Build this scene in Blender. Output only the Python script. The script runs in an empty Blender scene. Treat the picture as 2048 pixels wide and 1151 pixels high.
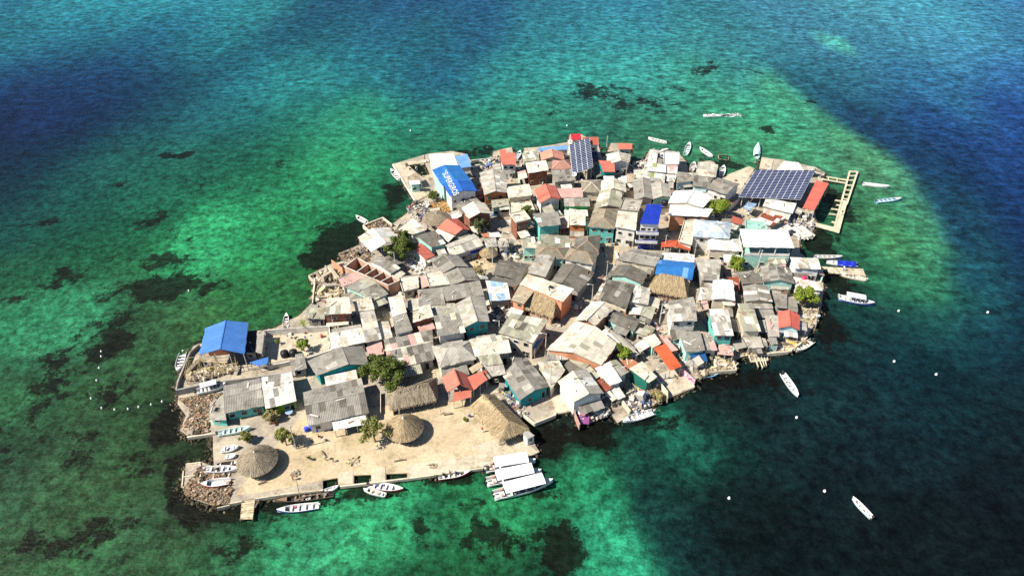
import bpy, bmesh, math, random
import numpy as np
from mathutils import Vector, Matrix
from mathutils.geometry import tessellate_polygon
R = math.radians
rnd = random.Random(7)
S = bpy.context.scene
C = S.collection

# ------------------------------------------------------------------ camera, sky, sun, exposure
cam = bpy.data.objects.new('camera', bpy.data.cameras.new('camera')); C.objects.link(cam)
cam.location = (0, 0, 116); cam.rotation_euler = (R(90 - 38), 0, 0)
cam.data.sensor_width = 36; cam.data.lens = 1420 / 2048 * 36
cam.data.clip_start = 1; cam.data.clip_end = 60000
S.camera = cam
SUN_EL, SUN_AZ = 46.0, 252.0           # degrees; azimuth the light comes from, measured clockwise from +Y
W = bpy.data.worlds.new('World'); S.world = W; W.use_nodes = True
nt = W.node_tree; nt.nodes.clear()
sky = nt.nodes.new('ShaderNodeTexSky'); sky.sky_type = 'NISHITA'; sky.sun_disc = False
sky.sun_elevation = R(SUN_EL); sky.sun_rotation = R(SUN_AZ)
sky.altitude = 1500; sky.air_density = .9; sky.dust_density = .5
bg = nt.nodes.new('ShaderNodeBackground'); bg.inputs['Strength'].default_value = 0.08
wo = nt.nodes.new('ShaderNodeOutputWorld')
nt.links.new(sky.outputs[0], bg.inputs[0]); nt.links.new(bg.outputs[0], wo.inputs[0])
sd = Vector((math.sin(R(SUN_AZ)) * math.cos(R(SUN_EL)), math.cos(R(SUN_AZ)) * math.cos(R(SUN_EL)), math.sin(R(SUN_EL))))
sun = bpy.data.objects.new('sun', bpy.data.lights.new('sun', 'SUN')); C.objects.link(sun)
sun.data.energy = 5.0; sun.data.angle = R(0.5); sun.data.color = (1.0, 0.94, 0.84)
sun.rotation_euler = sd.to_track_quat('Z', 'Y').to_euler(); sun.location = sd * 300
S.view_settings.view_transform = 'Standard'; S.view_settings.look = 'None'
S.view_settings.exposure = 0.68; S.view_settings.gamma = 1.0
S.cycles.use_denoising = False; S.cycles.max_bounces = 4; S.cycles.diffuse_bounces = 1
S.cycles.glossy_bounces = 2; S.cycles.transmission_bounces = 2

# ------------------------------------------------------------------ the plan, in metres
HOUSES = [
 ('gy',[(-70.39,116.87),(-60.5,117.06),(-62.72,127.8),(-72.06,125.91)],5,1.5,'b1','k','open sided pavilion with big blue gable roof on the western corner',{'open':1}),
 ('m',[(-61.58,119.8),(-59.16,119.8),(-60.84,127.15),(-62.97,126.94)],2.9,0.2,'x','g','dark lean-to roof against the blue gabled pavilion',{}),
 ('m',[(-59.22,119.95),(-57.41,119.37),(-58.97,127.15),(-60.62,127.01)],3,0.1,'p','g','narrow pale grey strip roof between dark lean-to and walled patio',{}),
 ('gx',[(-60.32,101.27),(-52.63,103.58),(-55.7,111.53),(-63.03,109.1)],2.8,0.8,'g+p.1','t','long grey corrugated house with turquoise front beside the stranded canopy boat',{'win':3}),
 ('m',[(-63.2,100.07),(-59.62,99.81),(-61.54,104.74),(-64.73,104.79)],2.3,0.2,'p','t','low pale corrugated annex with a dark roof hole above the rubble shore',{'hole':[(0.45,0.55,0.9,1.2)]}),
 ('gx',[(-52.06,102.41),(-46.08,104.75),(-49.12,113.34),(-55.44,111.63)],2.9,0.7,'w+g.12','n','cream corrugated house with bright green front wall',{'win':2}),
 ('gy',[(-43.12,111.84),(-32.35,115.4),(-34.7,121.64),(-46.22,116.7)],3.2,1.4,'g+p.06','T','grey gabled house with deep teal front beside the big tree',{'ro':0.62}),
 ('gx',[(-42.01,97.82),(-30.01,101.38),(-33.28,111.5),(-45.17,106.97)],3,0.9,'g+d.2+p.1','w','large grey sheet roofed house facing the sandy plaza',{'win':3}),
 ('m',[(-36.66,97.1),(-29.78,99.03),(-31.22,101.74),(-37.89,100.35)],2.3,0.3,'w','b2','white corrugated veranda roof over a blue counter on the plaza',{'open':1}),
 ('m',[(-49.16,113.98),(-46.27,115.14),(-47.45,118.27),(-50.74,117.42)],2.5,0.1,'g','g','small grey flat roof set in the patio wall',{}),
 ('m',[(-57.53,116.06),(-55.66,116.74),(-55.93,118.74),(-59.8,116.95)],2.2,0.25,'b1','w','light blue tarpaulin lean-to below the pavilion',{'open':1}),
 ('m',[(-45.16,130.2),(-38.57,130.91),(-40.26,136.72),(-45.54,136.35)],5.4,0.2,'e+c.5','k','raised red brick house with pale slab roof on pillars',{'win':1,'stilt':2.3}),
 ('m',[(-50.39,132.13),(-45.62,131.88),(-46.57,135.92),(-51.08,135.73)],2.7,0.2,'e','g','low moss stained roof beside the raised brick house',{}),
 ('m',[(-41.99,120.81),(-34.14,123.14),(-35.85,127.98),(-43.11,126.02)],3,0.3,'w+c.4','c','broad cream corrugated roof bordering the walled patio',{}),
 ('m',[(-37.67,133.59),(-33.76,134.4),(-35.45,139.03),(-39.99,137.7)],3.7,0.2,'c','w','cream sheet roof at the head of a narrow row',{}),
 ('m',[(-34.1,122.72),(-30.59,124.05),(-33.92,134.35),(-37.38,133.39)],3.2,0.3,'p+c.35+g.3','w','narrow patchwork roof of grey and cream sheets beside a dark alley',{}),
 ('m',[(-27.32,124.73),(-23.49,126.25),(-25.78,132.76),(-28.96,130.97)],4,0.15,'g','w','long white walled house roofed half grey half cream beside a dark alley',{}),
 ('m',[(-28.88,130.91),(-25.7,132.7),(-27.52,139.24),(-30.96,138.09)],4.2,0.15,'w+c.5','w','',{'join':1}),
 ('m',[(-23.64,128.44),(-18.96,130.7),(-20.18,135.09),(-24.24,133.55)],4.5,0.15,'c','k','brick fronted house with plain cream sheet roof',{'win':1}),
 ('m',[(-22.99,135.78),(-16.47,136.39),(-17.93,142.53),(-23.96,141.35)],3.6,0.6,'g+p.1','c','grey corrugated roof behind the cream roofed brick front',{}),
 ('m',[(-16.43,136.77),(-6.98,139.12),(-8.2,144.35),(-17.86,141.64)],4.4,0.5,'g','k','wide plain grey roof with a brick strip below it',{}),
 ('m',[(-32.87,118.74),(-29.51,119.79),(-30.58,123.55),(-33.96,121.58)],2.6,0.2,'k','c','small pink sheet roof behind the big tree',{}),
 ('gx',[(-27.59,114.14),(-17.66,117.41),(-19.04,127.56),(-30.17,124)],3,0.9,'g+c.12+k.15+d.2','g','grey patchwork gable with a cream ridge above the big tree',{'cap':'c'}),
 ('hx',[(-16.23,114.26),(-8.13,116.96),(-9.31,123.15),(-18.56,121.16)],3.6,1.7,'p','c','pale hip roofed house behind the salmon roofed kiosk',{'win':2}),
 ('gx',[(-8.41,117.31),(-0.13,118.8),(-1.4,124.75),(-10.05,122.81)],4,0.8,'c+g.14','c','cream gabled house with scattered grey sheets behind the kiosk',{'win':2}),
 ('m',[(-6.28,114.56),(-1.99,115.2),(-3.07,118.48),(-7.95,117.39)],3.8,0.2,'e','w','mossy sheet roof stepping down from the cream gable',{}),
 ('m',[(-4.52,111.64),(-1.3,112.29),(-2,115.4),(-6.06,114.5)],3.4,0.15,'p','x','pale flat roof over a dark doorway above the laundry yard',{'win':1}),
 ('gy',[(-13.83,107.02),(-8.63,107.53),(-10.23,112.58),(-15.39,111.46)],3.2,2,'s','c','salmon gabled kiosk facing the sandy plaza',{'open':1}),
 ('m',[(-8.44,107.88),(-5.4,111.08),(-6.82,113.44),(-9.96,111.56)],2.9,0.2,'s','w','',{'open':1,'join':1}),
 ('m',[(-12.66,104.97),(-8.82,106.36),(-8.93,107.97),(-12.52,108.06)],2.5,0.3,'s','w','',{'open':1,'join':1}),
 ('gy',[(1.71,104.78),(8.18,108.76),(3.2,118.05),(-2.11,112.59)],3,1,'g+p.25+d.2','T2','grey gable with teal end wall by the laundry yard',{}),
 ('gy',[(-10.87,125.63),(-5.39,127.69),(-6.93,137.39),(-13.78,134.33)],5.4,1,'p+e.25','T2','two storey teal house with cream gable and white balustrade',{'win':2}),
 ('m',[(-19.09,132.72),(-13.16,133.71),(-14.22,137.04),(-20.29,136.7)],3.2,0.2,'e+p.3','g','mossy low roof tucked beside the teal two storey house',{}),
 ('m',[(-17.14,123.17),(-10.82,124.69),(-12.5,131.27),(-18.82,129.94)],4.9,0.4,'g+c.06','w','grey sheet roof with one cream patch over a blue veranda',{'win':2}),
 ('m',[(-5.46,137.27),(-0.36,137.78),(-1.17,143.77),(-6.8,144.87)],4,0.5,'l+w.4','g','roof patched in sky blue and white sheets',{'win':1}),
 ('m',[(1.95,141.19),(12.46,134.15),(15.45,138.83),(3.97,145.04)],6.2,0.3,'c+w.1','o','high cream flat roof with a black opening above the thatch slope',{'hole':[(0.6,0.6,1.4,1)]}),
 ('m',[(-0.21,136.11),(2.89,134.41),(5.35,138.59),(1.99,141.51)],5.2,0.5,'q','o','salmon walled wing with tan roof and one square window',{'win':1}),
 ('m',[(-3.1,123.63),(4.83,120.04),(8.58,127.68),(-0.28,130.36)],5.6,0.3,'e+c.25+d.15','c','large weathered corner building with striped roof at the alley fork',{'win':3}),
 ('m',[(-0.79,124.63),(5.35,120.64),(7.48,124.38),(4.88,122.17)],3.1,0.5,'l+w.3','w','pale blue awning wrapped round the corner building',{'open':1}),
 ('m',[(-5.92,146.66),(0.78,143.13),(2.46,146.4),(-4.83,148.35)],3,0.2,'d','g','dark low roof behind the sky blue patched roof',{}),
 ('gx',[(-4.85,149.37),(2.34,146.66),(4.92,153.63),(-3.44,155.78)],3.2,0.8,'d','c','dark grey gable beside the sunlit courtyard',{}),
 ('m',[(4.05,148.05),(8.71,146.33),(11.77,155.39),(7.05,156.88)],4.6,0.3,'p+g.15','c','light grey stepped roof between two dark gables',{}),
 ('gy',[(10.08,145.38),(16.84,141.24),(21.69,149.6),(13.67,153.44)],3.6,1,'d+p.05','g','dark gabled house along the main alley',{'ro':0.4}),
 ('hx',[(13.76,153.56),(21.44,151.09),(23.42,156.7),(15.77,158.96)],5,1.5,'q2','w','hip roof with terracotta ridges over a white wall on the main alley',{'cap':'cp'}),
 ('hy',[(16.85,157.83),(23.39,157.47),(24.65,165.21),(17.74,164.74)],4.8,1.5,'d','g','dark hip roof north of the terracotta ridged house',{'cap':'cp'}),
 ('hx',[(6.29,155.63),(13.88,154.26),(15.48,159.49),(6.49,159.46)],4.6,1.3,'q2','m','olive brown hip roof with a mint wall',{'cap':'cp','win':2}),
 ('m',[(7.88,159.61),(15.92,159.61),(15.95,164.94),(7.97,165.72)],4.6,0.2,'e2+w.12','g','mossy flat roof with white patches',{}),
 ('m',[(3.01,159.09),(6.74,159.32),(6.2,164.25),(2.91,163.67)],4.8,0.2,'e+c.4','m','small two storey mint house with pale mossy roof',{'win':2}),
 ('m',[(-6.74,162.14),(-4.1,162.37),(-4.61,166.42),(-7.42,166.02)],3,0.2,'p','w','small pale roof behind the little thatched parasol',{}),
 ('m',[(-3.74,161.85),(-0.84,162.08),(-1.18,164.94),(-4.07,164.75)],3.2,0.2,'w+p.4','w','white corrugated roof over an open upper terrace',{}),
 ('m',[(-7.88,167.09),(-2.86,167.64),(-3.77,169.58),(-8.86,168.78)],2.8,0.2,'w+u2.5','g','roof striped in rust and white sheets',{}),
 ('gy',[(-12.37,172.84),(-5.88,175.6),(-8.12,181.72),(-14.82,178.82)],5.4,1.2,'c','k','tall cream gabled house with brick front behind a round tree',{'win':1}),
 ('gy',[(-15.91,167.34),(-12.07,170.16),(-16.03,176.43),(-21.39,171.31)],3.4,1.2,'s','g','salmon gable beside the dry tree and round thatch',{'ro':0.5}),
 ('gx',[(-15.96,157.53),(-7.95,162.32),(-10.62,167.86),(-18.61,162.18)],3.5,0.7,'p+c.3+g.2','w','grey and cream panelled roof above the blue tarpaulin',{}),
 ('m',[(-11.1,159.95),(-8.45,161.88),(-8.73,162.6),(-11.7,160.69)],2.3,0.3,'B','w','dark blue tarpaulin awning beside the thatched parasol',{'open':1}),
 ('gy',[(-18.2,149.72),(-11.62,152.5),(-15.03,157.94),(-22.11,156.06)],3.3,1.1,'g+d.2','g','dark grey gable west of the sunlit courtyard',{}),
 ('gy',[(-15.74,144.68),(-8.46,146.8),(-10.67,152.51),(-18.19,149.84)],3,0.9,'g','g','lower grey gable running on toward the wide plain roof',{}),
 ('f',[(1.19,169.46),(5.27,171.28),(3.36,176.07),(-0.79,174.18)],6.2,0,'c','k2','tall bare brick tower house with cream flat roof',{'win':2}),
 ('gx',[(7.66,169.26),(13.87,170.53),(13.39,177.31),(6,176.17)],5,0.8,'g+w.06','t','grey gabled house with turquoise upper storey next to brick tower',{'win':3}),
 ('m',[(9.39,177.74),(12.73,178.51),(11.66,182.29),(8.9,180.2)],4.4,0.2,'e','c','small mossy roof below the salmon cross gabled house',{}),
 ('m',[(-6.02,182.08),(-0.78,183.58),(-1.13,187.05),(-6.31,185.99)],3.4,0.25,'e+c.4','m','pale patched veranda roof below the orange brick gable',{'win':2}),
 ('f',[(-0.61,179.21),(6.88,180.57),(5.57,187.32),(-1.05,187.07)],3,0,'c','c','flat concrete roof terrace with drying clothes',{}),
 ('gy',[(-8.32,185.96),(-1.6,187.49),(-2.05,201.29),(-10.15,200.03)],5.4,1,'p+w.1','o2','grey whitewashed gable with orange brick end wall',{'win':2}),
 ('gx',[(-1.07,185.25),(6.13,187.03),(5.25,193.7),(-2.01,191.56)],4.9,0.6,'c','c','long cream roof with two dark shutters beneath',{'win':2}),
 ('m',[(-3.28,205.27),(1.4,205.52),(0.95,212.6),(-3.98,212.02)],5.4,0.5,'s','w','narrow salmon roofed house on the north shore',{'win':2}),
 ('m',[(-4.08,214.33),(-1.76,214.64),(-1.92,216.72),(-4.2,216.62)],4.6,0.3,'s','w','',{'join':1}),
 ('m',[(4.09,211.54),(9.19,213.1),(8.92,220.06),(3.27,217.31)],3,0.2,'e+w.3','g','stained flat roof beside the upturned shore boat',{}),
 ('m',[(5.09,200.38),(11.8,202.56),(11.06,208.24),(4.33,206.37)],5,0.4,'w+c.3','k','white roofed house with rough brick front',{'win':2}),
 ('m',[(9.15,217.52),(19.27,218.87),(19,221.18),(8.82,219.31)],4,0.3,'b3','w','long light blue roof strip on the north shore',{}),
 ('gy',[(9.6,208.99),(17.15,208.99),(16.85,214.87),(9.48,214.5)],5,1.3,'s3','c','pale salmon gable in front of the blue roof strip',{}),
 ('hx',[(12.69,202.33),(19.31,203.41),(18.63,208.82),(13.45,208.61)],5.2,1.1,'u3','g','pinkish tile hip roof beside the upright solar array',{'cap':'k'}),
 ('m',[(13.15,196.32),(20.23,197.25),(19.17,201.82),(12.46,200.84)],4.2,1.6,'g+d.2','g','slate grey sloping roof with two dark slots and a satellite dish',{'hole':[(0.35,0.3,0.9,0.35),(0.7,0.3,0.9,0.35)]}),
 ('m',[(20.31,221.75),(23.68,222.31),(23.64,225.47),(20.2,225.13)],6,0.5,'R','w','small crimson roofed hut standing over the north shore',{'win':1}),
 ('m',[(19.42,222.26),(23.91,222.99),(23.97,225.57),(19.21,224.77)],4.2,0.2,'w','w','white landing roof below the crimson hut',{}),
 ('m',[(23.97,218.66),(29.35,218.33),(29.5,222.97),(24.09,222.81)],6,0.5,'s2','w','brownish salmon roof half hidden by the upright solar array',{'win':2}),
 ('m',[(27.02,212.77),(28.84,212.77),(29.18,220.04),(27.09,219.82)],2.9,0.2,'B2','g','navy shade cloth east of the upright solar array',{'open':1}),
 ('gx',[(29.25,202.34),(32.99,202.34),(33.58,209.62),(28.46,209.93)],4.4,0.5,'s','T','salmon roof over a dark teal wall east of the solar array',{}),
 ('m',[(35.53,215.79),(40.12,215.58),(40.71,219.01),(35.76,219.34)],5.6,0.4,'s','m','coral roofed mint house at the north shore landing',{'win':2}),
 ('gy',[(32.81,207.48),(38.26,208.24),(39.7,214.03),(31.21,213.92)],4.6,0.9,'c+p.3','w','pale gable behind the coral roofed mint house',{}),
 ('gy',[(8.36,181.35),(14.5,183.55),(13.4,191.73),(6.88,189.48)],5.4,1.3,'s+s2.2','w','large salmon gable with crossing dormer in the island middle',{'win':1}),
 ('m',[(14.31,185.68),(21.51,186.02),(21.54,190.9),(13.75,190.45)],4.8,0.4,'k','c','pale pink long roof joined to the salmon gable',{}),
 ('m',[(15.55,181.65),(23.22,181.77),(23.35,185.93),(15.63,185.67)],4.2,0.4,'g+p.2','n2','grey corrugated roof over a bright green wall',{'win':1}),
 ('p',[(21.56,188.71),(27.09,188.4),(27.97,196.11),(21.42,195.83)],5,1.3,'q2','c','olive pyramid roof over an open balcony',{'cap':'c','win':2}),
 ('gy',[(27.15,188.6),(34.53,187.93),(35.11,194.34),(27.96,194.94)],5.4,1.1,'c','c','smooth cream gable north of the greenish gable',{}),
 ('gy',[(24.1,178.59),(32.01,179.19),(33.3,188.01),(27.06,189.4)],5.2,1,'e+c.35','c','greenish translucent gable with cream skirt',{}),
 ('m',[(16.39,170.46),(20.92,170.03),(21.48,177.06),(16.8,178.62)],5,0.3,'c','o2','cream roof over an orange brick end wall with a small window',{'win':1}),
 ('hy',[(21.6,168.84),(28.99,167.78),(31.27,178.34),(24.2,178.89)],5.3,1.4,'q2','t','olive hip roof above a turquoise balcony house',{'cap':'cp','win':3}),
 ('m',[(29.05,167.64),(34.57,165.96),(36.22,174.74),(30.68,175.81)],6,0.3,'c+p.05','w','square cream roof joined to the blue topped building',{'win':2}),
 ('m',[(35.21,165.17),(40.33,164.75),(43.02,174.76),(38.59,174.85)],8.8,0.2,'B','w2','tallest white building with vivid blue flat roof and blue bands',{'win':3,'bands':1}),
 ('f',[(31.32,176.98),(36.7,176.08),(38.82,182.41),(33.35,183.41)],5.8,0,'p','c','concrete roof terrace with four dark vents behind the cream square roof',{}),
 ('gy',[(36.76,184.02),(42.38,184.58),(43.44,196.69),(38.11,196.22)],5,0.8,'g','c','slim grey gable with white ridge west of paired roofs',{'cap':'p'}),
 ('gy',[(42.29,184.32),(48,185.74),(48.62,193.17),(43.22,194.09)],5,0.7,'p+g.2','m','pale grey gable with mint end wall near the black water tank',{}),
 ('gy',[(46.11,180.38),(55.76,177.89),(60.44,184.92),(49.28,187.67)],6,1,'W','c','great white gable north of the crowned tree',{}),
 ('m',[(45.41,175.17),(56.53,174.18),(58.92,177.9),(46.9,180.89)],5.2,0.3,'W','o','broad white sheet roof over orange walls',{}),
 ('f',[(45.98,162.61),(49.31,160.83),(52.89,173.48),(49.54,172.78)],4.6,0,'c','c','plain cream slab roof beside the red gabled canopy',{}),
 ('gy',[(41.37,162.3),(49,160.6),(50.15,163.73),(42.43,165.47)],2.9,0.7,'r','w','orange red canopy with open front near the blue topped building',{'open':1}),
 ('gx',[(37.38,148.53),(46.64,146.04),(48.82,153.33),(39.2,154.75)],4,0.9,'b2+b3.1','w','bright blue corrugated roof above the thatched hall',{}),
 ('gx',[(28.04,155.25),(37.98,151.91),(41.06,157.21),(33.32,160.09)],3.8,0.7,'g+p.08','c','long grey roof with pale battens south of the blue topped building',{'cap':'p'}),
 ('m',[(40.58,155.52),(48.9,154.15),(49.66,157.67),(40.82,158.41)],3.4,0.2,'w+k.1','w','long whitish roof with small hatches behind the bright blue roof',{}),
 ('gx',[(48.91,145.83),(53.34,145.28),(56.08,154.61),(49.04,155.2)],4,0.7,'p+g.3','g','pale grey ribbed gable east of the bright blue roof',{}),
 ('gy',[(25.74,148.18),(33.57,144.71),(35.62,149.47),(28.5,153.16)],3.5,1,'d','m','dark gable with mint end wall by the main alley',{'ro':0.4}),
 ('gx',[(21.75,138.93),(28.38,134.93),(31.58,144.11),(24.95,146.5)],3.5,0.9,'d+g.2','c','olive grey gable with cream side wall on the main alley',{}),
 ('gx',[(29.07,138.05),(33.85,136.39),(35.46,143.13),(31.62,144.57)],3.3,0.7,'p+w.45','w','pale flat gable between olive roof and thatched hall',{}),
 ('gy',[(15.16,129.03),(19.66,127.32),(24.81,133.52),(19.89,136.41)],4.5,1.1,'c','o','upper cream gable of the big hall by the main alley',{'ro':0.55}),
 ('gy',[(7.87,118.88),(19.85,113.91),(24.21,121.14),(15.53,129.03)],4.5,1.4,'c+e.05','o','largest cream gabled hall in the island middle',{'ro':0.47,'win':3}),
 ('m',[(7.52,116.56),(12.72,117.01),(13.76,119.95),(8.24,120.27)],3.4,0.3,'p+g.35+e.2','c','patchwork grey lean-to at the foot of the cream hall',{}),
 ('m',[(12.59,117.39),(16.27,113.98),(17.68,115.44),(14.34,120.02)],3.2,0.3,'e+g.2','c','moss green lean-to at the foot of the cream hall',{}),
 ('gx',[(22.9,131.18),(29.19,126.85),(31.38,130.92),(25.05,134.94)],3.1,0.8,'d','m','dark gable with mint side wall behind the cream hall',{}),
 ('m',[(29.31,126.87),(32.35,125.32),(33.75,127.02),(30.63,128.43)],2.7,0.2,'e+p.5','c','small pale shed roof among yard clutter',{}),
 ('m',[(31.32,133.06),(34.09,131.46),(35.74,135.83),(32.38,136.17)],3,0.2,'e','w','mossy shed roof beside the dark slatted yard',{}),
 ('m',[(27.76,118.66),(29.39,119.53),(23.2,128.45),(21.74,129.91)],2.7,0.1,'p+g.2','c','long narrow strip roof running past the round tree',{}),
 ('m',[(32.66,121.2),(34.91,122.87),(33.74,125.93),(30.88,124.37)],3,0.2,'c','m','cream roofed cottage with mint side beside the orange canopy',{'win':1}),
 ('m',[(36.71,120.06),(38.41,120.49),(36.38,124.52),(34.68,125.63)],3,0.2,'k','k','dusty pink strip roof behind the orange canopy',{}),
 ('m',[(35.38,113.86),(38.18,115.1),(35.69,122.3),(32.76,120.82)],3.1,0.2,'r2','w','bright orange red flat canopy over the shore terrace',{'open':1}),
 ('gx',[(37.76,128.01),(43.94,128.11),(44.95,136.87),(38.3,135.17)],5.4,0.7,'p+g.35+c.2','w','two storey white house with stained grey and cream gable',{'win':2}),
 ('m',[(39.63,118.67),(44.24,119.28),(44.31,125.59),(39.18,125.07)],4,0.3,'g+e.08','m','grey roofed mint house above the blue tarpaulin',{'win':1}),
 ('m',[(41.23,117.1),(44.59,117.33),(44.52,119.84),(40.85,119.2)],2.5,0.4,'b4','w','deep blue tarpaulin over the shore workshop',{'open':1}),
 ('m',[(44.54,120.16),(47.39,120.28),(47.24,124.8),(44.55,125.72)],3.2,0.3,'g+k.25','c','narrow grey roof fading to pink beside the mint house',{}),
 ('m',[(46.93,122.99),(51.44,123.08),(52.29,132.22),(47.69,132.22)],5.2,0.3,'w+p.4','t','pale roofed two storey turquoise house near the east shore',{'win':3}),
 ('gy',[(49.53,136.47),(54.84,135.75),(56.31,144.03),(51.3,144.03)],5.2,0.4,'W','c','bright white gabled house with a seam down the middle',{}),
 ('m',[(52.05,135.46),(55.02,135.09),(55.24,136.74),(52.16,137.02)],4.2,0.2,'c','c','',{'join':1}),
 ('m',[(56.77,142.56),(58.17,142.56),(59.41,148.07),(56.32,148.07)],3,0.2,'u','g','rust brown strip roof between grey roofs',{}),
 ('gy',[(57.9,136.89),(64.72,136.76),(65.14,143.58),(59,143.22)],4,0.6,'g+w.06','c','sagging grey gable with a white torn sheet',{}),
 ('m',[(59.32,145.22),(65.3,145.54),(64.89,149.43),(59.6,148.95)],3.2,0.2,'d','g','dark grey roof east of the rust brown strip',{}),
 ('m',[(59.79,135.43),(64.72,135.6),(64.8,137.68),(59.2,137.51)],3,0.3,'g+p.3','m','low grey eave over a mint wall below the sagging gable',{'win':1}),
 ('m',[(54.3,124.86),(58.28,124.83),(58.86,134.89),(55.2,134.55)],5,0.3,'e+c.3+g.15','c','mossy patchwork roof on a two storey cream house',{'win':2}),
 ('m',[(54.97,121.66),(58.62,121.93),(58.76,125.58),(54.57,124.97)],2.6,0.2,'p+w.2','g','weathered plank roof at the east shore stilts',{}),
 ('m',[(65.46,135.57),(68,135.07),(69.43,140.27),(65.86,140.98)],3.3,0.3,'g','g','plain grey roof by the shore tree',{}),
 ('m',[(60.6,125.11),(63.13,125.14),(65.08,132.66),(61.7,132.43)],3,0.2,'p+k.3','w','pale grey roof with pink sheets beside the coral gable',{}),
 ('gy',[(63.71,127.65),(68.33,126.71),(70.03,132.57),(65.26,133.66)],3.5,1,'s4','m2','coral red gable with pale blue end on the east shore',{}),
 ('gy',[(64.51,144.85),(72.49,144.19),(73.18,151.08),(65.84,151.66)],4,1,'g+d.2','m','big dark grey gable with mint end near the east pier',{}),
 ('m',[(74.26,150.38),(81.14,149.88),(81.8,154.27),(74.48,154.91)],4.4,0.3,'w+e.3','w2','white house with half mossy roof at the foot of the east pier',{'win':2}),
 ('m',[(72.68,143.2),(79.29,142.24),(79.24,145.46),(73.32,147.85)],3.2,0.3,'k2','w','very pale pink roof at the east shore',{'win':2}),
 ('m',[(69,154.29),(73.62,154.16),(73.93,157.01),(69.26,157.23)],3,0.2,'e+c.3','c','tan shed roof before the mint house',{}),
 ('m',[(69.51,156.38),(74.97,156.21),(75.82,158.63),(69.78,158.41)],3.4,0.2,'w','m','narrow white roof joined to the mint house',{}),
 ('m',[(61.94,156.44),(75.32,155.9),(75.95,164.01),(62.81,164.56)],7,0.4,'W','m','great white roof over the mint building with an open upper terrace',{'win':3,'terrace':1}),
 ('f',[(65.23,166.51),(71.48,166.36),(71.34,169.52),(66.51,171.05)],6,0,'m','m','flat mint green slab behind the great white roof',{}),
 ('hx',[(50.05,163.96),(59.93,162.65),(62.41,170.83),(52.53,172.53)],5.4,1.4,'l2+w.4','w','hip roof striped in pale blue and white',{'win':2}),
 ('hx',[(53.61,159.01),(62.31,158.04),(63.36,163.77),(54.73,164.68)],4.4,1.1,'w','c','whitish hip roof on a cream house with louvred windows',{'win':3}),
 ('m',[(70.98,173.63),(74.4,170.81),(80.09,175.29),(73.44,177.53)],4.2,0.3,'u+w.3','g','rust red patched roof beside the plank pile',{}),
 ('m',[(63.59,174.57),(65.85,172.81),(67.72,174.97),(64.71,177.19)],3.4,0.3,'s2','w','tiny brick red roof east of the crowned tree',{}),
 ('m',[(75.2,182.97),(82.93,178.81),(85.67,184.07),(77.38,187.21)],3.4,0.3,'w','w','plain white roof in front of the big solar array',{}),
 ('m',[(69.54,182.97),(71.15,181.15),(74,184.64),(71.42,185.8)],3,0.2,'l+w.3','c','small sky blue sheet awning by the big solar array',{'open':1}),
 ('m',[(86.24,180.55),(89.12,178.99),(98.84,194.69),(95.47,196.44)],4.4,0.2,'s4','g','long coral flat roof beside the northeast boat dock',{'open':1}),
 ('m',[(85.46,204.48),(94.49,204.48),(94.04,209.04),(89.49,209.76)],3.8,0.4,'W','w','white roof north of the big solar array',{}),
 ('m',[(95.19,206.13),(98.5,205.83),(99.46,207.93),(95.78,208.53)],3,0.2,'p','g','narrow grey roof at the northeast corner',{}),
 ('gx',[(59.26,188.65),(64.35,185.14),(69.87,191.2),(64.21,195.38)],6.2,0.8,'g','w','tall grey curved roof house west of the big solar array',{'win':3,'dk':1}),
 ('m',[(56.38,194.28),(60.81,193.13),(63.64,198.42),(57.84,200.04)],4,0.4,'g+d.2','m2','grey roof with pale blue front beside the curved roof house',{'win':2}),
 ('m',[(51.56,195.66),(56.98,197.06),(58.36,201.19),(52.96,202.26)],4,0.4,'g','m2','grey shed roof above blue doors',{'win':2}),
 ('m',[(43.72,204.13),(49.63,202.91),(50.21,207.26),(44.71,209.28)],3.8,0.3,'w+n3.25','w','white roof with lime green strips on the north side',{}),
 ('m',[(42.87,198.12),(48.06,196.72),(49.26,202.07),(43.65,203.53)],3.4,0.3,'p+n3.1+w.3','g','pale slatted roof south of the lime striped roof',{}),
 ('m',[(49.58,203.15),(53.15,202.91),(54.53,208.59),(50.71,209.2)],3.4,0.2,'w+k.2','w','white and pink sheet roof east of the lime striped roof',{}),
 ('f',[(49.77,208.12),(54.7,208.37),(56.32,216.43),(51.06,216.53)],3.8,0,'W','w','square white roof slab on the north shore',{}),
 ('m',[(44.99,211.85),(47.74,210.31),(49.58,218.54),(47.26,220.38)],2.9,0.2,'w+p.3','w','crooked white shed roof on the north shore',{}),
 ('m',[(49.1,199.18),(51.77,198.71),(53.27,203.24),(49.73,203.73)],2.8,0.2,'w+p.2','w','small white shed south of the pink sheet roof',{}),
 ('m',[(39.26,201.93),(43.49,201.45),(44.28,206.86),(39.82,206.26)],2.6,0.2,'w+c.5','c','soft cream roof beside the orange clutter yard',{}),
 ('m',[(36.47,198.31),(38.68,199.06),(40.05,203.51),(37.31,203.99)],2.6,0.2,'q','g','tan palm mat roof by a lamp post',{}),
 ('m',[(59.18,203.58),(65.57,201.93),(68.23,210.09),(62.28,211.62)],2.6,0.2,'p+c.4','w','pale stained slab roof at the north shore inlet',{}),
 ('gy',[(12.95,102.86),(19.45,105.5),(16.35,112.75),(10.02,109.12)],4.4,1.2,'c2','w','cream and white gabled house standing at the south shore',{'ro':0.5,'rs':'p+w.4'}),
 ('m',[(8.38,107.9),(11.77,113.6),(10.67,116.47),(5.68,115.87)],3.2,0.3,'p+e.3+c.3','c','patchwork pale roof beside the tall light pole',{}),
 ('m',[(21.47,108.36),(24.01,109.69),(21.95,115.46),(18.39,113.22)],3.9,0.3,'W','w','dazzling white roof with rust coloured fringe',{}),
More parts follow.
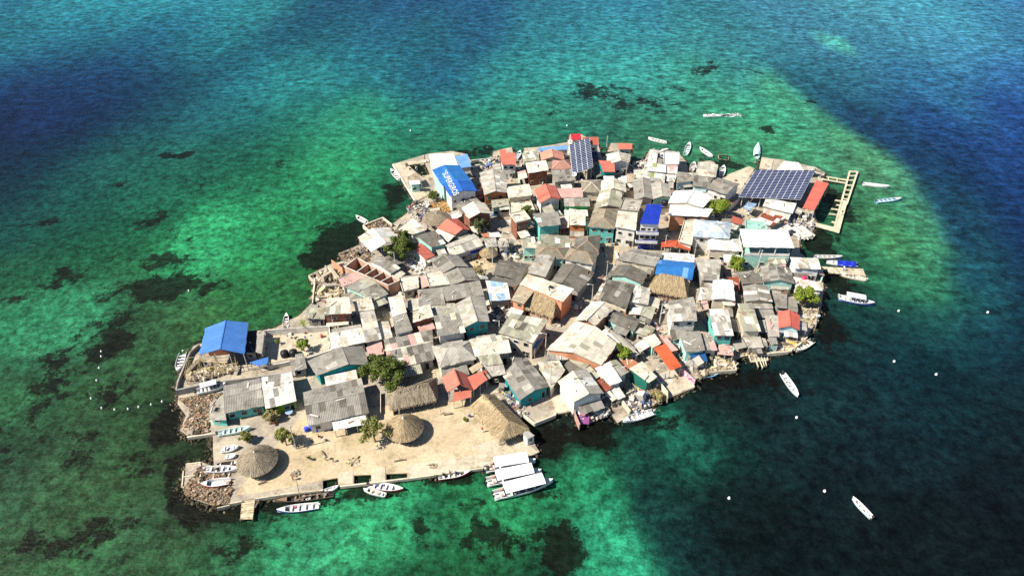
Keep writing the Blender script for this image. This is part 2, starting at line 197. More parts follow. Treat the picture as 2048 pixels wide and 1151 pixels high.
 ('m',[(23.89,111.22),(25.84,112.63),(23.5,116),(21.86,115.54)],3.9,0.3,'e+g.3','w','',{'join':1}),
 ('m',[(17.51,110.7),(19.51,112.11),(17.54,115.03),(16.06,113.81)],3,0.2,'e+c.3','g','small mossy shed west of the dazzling white roof',{}),
 ('m',[(19.72,107.15),(21.82,108.79),(20.26,111.58),(18.2,110.3)],2.9,0.2,'u+k.12','w','rust red shed roof with a pale stripe',{}),
 ('m',[(26.33,113.78),(28.82,116.03),(27.34,117.28),(24.63,116.74)],2.9,0.2,'u2+w.1','c','orange rust roof beside the round tree',{}),
 ('m',[(29.77,109.5),(31.94,111.36),(29.29,115.78),(26.08,113.47)],3.5,0.4,'c','G','cream roofed house with dark green end on the south shore',{}),
 ('gy',[(-37.93,157.15),(-30.59,161.99),(-35.15,169.38),(-42.83,164.28)],4.8,1.3,'w+c.3','g','white gabled pavilion on the west shore',{'open':1}),
 ('m',[(-28.07,167.29),(-24.24,169.82),(-28.85,175.04),(-32.42,169.17)],3.8,0.3,'c+w.3','w','cream diamond roof behind the west shore trees',{}),
 ('gx',[(-31.72,149.27),(-29.73,151.94),(-36.27,157.29),(-38.26,154.83)],3.4,0.6,'g+c.1','w','grey roof with pale patches beside the roofless building',{}),
 ('m',[(-22.15,160.59),(-18.22,162.36),(-21.77,168.4),(-26.74,165.81)],4,0.3,'d+w.06','m','dark roof with a white patch above a mint yard',{}),
 ('m',[(-23.45,156.33),(-21.04,158.25),(-25.28,163.85),(-27.82,162.16)],2.9,0.2,'s2+u.2','w','brick red flat roof beside the west shore tree',{}),
 ('m',[(-43.72,144.48),(-38.7,148.61),(-41.69,150.5),(-45.39,147.4)],2.7,0.2,'k','c','rosy pink roof west of the roofless building',{}),
 ('gx',[(-35.05,138.11),(-31.29,141.05),(-37.91,148.11),(-42.94,143.68)],3.2,0.7,'g+e.3+p.2','m','grey and mossy gable under the roofless building',{}),
 ('f',[(-21.23,144.22),(-16.08,145.14),(-18.47,151.72),(-22.97,150.02)],2.9,0,'c','c','flat concrete roof with rubble frames beside grey gables',{}),
 ('f',[(-27.86,142.44),(-24.01,144.07),(-24.83,149.62),(-29.66,148.42)],2.6,0,'c','c','unfinished flat concrete slab east of the roofless building',{}),
 ('gy',[(-21.24,190.52),(-12.63,193.38),(-16.98,203.33),(-25.33,200.45)],6.2,1,'b2','m','building with blue roof bearing big white lettering and grey end wall',{'ro':0.46}),
 ('gy',[(-18.48,183.97),(-10.6,187.01),(-12.62,193.3),(-20.8,190.75)],6.3,1.1,'b5','w','',{'join':1,'ro':0.48,'win':3,'text':1}),
 ('m',[(-25.51,203.89),(-17.57,207.41),(-19.69,215.66),(-27.95,214.98)],3.9,0.2,'W','w','white flat roofed hall behind the blue lettered building',{}),
 ('m',[(-16.48,204.84),(-13.18,205.83),(-14.86,213.78),(-18.86,212.16)],4.4,0.4,'b3','w','small light blue roof at the northwest shore',{'win':2}),
 ('m',[(-32.16,196.36),(-28.85,196.82),(-29.5,198.72),(-32.82,198.25)],3.2,0.2,'W','m','little white kiosk on the northwest dock',{}),
 ('m',[(-14.8,178.24),(-12.86,184.12),(-14.5,187.58),(-16.77,182.18)],3.6,0.2,'g+p.2','c','grey roof wedge beside the blue lettered building',{}),
 ('m',[(-12.83,183.79),(-9.31,184.64),(-10.96,186.98),(-14.18,186.81)],3.8,0.2,'g','g','grey lean-to below the blue lettered building',{}),
 ('m',[(-32.68,199.03),(-28.76,199.74),(-31.1,204.27),(-33.63,201.36)],2.8,0.3,'q','g','tan thatch mat shelter on the northwest dock',{'open':1}),
 ('m',[(47.33,119.57),(50.95,119.22),(51.45,122.24),(48.31,122.66)],2.5,0.2,'k','w','dusty pink awning over the southeast wash yard',{'open':1}),
 ('m',[(46.75,138.87),(50.24,138.73),(51.35,143.32),(48.43,143.7)],3,0.2,'p+w.3','c','pale patchwork shed west of the bright white gable',{}),
 ('m',[(49.65,144.1),(51.76,144.33),(52.47,147.14),(49.98,146.9)],2.8,0.2,'p','c','tiny pale shed south of the ribbed gable',{}),
 ('m',[(0.88,115.14),(2.68,115.4),(2.3,117.39),(-0.47,117.46)],3.3,0.2,'d+g.3','g','dark small roof behind the teal ended gable',{}),
 ('m',[(21.03,108.94),(22.79,110.07),(22.57,111.38),(21.02,110.69)],2.4,0.1,'u','k','rusty awning edge below the dazzling white roof',{'open':1})]
COAST = [
 (-64.04,84.77),
 (-61.11,82.26),
 (-56.29,80.69),
 (-53.61,81.16),
 (-51.5,81.72),
 (-49.18,82.28),
 (-36.62,84.33),
 (-37.3,87.61),
 (-34.5,87.85),
 (-33.76,85.03),
 (-30.81,85.56),
 (-31.37,88.77),
 (-28.02,89.16),
 (-27.52,85.94),
 (-24.63,86.35),
 (-25.1,89.72),
 (-21.07,89.9),
 (-20.56,86.76),
 (-19.24,86.76),
 (-5.81,89.41),
 (3.23,91.95),
 (5.66,93.45),
 (4.83,94.96),
 (4.38,97.99),
 (1.71,102.53),
 (1.29,104.37),
 (2.15,103.71),
 (4.85,101.13),
 (9.35,103.52),
 (13.25,104.52),
 (13.68,102.53),
 (14.27,100.85),
 (17.12,101.55),
 (21.3,103.8),
 (22.39,101.13),
 (24.14,102.38),
 (25.47,103.71),
 (30,105.82),
 (34.45,108.32),
 (40.79,111.42),
 (41.45,114.01),
 (45.04,115.92),
 (51.5,117.05),
 (51.96,120.53),
 (55.56,122.05),
 (55.59,119.69),
 (59.74,120.19),
 (60.25,122.56),
 (65.37,123.32),
 (70.99,127.84),
 (76.98,135.54),
 (81.61,145.77),
 (84.61,155.43),
 (81.12,163.7),
 (83.41,171.77),
 (87.71,173.34),
 (91.03,179.26),
 (92.97,186.61),
 (104.21,209.9),
 (102.33,213.71),
 (93.32,218.69),
 (86.18,220.87),
 (82.8,211.97),
 (75.72,207.2),
 (71.02,207.53),
 (67.75,205.53),
 (69.16,216.89),
 (67.77,218.33),
 (63.44,217.25),
 (61.26,209.9),
 (58.6,209.9),
 (59.62,216.89),
 (58.08,224.58),
 (48.54,226.85),
 (45.39,219.05),
 (41.45,217.97),
 (40.08,213.36),
 (40.49,221.72),
 (42.9,230.71),
 (35.33,231.49),
 (32.63,222.72),
 (31.02,220.51),
 (30.66,231.1),
 (25.18,238.71),
 (21.17,238.71),
 (20.04,232.28),
 (9.31,228.38),
 (4.34,227.62),
 (3.63,221.61),
 (0.69,220.87),
 (-0.09,228.38),
 (-4.74,226.09),
 (-6.54,224.96),
 (-6.98,216.89),
 (-13.38,215.11),
 (-14.22,218.69),
 (-15.64,223.09),
 (-21.18,225.34),
 (-29.06,223.46),
 (-30.2,222.72),
 (-29.34,215.57),
 (-27.19,208.65),
 (-29.98,207.4),
 (-34.97,214.76),
 (-31.1,216),
 (-29.78,215.64),
 (-30.4,222.6),
 (-40.49,215.82),
 (-29.95,191.03),
 (-32.25,184.02),
 (-35.76,178.44),
 (-39.3,182.32),
 (-44.36,178.16),
 (-42.29,175.46),
 (-44.48,170.99),
 (-43.24,167.93),
 (-48.92,163.22),
 (-46.6,159.86),
 (-50.15,158.21),
 (-54.94,153.17),
 (-52.82,150.29),
 (-51.39,141.42),
 (-53.51,136.25),
 (-55.71,134.52),
 (-58.28,131.5),
 (-60.79,130.76),
 (-64.28,129.29),
 (-75.32,125.7),
 (-76.15,124.99),
 (-75,110.74),
 (-73.6,108.77),
 (-73,106.55),
 (-69.94,103.23),
 (-69.7,99.07),
 (-67.23,97.46),
 (-62.41,97.99),
 (-60.85,93.28),
 (-59.49,89.78),
 (-62.71,91.02),
 (-65.26,90.27)]
SLABS = [
 ('plaza_sand',[(-53.19,82.94),(-48.02,96.4),(-45.32,102.53),(-31.35,105.38),(-15.8,107.58),(-7.02,107.58),(1.16,100.44),(3.7,95.09),(2.64,93.16),(-6.42,90.64),(-20.18,88.2),(-31.95,87.6),(-39.44,85.82),(-48.55,83.5)],0.02,'sand'),
 ('quay_pavement',[(-8.41,94.7),(-2.49,97.06),(2.68,95.74),(5.5,93.41),(3.24,92.14),(-5.69,89.66),(-19.16,87),(-20.34,87),(-20.89,90.03),(-9.51,92.27),(-6.51,93.16)],0.06,'conc'),
 ('quay_pavement',[(-34.31,88.08),(-31.55,88.68),(-31.02,85.7),(-33.66,85.24)],0.07,'conc'),
 ('quay_pavement',[(-27.83,89.05),(-25.24,89.66),(-24.78,86.41),(-27.37,86.06)],0.07,'conc'),
 ('patio_pavement',[(-60.2,130.02),(-45.19,131.44),(-42.82,123.71),(-48.45,121.58),(-56.3,119.01),(-58.31,121.9)],0.08,'conc'),
 ('patio_pavement',[(-12.54,160.19),(-9.33,162.19),(-3.84,159.54),(-4.76,156.93),(-7.19,155.34),(-10.26,156.45)],0.05,'sand'),
 ('alley_pavement',[(26.91,167.71),(30.36,168.96),(30.29,164.42),(28.45,158.48),(25.57,159.25)],0.05,'sand'),
 ('shore_terrace',[(33.1,115.2),(37.34,117.6),(39.31,116.69),(40.96,111.7),(35.62,109.15),(34.3,112.27)],0.08,'conc'),
 ('shore_terrace',[(8.51,108.59),(11.25,109.99),(13.48,106.4),(13.16,104.65),(9.5,103.72)],0.08,'conc'),
 ('dock_pavement',[(-40.47,215.67),(-28.64,219.16),(-28.2,217.14),(-34.93,214.78),(-29.47,204.71),(-29.93,202.06),(-26.71,194.61),(-29.99,191.38)],0.15,'conc'),
 ('dock_pavement',[(71.49,208.37),(79.89,214.05),(81.54,212.53),(73.77,199.26),(69.94,205.46)],0.08,'conc'),
 ('dock_pavement',[(83.05,212.53),(86.02,220.27),(89.47,218.57),(86.82,211.63)],0.1,'conc'),
 ('yard_sand',[(-74.7,117.75),(-72.49,120.29),(-63.4,119.01),(-62.54,116.2),(-72.94,112.86)],0.03,'sand')]
WALLS = [
 ('yard_wall',[(-73.8,109.1),(-66.07,111.64),(-58.17,112.98),(-49.62,114.79)],1.7,0.35,'g','long grey sea wall below the scaffold yard'),
 ('yard_wall',[(-59.64,128.64),(-44.5,130.33),(-42.21,122.16)],1.9,0.2,'w','white wall round the walled patio'),
 ('yard_wall',[(-55.75,117.2),(-47.76,119.57),(-42.16,122.55)],1.3,0.25,'w','whitewashed front wall of the patio with tanks'),
 ('yard_wall',[(-74.25,109.77),(-74.88,112.47),(-75.55,121.82),(-74.45,124.8)],1,0.3,'g','low broken wall beside the moored skiff at the western corner'),
 ('mural_wall',[(38.62,115.96),(40.9,112.15)],1.6,0.25,'pk','pink mural wall beside the orange canopy terrace'),
 ('yard_wall',[(32.4,113.21),(34.16,108.94),(33.83,107)],1.4,0.25,'c','cream wall dividing the shore terrace from the shrub yard'),
 ('yard_wall',[(22.3,110.25),(23.61,107.46),(25.31,103.43)],1.2,0.35,'c','cream wall of the boat ramp beside the moored white skiff'),
 ('yard_wall',[(23.89,107.93),(26.99,109.88)],1,0.25,'c','short cross wall behind the boat ramp'),
 ('yard_wall',[(13.3,105.01),(13.5,102.11),(14.18,99.41)],1.5,0.2,'k2','pinkish wall jutting into the water with a purple cloth'),
 ('yard_wall',[(2.5,102.83),(4.82,100.5),(9.33,102.83),(9.07,103.61)],0.7,0.3,'c','low cream basin wall at the laundry yard shore'),
 ('yard_wall',[(-54.47,151.93),(-49.25,156.35),(-46.21,158.05)],0.8,0.3,'c','white dock wall north of the rubble basin'),
 ('yard_wall',[(-54.47,151.93),(-52.24,149),(-50.94,140.4)],0.8,0.3,'c','white dock wall along the rubble basin water side'),
 ('yard_wall',[(-52.56,153.09),(-50.9,151.06)],0.6,0.22,'c','short cross beam nearest the dock wall corner'),
 ('yard_wall',[(-50.57,154.74),(-48.91,152.68)],0.6,0.22,'c','short cross beam in the middle of the dock wall'),
 ('yard_wall',[(-44,176.58),(-38.82,180.89),(-35.43,176.98)],0.9,0.3,'c','pale wall framing the rubble yard by the moored dinghy'),
 ('yard_wall',[(-44,176.58),(-41.33,173.32)],0.9,0.3,'c','short pale wall beside the white gabled pavilion'),
 ('yard_wall',[(-49.02,156.62),(-45.34,152.86)],2.6,0.2,'o','leaning salmon wall fragment at the dock'),
 ('dock_kerb',[(-40.36,215.12),(-29.87,190.53)],0.35,0.35,'w','white kerb along the northwest dock'),
 ('yard_wall',[(-14.09,217.33),(-6.71,219.2)],0.6,0.3,'w','white quay wall beside the small light blue roof'),
 ('yard_wall',[(-10.93,218.18),(-6.79,218.93)],0.6,0.25,'w','thin quay beam on the north shore'),
 ('yard_wall',[(65.04,122.59),(60.16,122)],0.6,0.35,'c','pale sea wall beside the stilt jetty'),
 ('yard_wall',[(65.04,122.59),(68.24,124.94),(71.22,127.72)],0.6,0.3,'c','pale sea wall behind the yellow kayak'),
 ('yard_wall',[(77.51,139.01),(78.42,140.41),(74.58,131.64)],0.8,0.15,'g','thin fence wall by the shore tree'),
 ('yard_wall',[(45.12,115.75),(51.37,116.59),(51.35,120.17)],0.6,0.3,'c','pale wall round the southeast wash yard'),
 ('yard_wall',[(-67.31,96.91),(-61.66,97.97)],0.5,0.3,'c','low kerb below the turquoise annex'),
 ('yard_wall',[(-55.51,79.82),(-53.37,80.48)],0.5,0.25,'c','short timber edge west of the wooden jetty'),
 ('yard_wall',[(-53.38,80.81),(-51.27,81.36)],0.5,0.25,'c','timber edge touching the wooden jetty'),
 ('yard_wall',[(-48.86,81.88),(-43.33,82.94),(-36.44,83.85)],0.5,0.25,'c','long timber quay edge along the sandy plaza'),
 ('yard_wall',[(-29.02,109.43),(-28.12,103.29)],0.9,0.12,'c','slim pale fence beside the long thatched roof'),
 ('quay_beam',[(-33.33,84.81),(-27.43,85.63),(-20.23,86.7),(-5.79,89.15)],0.35,0.3,'c','concrete quay beam along the front of the plaza')]
RUIN = [
 (-44.5,152.27),
 (-31.81,144.34),
 (-29.21,146.39),
 (-42.03,156.52)]
BOATS = [
 ((-36.67,80.7),(-44.26,79.6),'skiff','bl','w',0,None,'white skiff with blue hull moored in front of the plaza'),
 ((-34.35,83.32),(-45.12,81.67),'sail','br','d',0,None,'dark wooden sailing boat with bare mast along the quay'),
 ((-36.51,84.01),(-33.74,85.16),'punt','w','w',0,None,'flat white punt wedged in the quay slip'),
 ((-24.43,83.1),(-28.72,84.33),'skiff','w','w',0,None,'small white skiff with red seat nearest the quay slips'),
 ((-27.94,85.45),(-21.06,84.33),'skiff','re','w',0,None,'white skiff with red keel stripe beside the small skiff'),
 ((-14.52,87.17),(-8.23,88.51),'skiff','re','w',0,None,'red bottomed skiff carrying passengers at the quay'),
 ((-5.23,89.29),(4.75,91.17),'tour','w','w',0,2.6,'white canopied tour boat touching the quay'),
 ((-4.95,85.97),(5.82,88.65),'tour','w','w',0,2.6,'white canopied tour boat between the other two'),
 ((-3.48,82.88),(8,86.36),'tour','w','w',0,2.7,'outermost white canopied tour boat of the three'),
 ((30.54,104.32),(23.57,101.62),'skiff','w','w',0,2,'grey white skiff tied below the boat ramp'),
 ((61.87,115.93),(63.2,108.89),'skiff','w','w',0,None,'long white skiff anchored off the southeast shore'),
 ((67.19,78.16),(65.22,82.45),'skiff','m2','w',0,None,'pale skiff anchored farthest out in dark water'),
 ((84.78,143.52),(92.77,140.86),'launch','bl','w',0,2.4,'white launch with flat canopy off the east shore'),
 ((95.09,157.98),(87.02,159.2),'tarp','w','w',0,2.2,'boat under a vivid blue tarpaulin at the east pier'),
 ((84.44,161.94),(92.2,161.62),'skiff','w','p',0,1.4,'slender white skiff north of the east pier'),
 ((94.87,151.25),(88.73,153.73),'skiff','c','c',0,None,'cream skiff along the south side of the east pier'),
 ((114.01,202.79),(121.71,200.57),'skiff','w','w',0,None,'white skiff off the northeast dock'),
 ((113.76,191.51),(122.35,193.2),'skiff','lb','lb',0,None,'sky blue skiff off the northeast dock'),
 ((84.4,220.79),(87.62,230.7),'tarp2','m','m',0,2.2,'covered mint boat north of the big solar array'),
 ((55.31,231.96),(49.27,235.48),'skiff','w','p',0,None,'white skiff drifting off the north shore'),
 ((60.44,223.21),(63.44,231.67),'skiff','m','m',0,2,'mint green skiff moored off the north shore'),
 ((69.01,221.85),(66.24,227.84),'skiff','w','w',0,1.8,'white skiff nosing out beside the floating frame'),
 ((69.26,208.06),(71.63,214.51),'skiff','w','w',0,2,'stubby white boat in the north shore inlet'),
 ((60.08,211.32),(62.15,217.02),'skiff','w','g',0,1.8,'small boat between the north shore slabs'),
 ((80.1,254.73),(73.07,254.53),'launch2','w','w',0,1.9,'speedboat crossing the shallows behind the island'),
 ((-36.71,205.33),(-40.63,211.97),'skiff','w','w',0,2,'white skiff tied to the northwest dock'),
 ((-43.49,179.51),(-47.27,182.87),'skiff','w','w',0,1.6,'white dinghy moored off the west shore'),
 ((-77.77,122.86),(-76.71,116.49),'skiff','w','g',0,2,'grey white skiff at the western corner wall'),
 ((-69.64,109.35),(-63.83,111.69),'launch','w','w',0.7,1.9,'stranded white boat with low canopy above the rubble'),
 ((-61.15,97.7),(-54.75,99.26),'skiff','m','m',0.7,None,'pale green skiff pulled up below the turquoise house'),
 ((-59.2,93.57),(-55.8,94.29),'punt','w','w',0.7,1.7,'short white boat topmost of the hauled out row'),
 ((-57.89,91.75),(-55.65,92.13),'punt','w','w',0.7,1.2,'tiny white dinghy in the hauled out row'),
 ((-58.89,89.89),(-54.59,90.31),'canoe','br2','d',0.7,None,'brown dugout canoe in the hauled out row'),
 ((-60.68,88.55),(-54.02,88.74),'skiff','w','w',0.7,None,'long white skiff in the hauled out row'),
 ((-54.88,85.81),(-60.17,84.95),'hull','re','w',0.7,1.9,'white hull with red stripe lowest of the hauled out row'),
 ((72.5,127.06),(67.23,123.31),'skiff','c','c',0,1.8,'cream skiff moored at the rounded east shore'),
 ((65.84,127.07),(67.77,124.24),'canoe','ye','ye',0.7,0.9,'yellow kayak lying on the east shore'),
 ((43.96,115.12),(47.46,116.4),'canoe','lb','lb',0,1.2,'light blue canoe below the wash yard'),
 ((72.13,135.63),(76.94,135.39),'canoe','w','p',0.7,1.2,'white canoe beached by the shore tree'),
 ((1.48,218.66),(2.87,223.93),'skiff','w','w',0.7,1.8,'white boat propped up on the north shore'),
 ((-55.8,131.77),(-56.81,136.95),'skiff','w','g',0,1.4,'narrow grey skiff beside the patio wall on the water')]
TREES = [
 (-27.78,112.62,4.97,4.2,'g',1,'big dark green tree beside the teal fronted house'),
 (-49.11,123.22,1.43,2.2,'y',1,'small bright tree in the walled patio'),
 (-46.38,95.14,2.19,2.6,'s',0.6,'round leafy tree beside the plaza light pole'),
 (-28.21,96.01,2.84,3.6,'s',0.33,'sparse spreading tree beside the conical thatch'),
 (-54.5,95.72,1.46,1.6,'s',1,'scraggly bush behind the hauled out boats'),
 (-50.86,101.84,1.72,1.4,'p',1,'pale shrub in a brick planter by the green front'),
 (-30.99,160.82,4.3,3.6,'g',1,'dense dark tree beside the white gabled pavilion'),
 (-30.68,168.26,1.87,3,'g',1,'smaller tree behind the white gabled pavilion'),
 (-24.53,191.34,1.88,2.2,'g',1,'bush beside the blue lettered building'),
 (-9.62,172.63,2.7,3.4,'d',1,'dark round tree below the tall cream gable'),
 (4.33,179.62,1.82,4,'g',1,'tree behind the brick tower house'),
 (61.35,181.57,3.75,4,'y',1,'lush bright tree between great white gable and solar array'),
 (60.28,154.55,2.34,3,'y',1,'bright tree before the mint building'),
 (73.53,139.54,3.03,3.6,'y',1,'bright spreading tree on the east shore'),
 (25.76,118.53,1.96,3.4,'y',1,'round green tree beside the cream hall'),
 (24.67,119.99,1.29,4.2,'g',1,'smaller darker tree joined behind the round tree'),
 (-8.75,151.28,1.82,2.6,'p',0.5,'dry pale tree in the sunlit courtyard'),
 (-50.77,130.52,1.43,2.4,'palm',1,'little fan palm by the raised brick house'),
 (-55.95,125.42,0.69,1.2,'y',1,'potted palm shrub in the patio shade'),
 (-51.86,127.11,0.51,0.9,'y',1,'tiny potted plant by the patio back wall'),
 (-40.67,91.34,0.53,0.8,'g',1,'lone seedling bush on the plaza sand'),
 (-10.1,101.62,0.56,0.4,'y',1,'low weed patch before the large thatched hall'),
 (31.83,108.02,1.44,0.9,'p',1,'yellowish shrub inside the shore yard'),
 (38.95,137.79,0.52,2.2,'y',1,'small plant on a ledge below the thatched hall'),
 (62.66,126.35,0.72,1,'y',1,'green bush in the east shore yard')]
POLES = [
 ((-44.17,94.18),7,0,'bare pole on the plaza beside the round leafy tree'),
 ((-43.47,130.57),5.5,1,'street lamp before the raised brick house'),
 ((-31.67,155.89),5.5,1,'street lamp beside the roofless building'),
 ((-5.36,157.74),6.5,0,'pale pole in front of the little thatched parasol'),
 ((7.76,121.71),7,1,'street lamp at the corner of the cream hall'),
 ((8.41,109.22),9,0,'tall white pole at the south shore yard'),
 ((20.59,141.83),5.5,1,'street lamp on the main alley above the cream hall'),
 ((25.05,150.07),7,0,'pole on the main alley by the mint ended gable'),
 ((36.33,132.62),7,0,'leaning pole in the dark slatted yard'),
 ((66.32,154.3),7.5,0,'pole before the mint building'),
 ((57.81,160.33),5,0,'pole beside the whitish hip roof'),
 ((50.78,161.29),5,0,'pole near the orange red canopy'),
 ((42.81,163.7),6,0,'pole in front of the blue topped building'),
 ((37.07,204.21),7,0,'pole beside the tan palm mat roof'),
 ((48.41,190.44),7,0,'pole beside the black water tank'),
 ((32.63,222.72),7,0,'pole standing at the north shore beside the pale gable'),
 ((63.72,180.09),4.5,1,'street lamp south of the lush bright tree'),
 ((-3.16,129.1),4.5,1,'street lamp behind the cream gable with scattered grey sheets'),
 ((-19.67,188.95),6,0,'pole before the blue lettered building'),
 ((45.62,137.03),8,0,'pole below the bright white gable')]
THATCH = [
 ('cone',[(-50.46,89.7),(-46.7,89.7)],2,2.6,'round thatched hut with a long shadow beside hauled out boats',{}),
 ('cone',[(-22.24,97.93),(-18.57,97.93)],2.2,3,'conical golden thatch next to the sparse tree',{}),
 ('cone',[(-6.5,160.49),(-4.17,160.49)],2.2,1.9,'little thatched parasol on a post in the courtyard',{}),
 ('cone',[(-22.27,177.66),(-18.43,177.66)],2.6,1.8,'grey brown conical thatch near the salmon gable',{}),
 ('hipx',[(-25.86,102.77),(-16.25,105.64),(-16.81,112.26),(-26.92,107.4)],2.4,2.3,'long thatched roof beside the big tree',{}),
 ('hipy',[(-2.45,94.4),(3.48,97.42),(-4.14,107.11),(-8.76,103.91)],2.4,2.1,'large thatched hall at the edge of the plaza',{'long':1}),
 ('slope',[(2.79,135.48),(10.07,131.74),(12.79,137.53),(5.35,141.5)],3.4,2.6,'steep thatch slope against the high cream roof',{}),
 ('slope',[(34.61,142.8),(44.22,139.77),(45.94,147.08),(38.18,149.46)],3,1.6,'golden thatched hall below the bright blue roof',{})]
PEOPLE = [
 ((-42.89,86.43),0.7,40,'re','d','stand','person in red shirt walking on the plaza sand'),
 ((-35.83,90.91),0.7,200,'d','d','bend','person in dark clothes bending over on the plaza'),
 ((-6.21,98.52),0.7,90,'re','w','stand','person in red cap and white trousers by the thatched hall'),
 ((17.31,137.98),0.7,150,'w','d','stand','person in white shirt standing in the shaded alley'),
 ((18.29,141.42),0.7,20,'k','d','stand','person in pale top walking up the main alley'),
 ((38.23,166.05),0.7,180,'w','w','stand','person in white before the blue topped building'),
 ((-12.36,88.13),0.45,0,'pk','d','sit','passenger in pink top sitting amidships in the red bottomed skiff'),
 ((-13.59,87.53),0.45,0,'d','d','sit','passenger in dark shirt sitting astern in the red bottomed skiff'),
 ((-11.18,87.92),0.45,0,'bl','d','sit','passenger in blue shirt sitting forward in the red bottomed skiff'),
 ((-37.47,91.28),0.7,300,'w','d','stand','person in white shirt beside the bending figure on the plaza'),
 ((-15.48,103.53),0.7,60,'k','w','stand','person in pale clothes between the conical thatch and the kiosk'),
 ((34.6,114.02),0.7,10,'bl','d','stand','person in blue shirt on the shore terrace'),
 ((-9.13,159.85),0.7,120,'re','d','stand','person in red shirt crossing the sunlit courtyard'),
 ((89.9,154.79),0.97,20,'w','bl','stand','person in white shirt out on the east pier'),
 ((99.9,183.17),0.97,200,'d','k','stand','person in dark shirt on the northeast boat dock')]
BUOYS = [
 (61.19,103.15),
 (60.69,84.36),
 (41.76,82.76),
 (20.6,246.89),
 (-37.54,242.65),
 (97.3,116.14),
 (98.44,138.85),
 (120.8,138.26),
 (89.48,120.41),
 (-97.71,123.83),
 (-96.92,122.11),
 (-95.63,118.25),
 (-94.35,114.22),
 (-93.02,108.68),
 (-89.42,105.88),
 (-86.39,105.44),
 (-83.52,105.58),
 (-81.47,106.17),
 (-79.03,106.9),
 (-76.97,107.79),
 (-85.22,147.08)]
SOLAR = [
 ([(19.03,198.52),(26.05,203.51),(26.2,220.66),(19,215.08)],5.6,7.6,4,17,'tall upright solar array on posts in the north of the island'),
 ([(68.88,187.19),(87.18,185.56),(96.72,201.43),(77.87,202.12)],4.2,5.4,10,18,'big flat solar array in the northeast of the island')]
PIER_NE = [
 ((112.5,210.25),(95.39,176.55),0.55),
 ((115.01,210.01),(103.83,189.58),0.55),
 ((112.5,210.25),(115.07,210.01),0.5),
 ((111.05,207.3),(113.63,207.3),0.4),
 ((109.57,204.42),(111.95,204.24),0.4),
 ((107.9,201.13),(110.12,200.91),0.4),
 ((106.28,198.25),(108.43,197.93),0.4),
 ((104.72,195.38),(106.86,195),0.4),
 ((103.47,192.87),(105.36,192.24),0.4),
 ((101.05,191.82),(102.59,191.19),0.4),
 ((100.41,189.07),(101.36,188.71),0.4),
 ((98.04,186.77),(99.82,186.17),0.4),
 ((96.35,183.87),(98.38,183.28),0.4),
 ((95.55,179.39),(96.29,178.91),0.4)]
PIER_NE_SLAB = [
 (102.99,191.92),
 (104.68,191.14),
 (95.74,173.67),
 (90.03,177.25),
 (90.72,178.91),
 (95.15,176.46)]
PIER_N2 = [
 ((101.48,207.42),(109.68,204.42),0.35),
 ((100.32,205.68),(108.28,202.54),0.45),
 ((101.48,207.42),(100.32,205.68),0.35),
 ((104.27,206.37),(103.19,204.53),0.3),
 ((106.79,205.45),(105.66,203.5),0.3)]
PIER_E = [
 (84.69,156.8),
 (95.67,155.65),
 (95.23,152.46),
 (85.85,153.96),
 (86,155.09),
 (84.33,155.39)]
JETTY = [
 (-50.53,77.6),
 (-48.29,77.64),
 (-49.09,82.13),
 (-51.44,81.68)]
STILT = [
 ((55.57,122.07),(55.58,119.43),0.25),
 ((55.58,119.43),(59.64,120.01),0.25),
 ((59.64,120.01),(59.86,122.07),0.2),
 ((56.87,122.36),(56.77,117.85),0.28),
 ((57.69,122.36),(57.69,117.57),0.2),
 ((58.51,122.36),(58.25,118.14),0.2),
 ((59.23,122.36),(58.79,118.28),0.2),
 ((55.52,121.48),(59.88,121.77),0.2)]
FRAME_N = [
 ((71.91,223.39),(75.31,222.57),0.4),
 ((75.31,222.57),(74.4,219.32),0.4),
 ((74.4,219.32),(71.16,220.13),0.4),
 ((71.16,220.13),(71.91,223.39),0.4)]
FRAME_W = [
 ((-65.13,88.62),(-64,84.72),0.25),
 ((-64,84.72),(-62.88,84.83),0.2),
 ((-64.51,87.18),(-62.63,87.42),0.2),
 ((-65.21,90.21),(-62.57,90.65),0.25),
 ((-62.57,90.65),(-62.14,89.72),0.2),
 ((-61.58,88.38),(-60.99,85.53),0.25),
 ((-58.89,88.02),(-58.61,86.59),0.25),
 ((-55.77,88.14),(-55.77,86.59),0.25)]
SCAFFOLD = [
 (-72.78,112.41),
 (-70.24,113.46),
 (-66.96,114.97),
 (-62.39,116.04),
 (-73.82,117.75),
 (-71.39,118.07),
 (-68.12,118.54),
 (-63.84,119.01)]
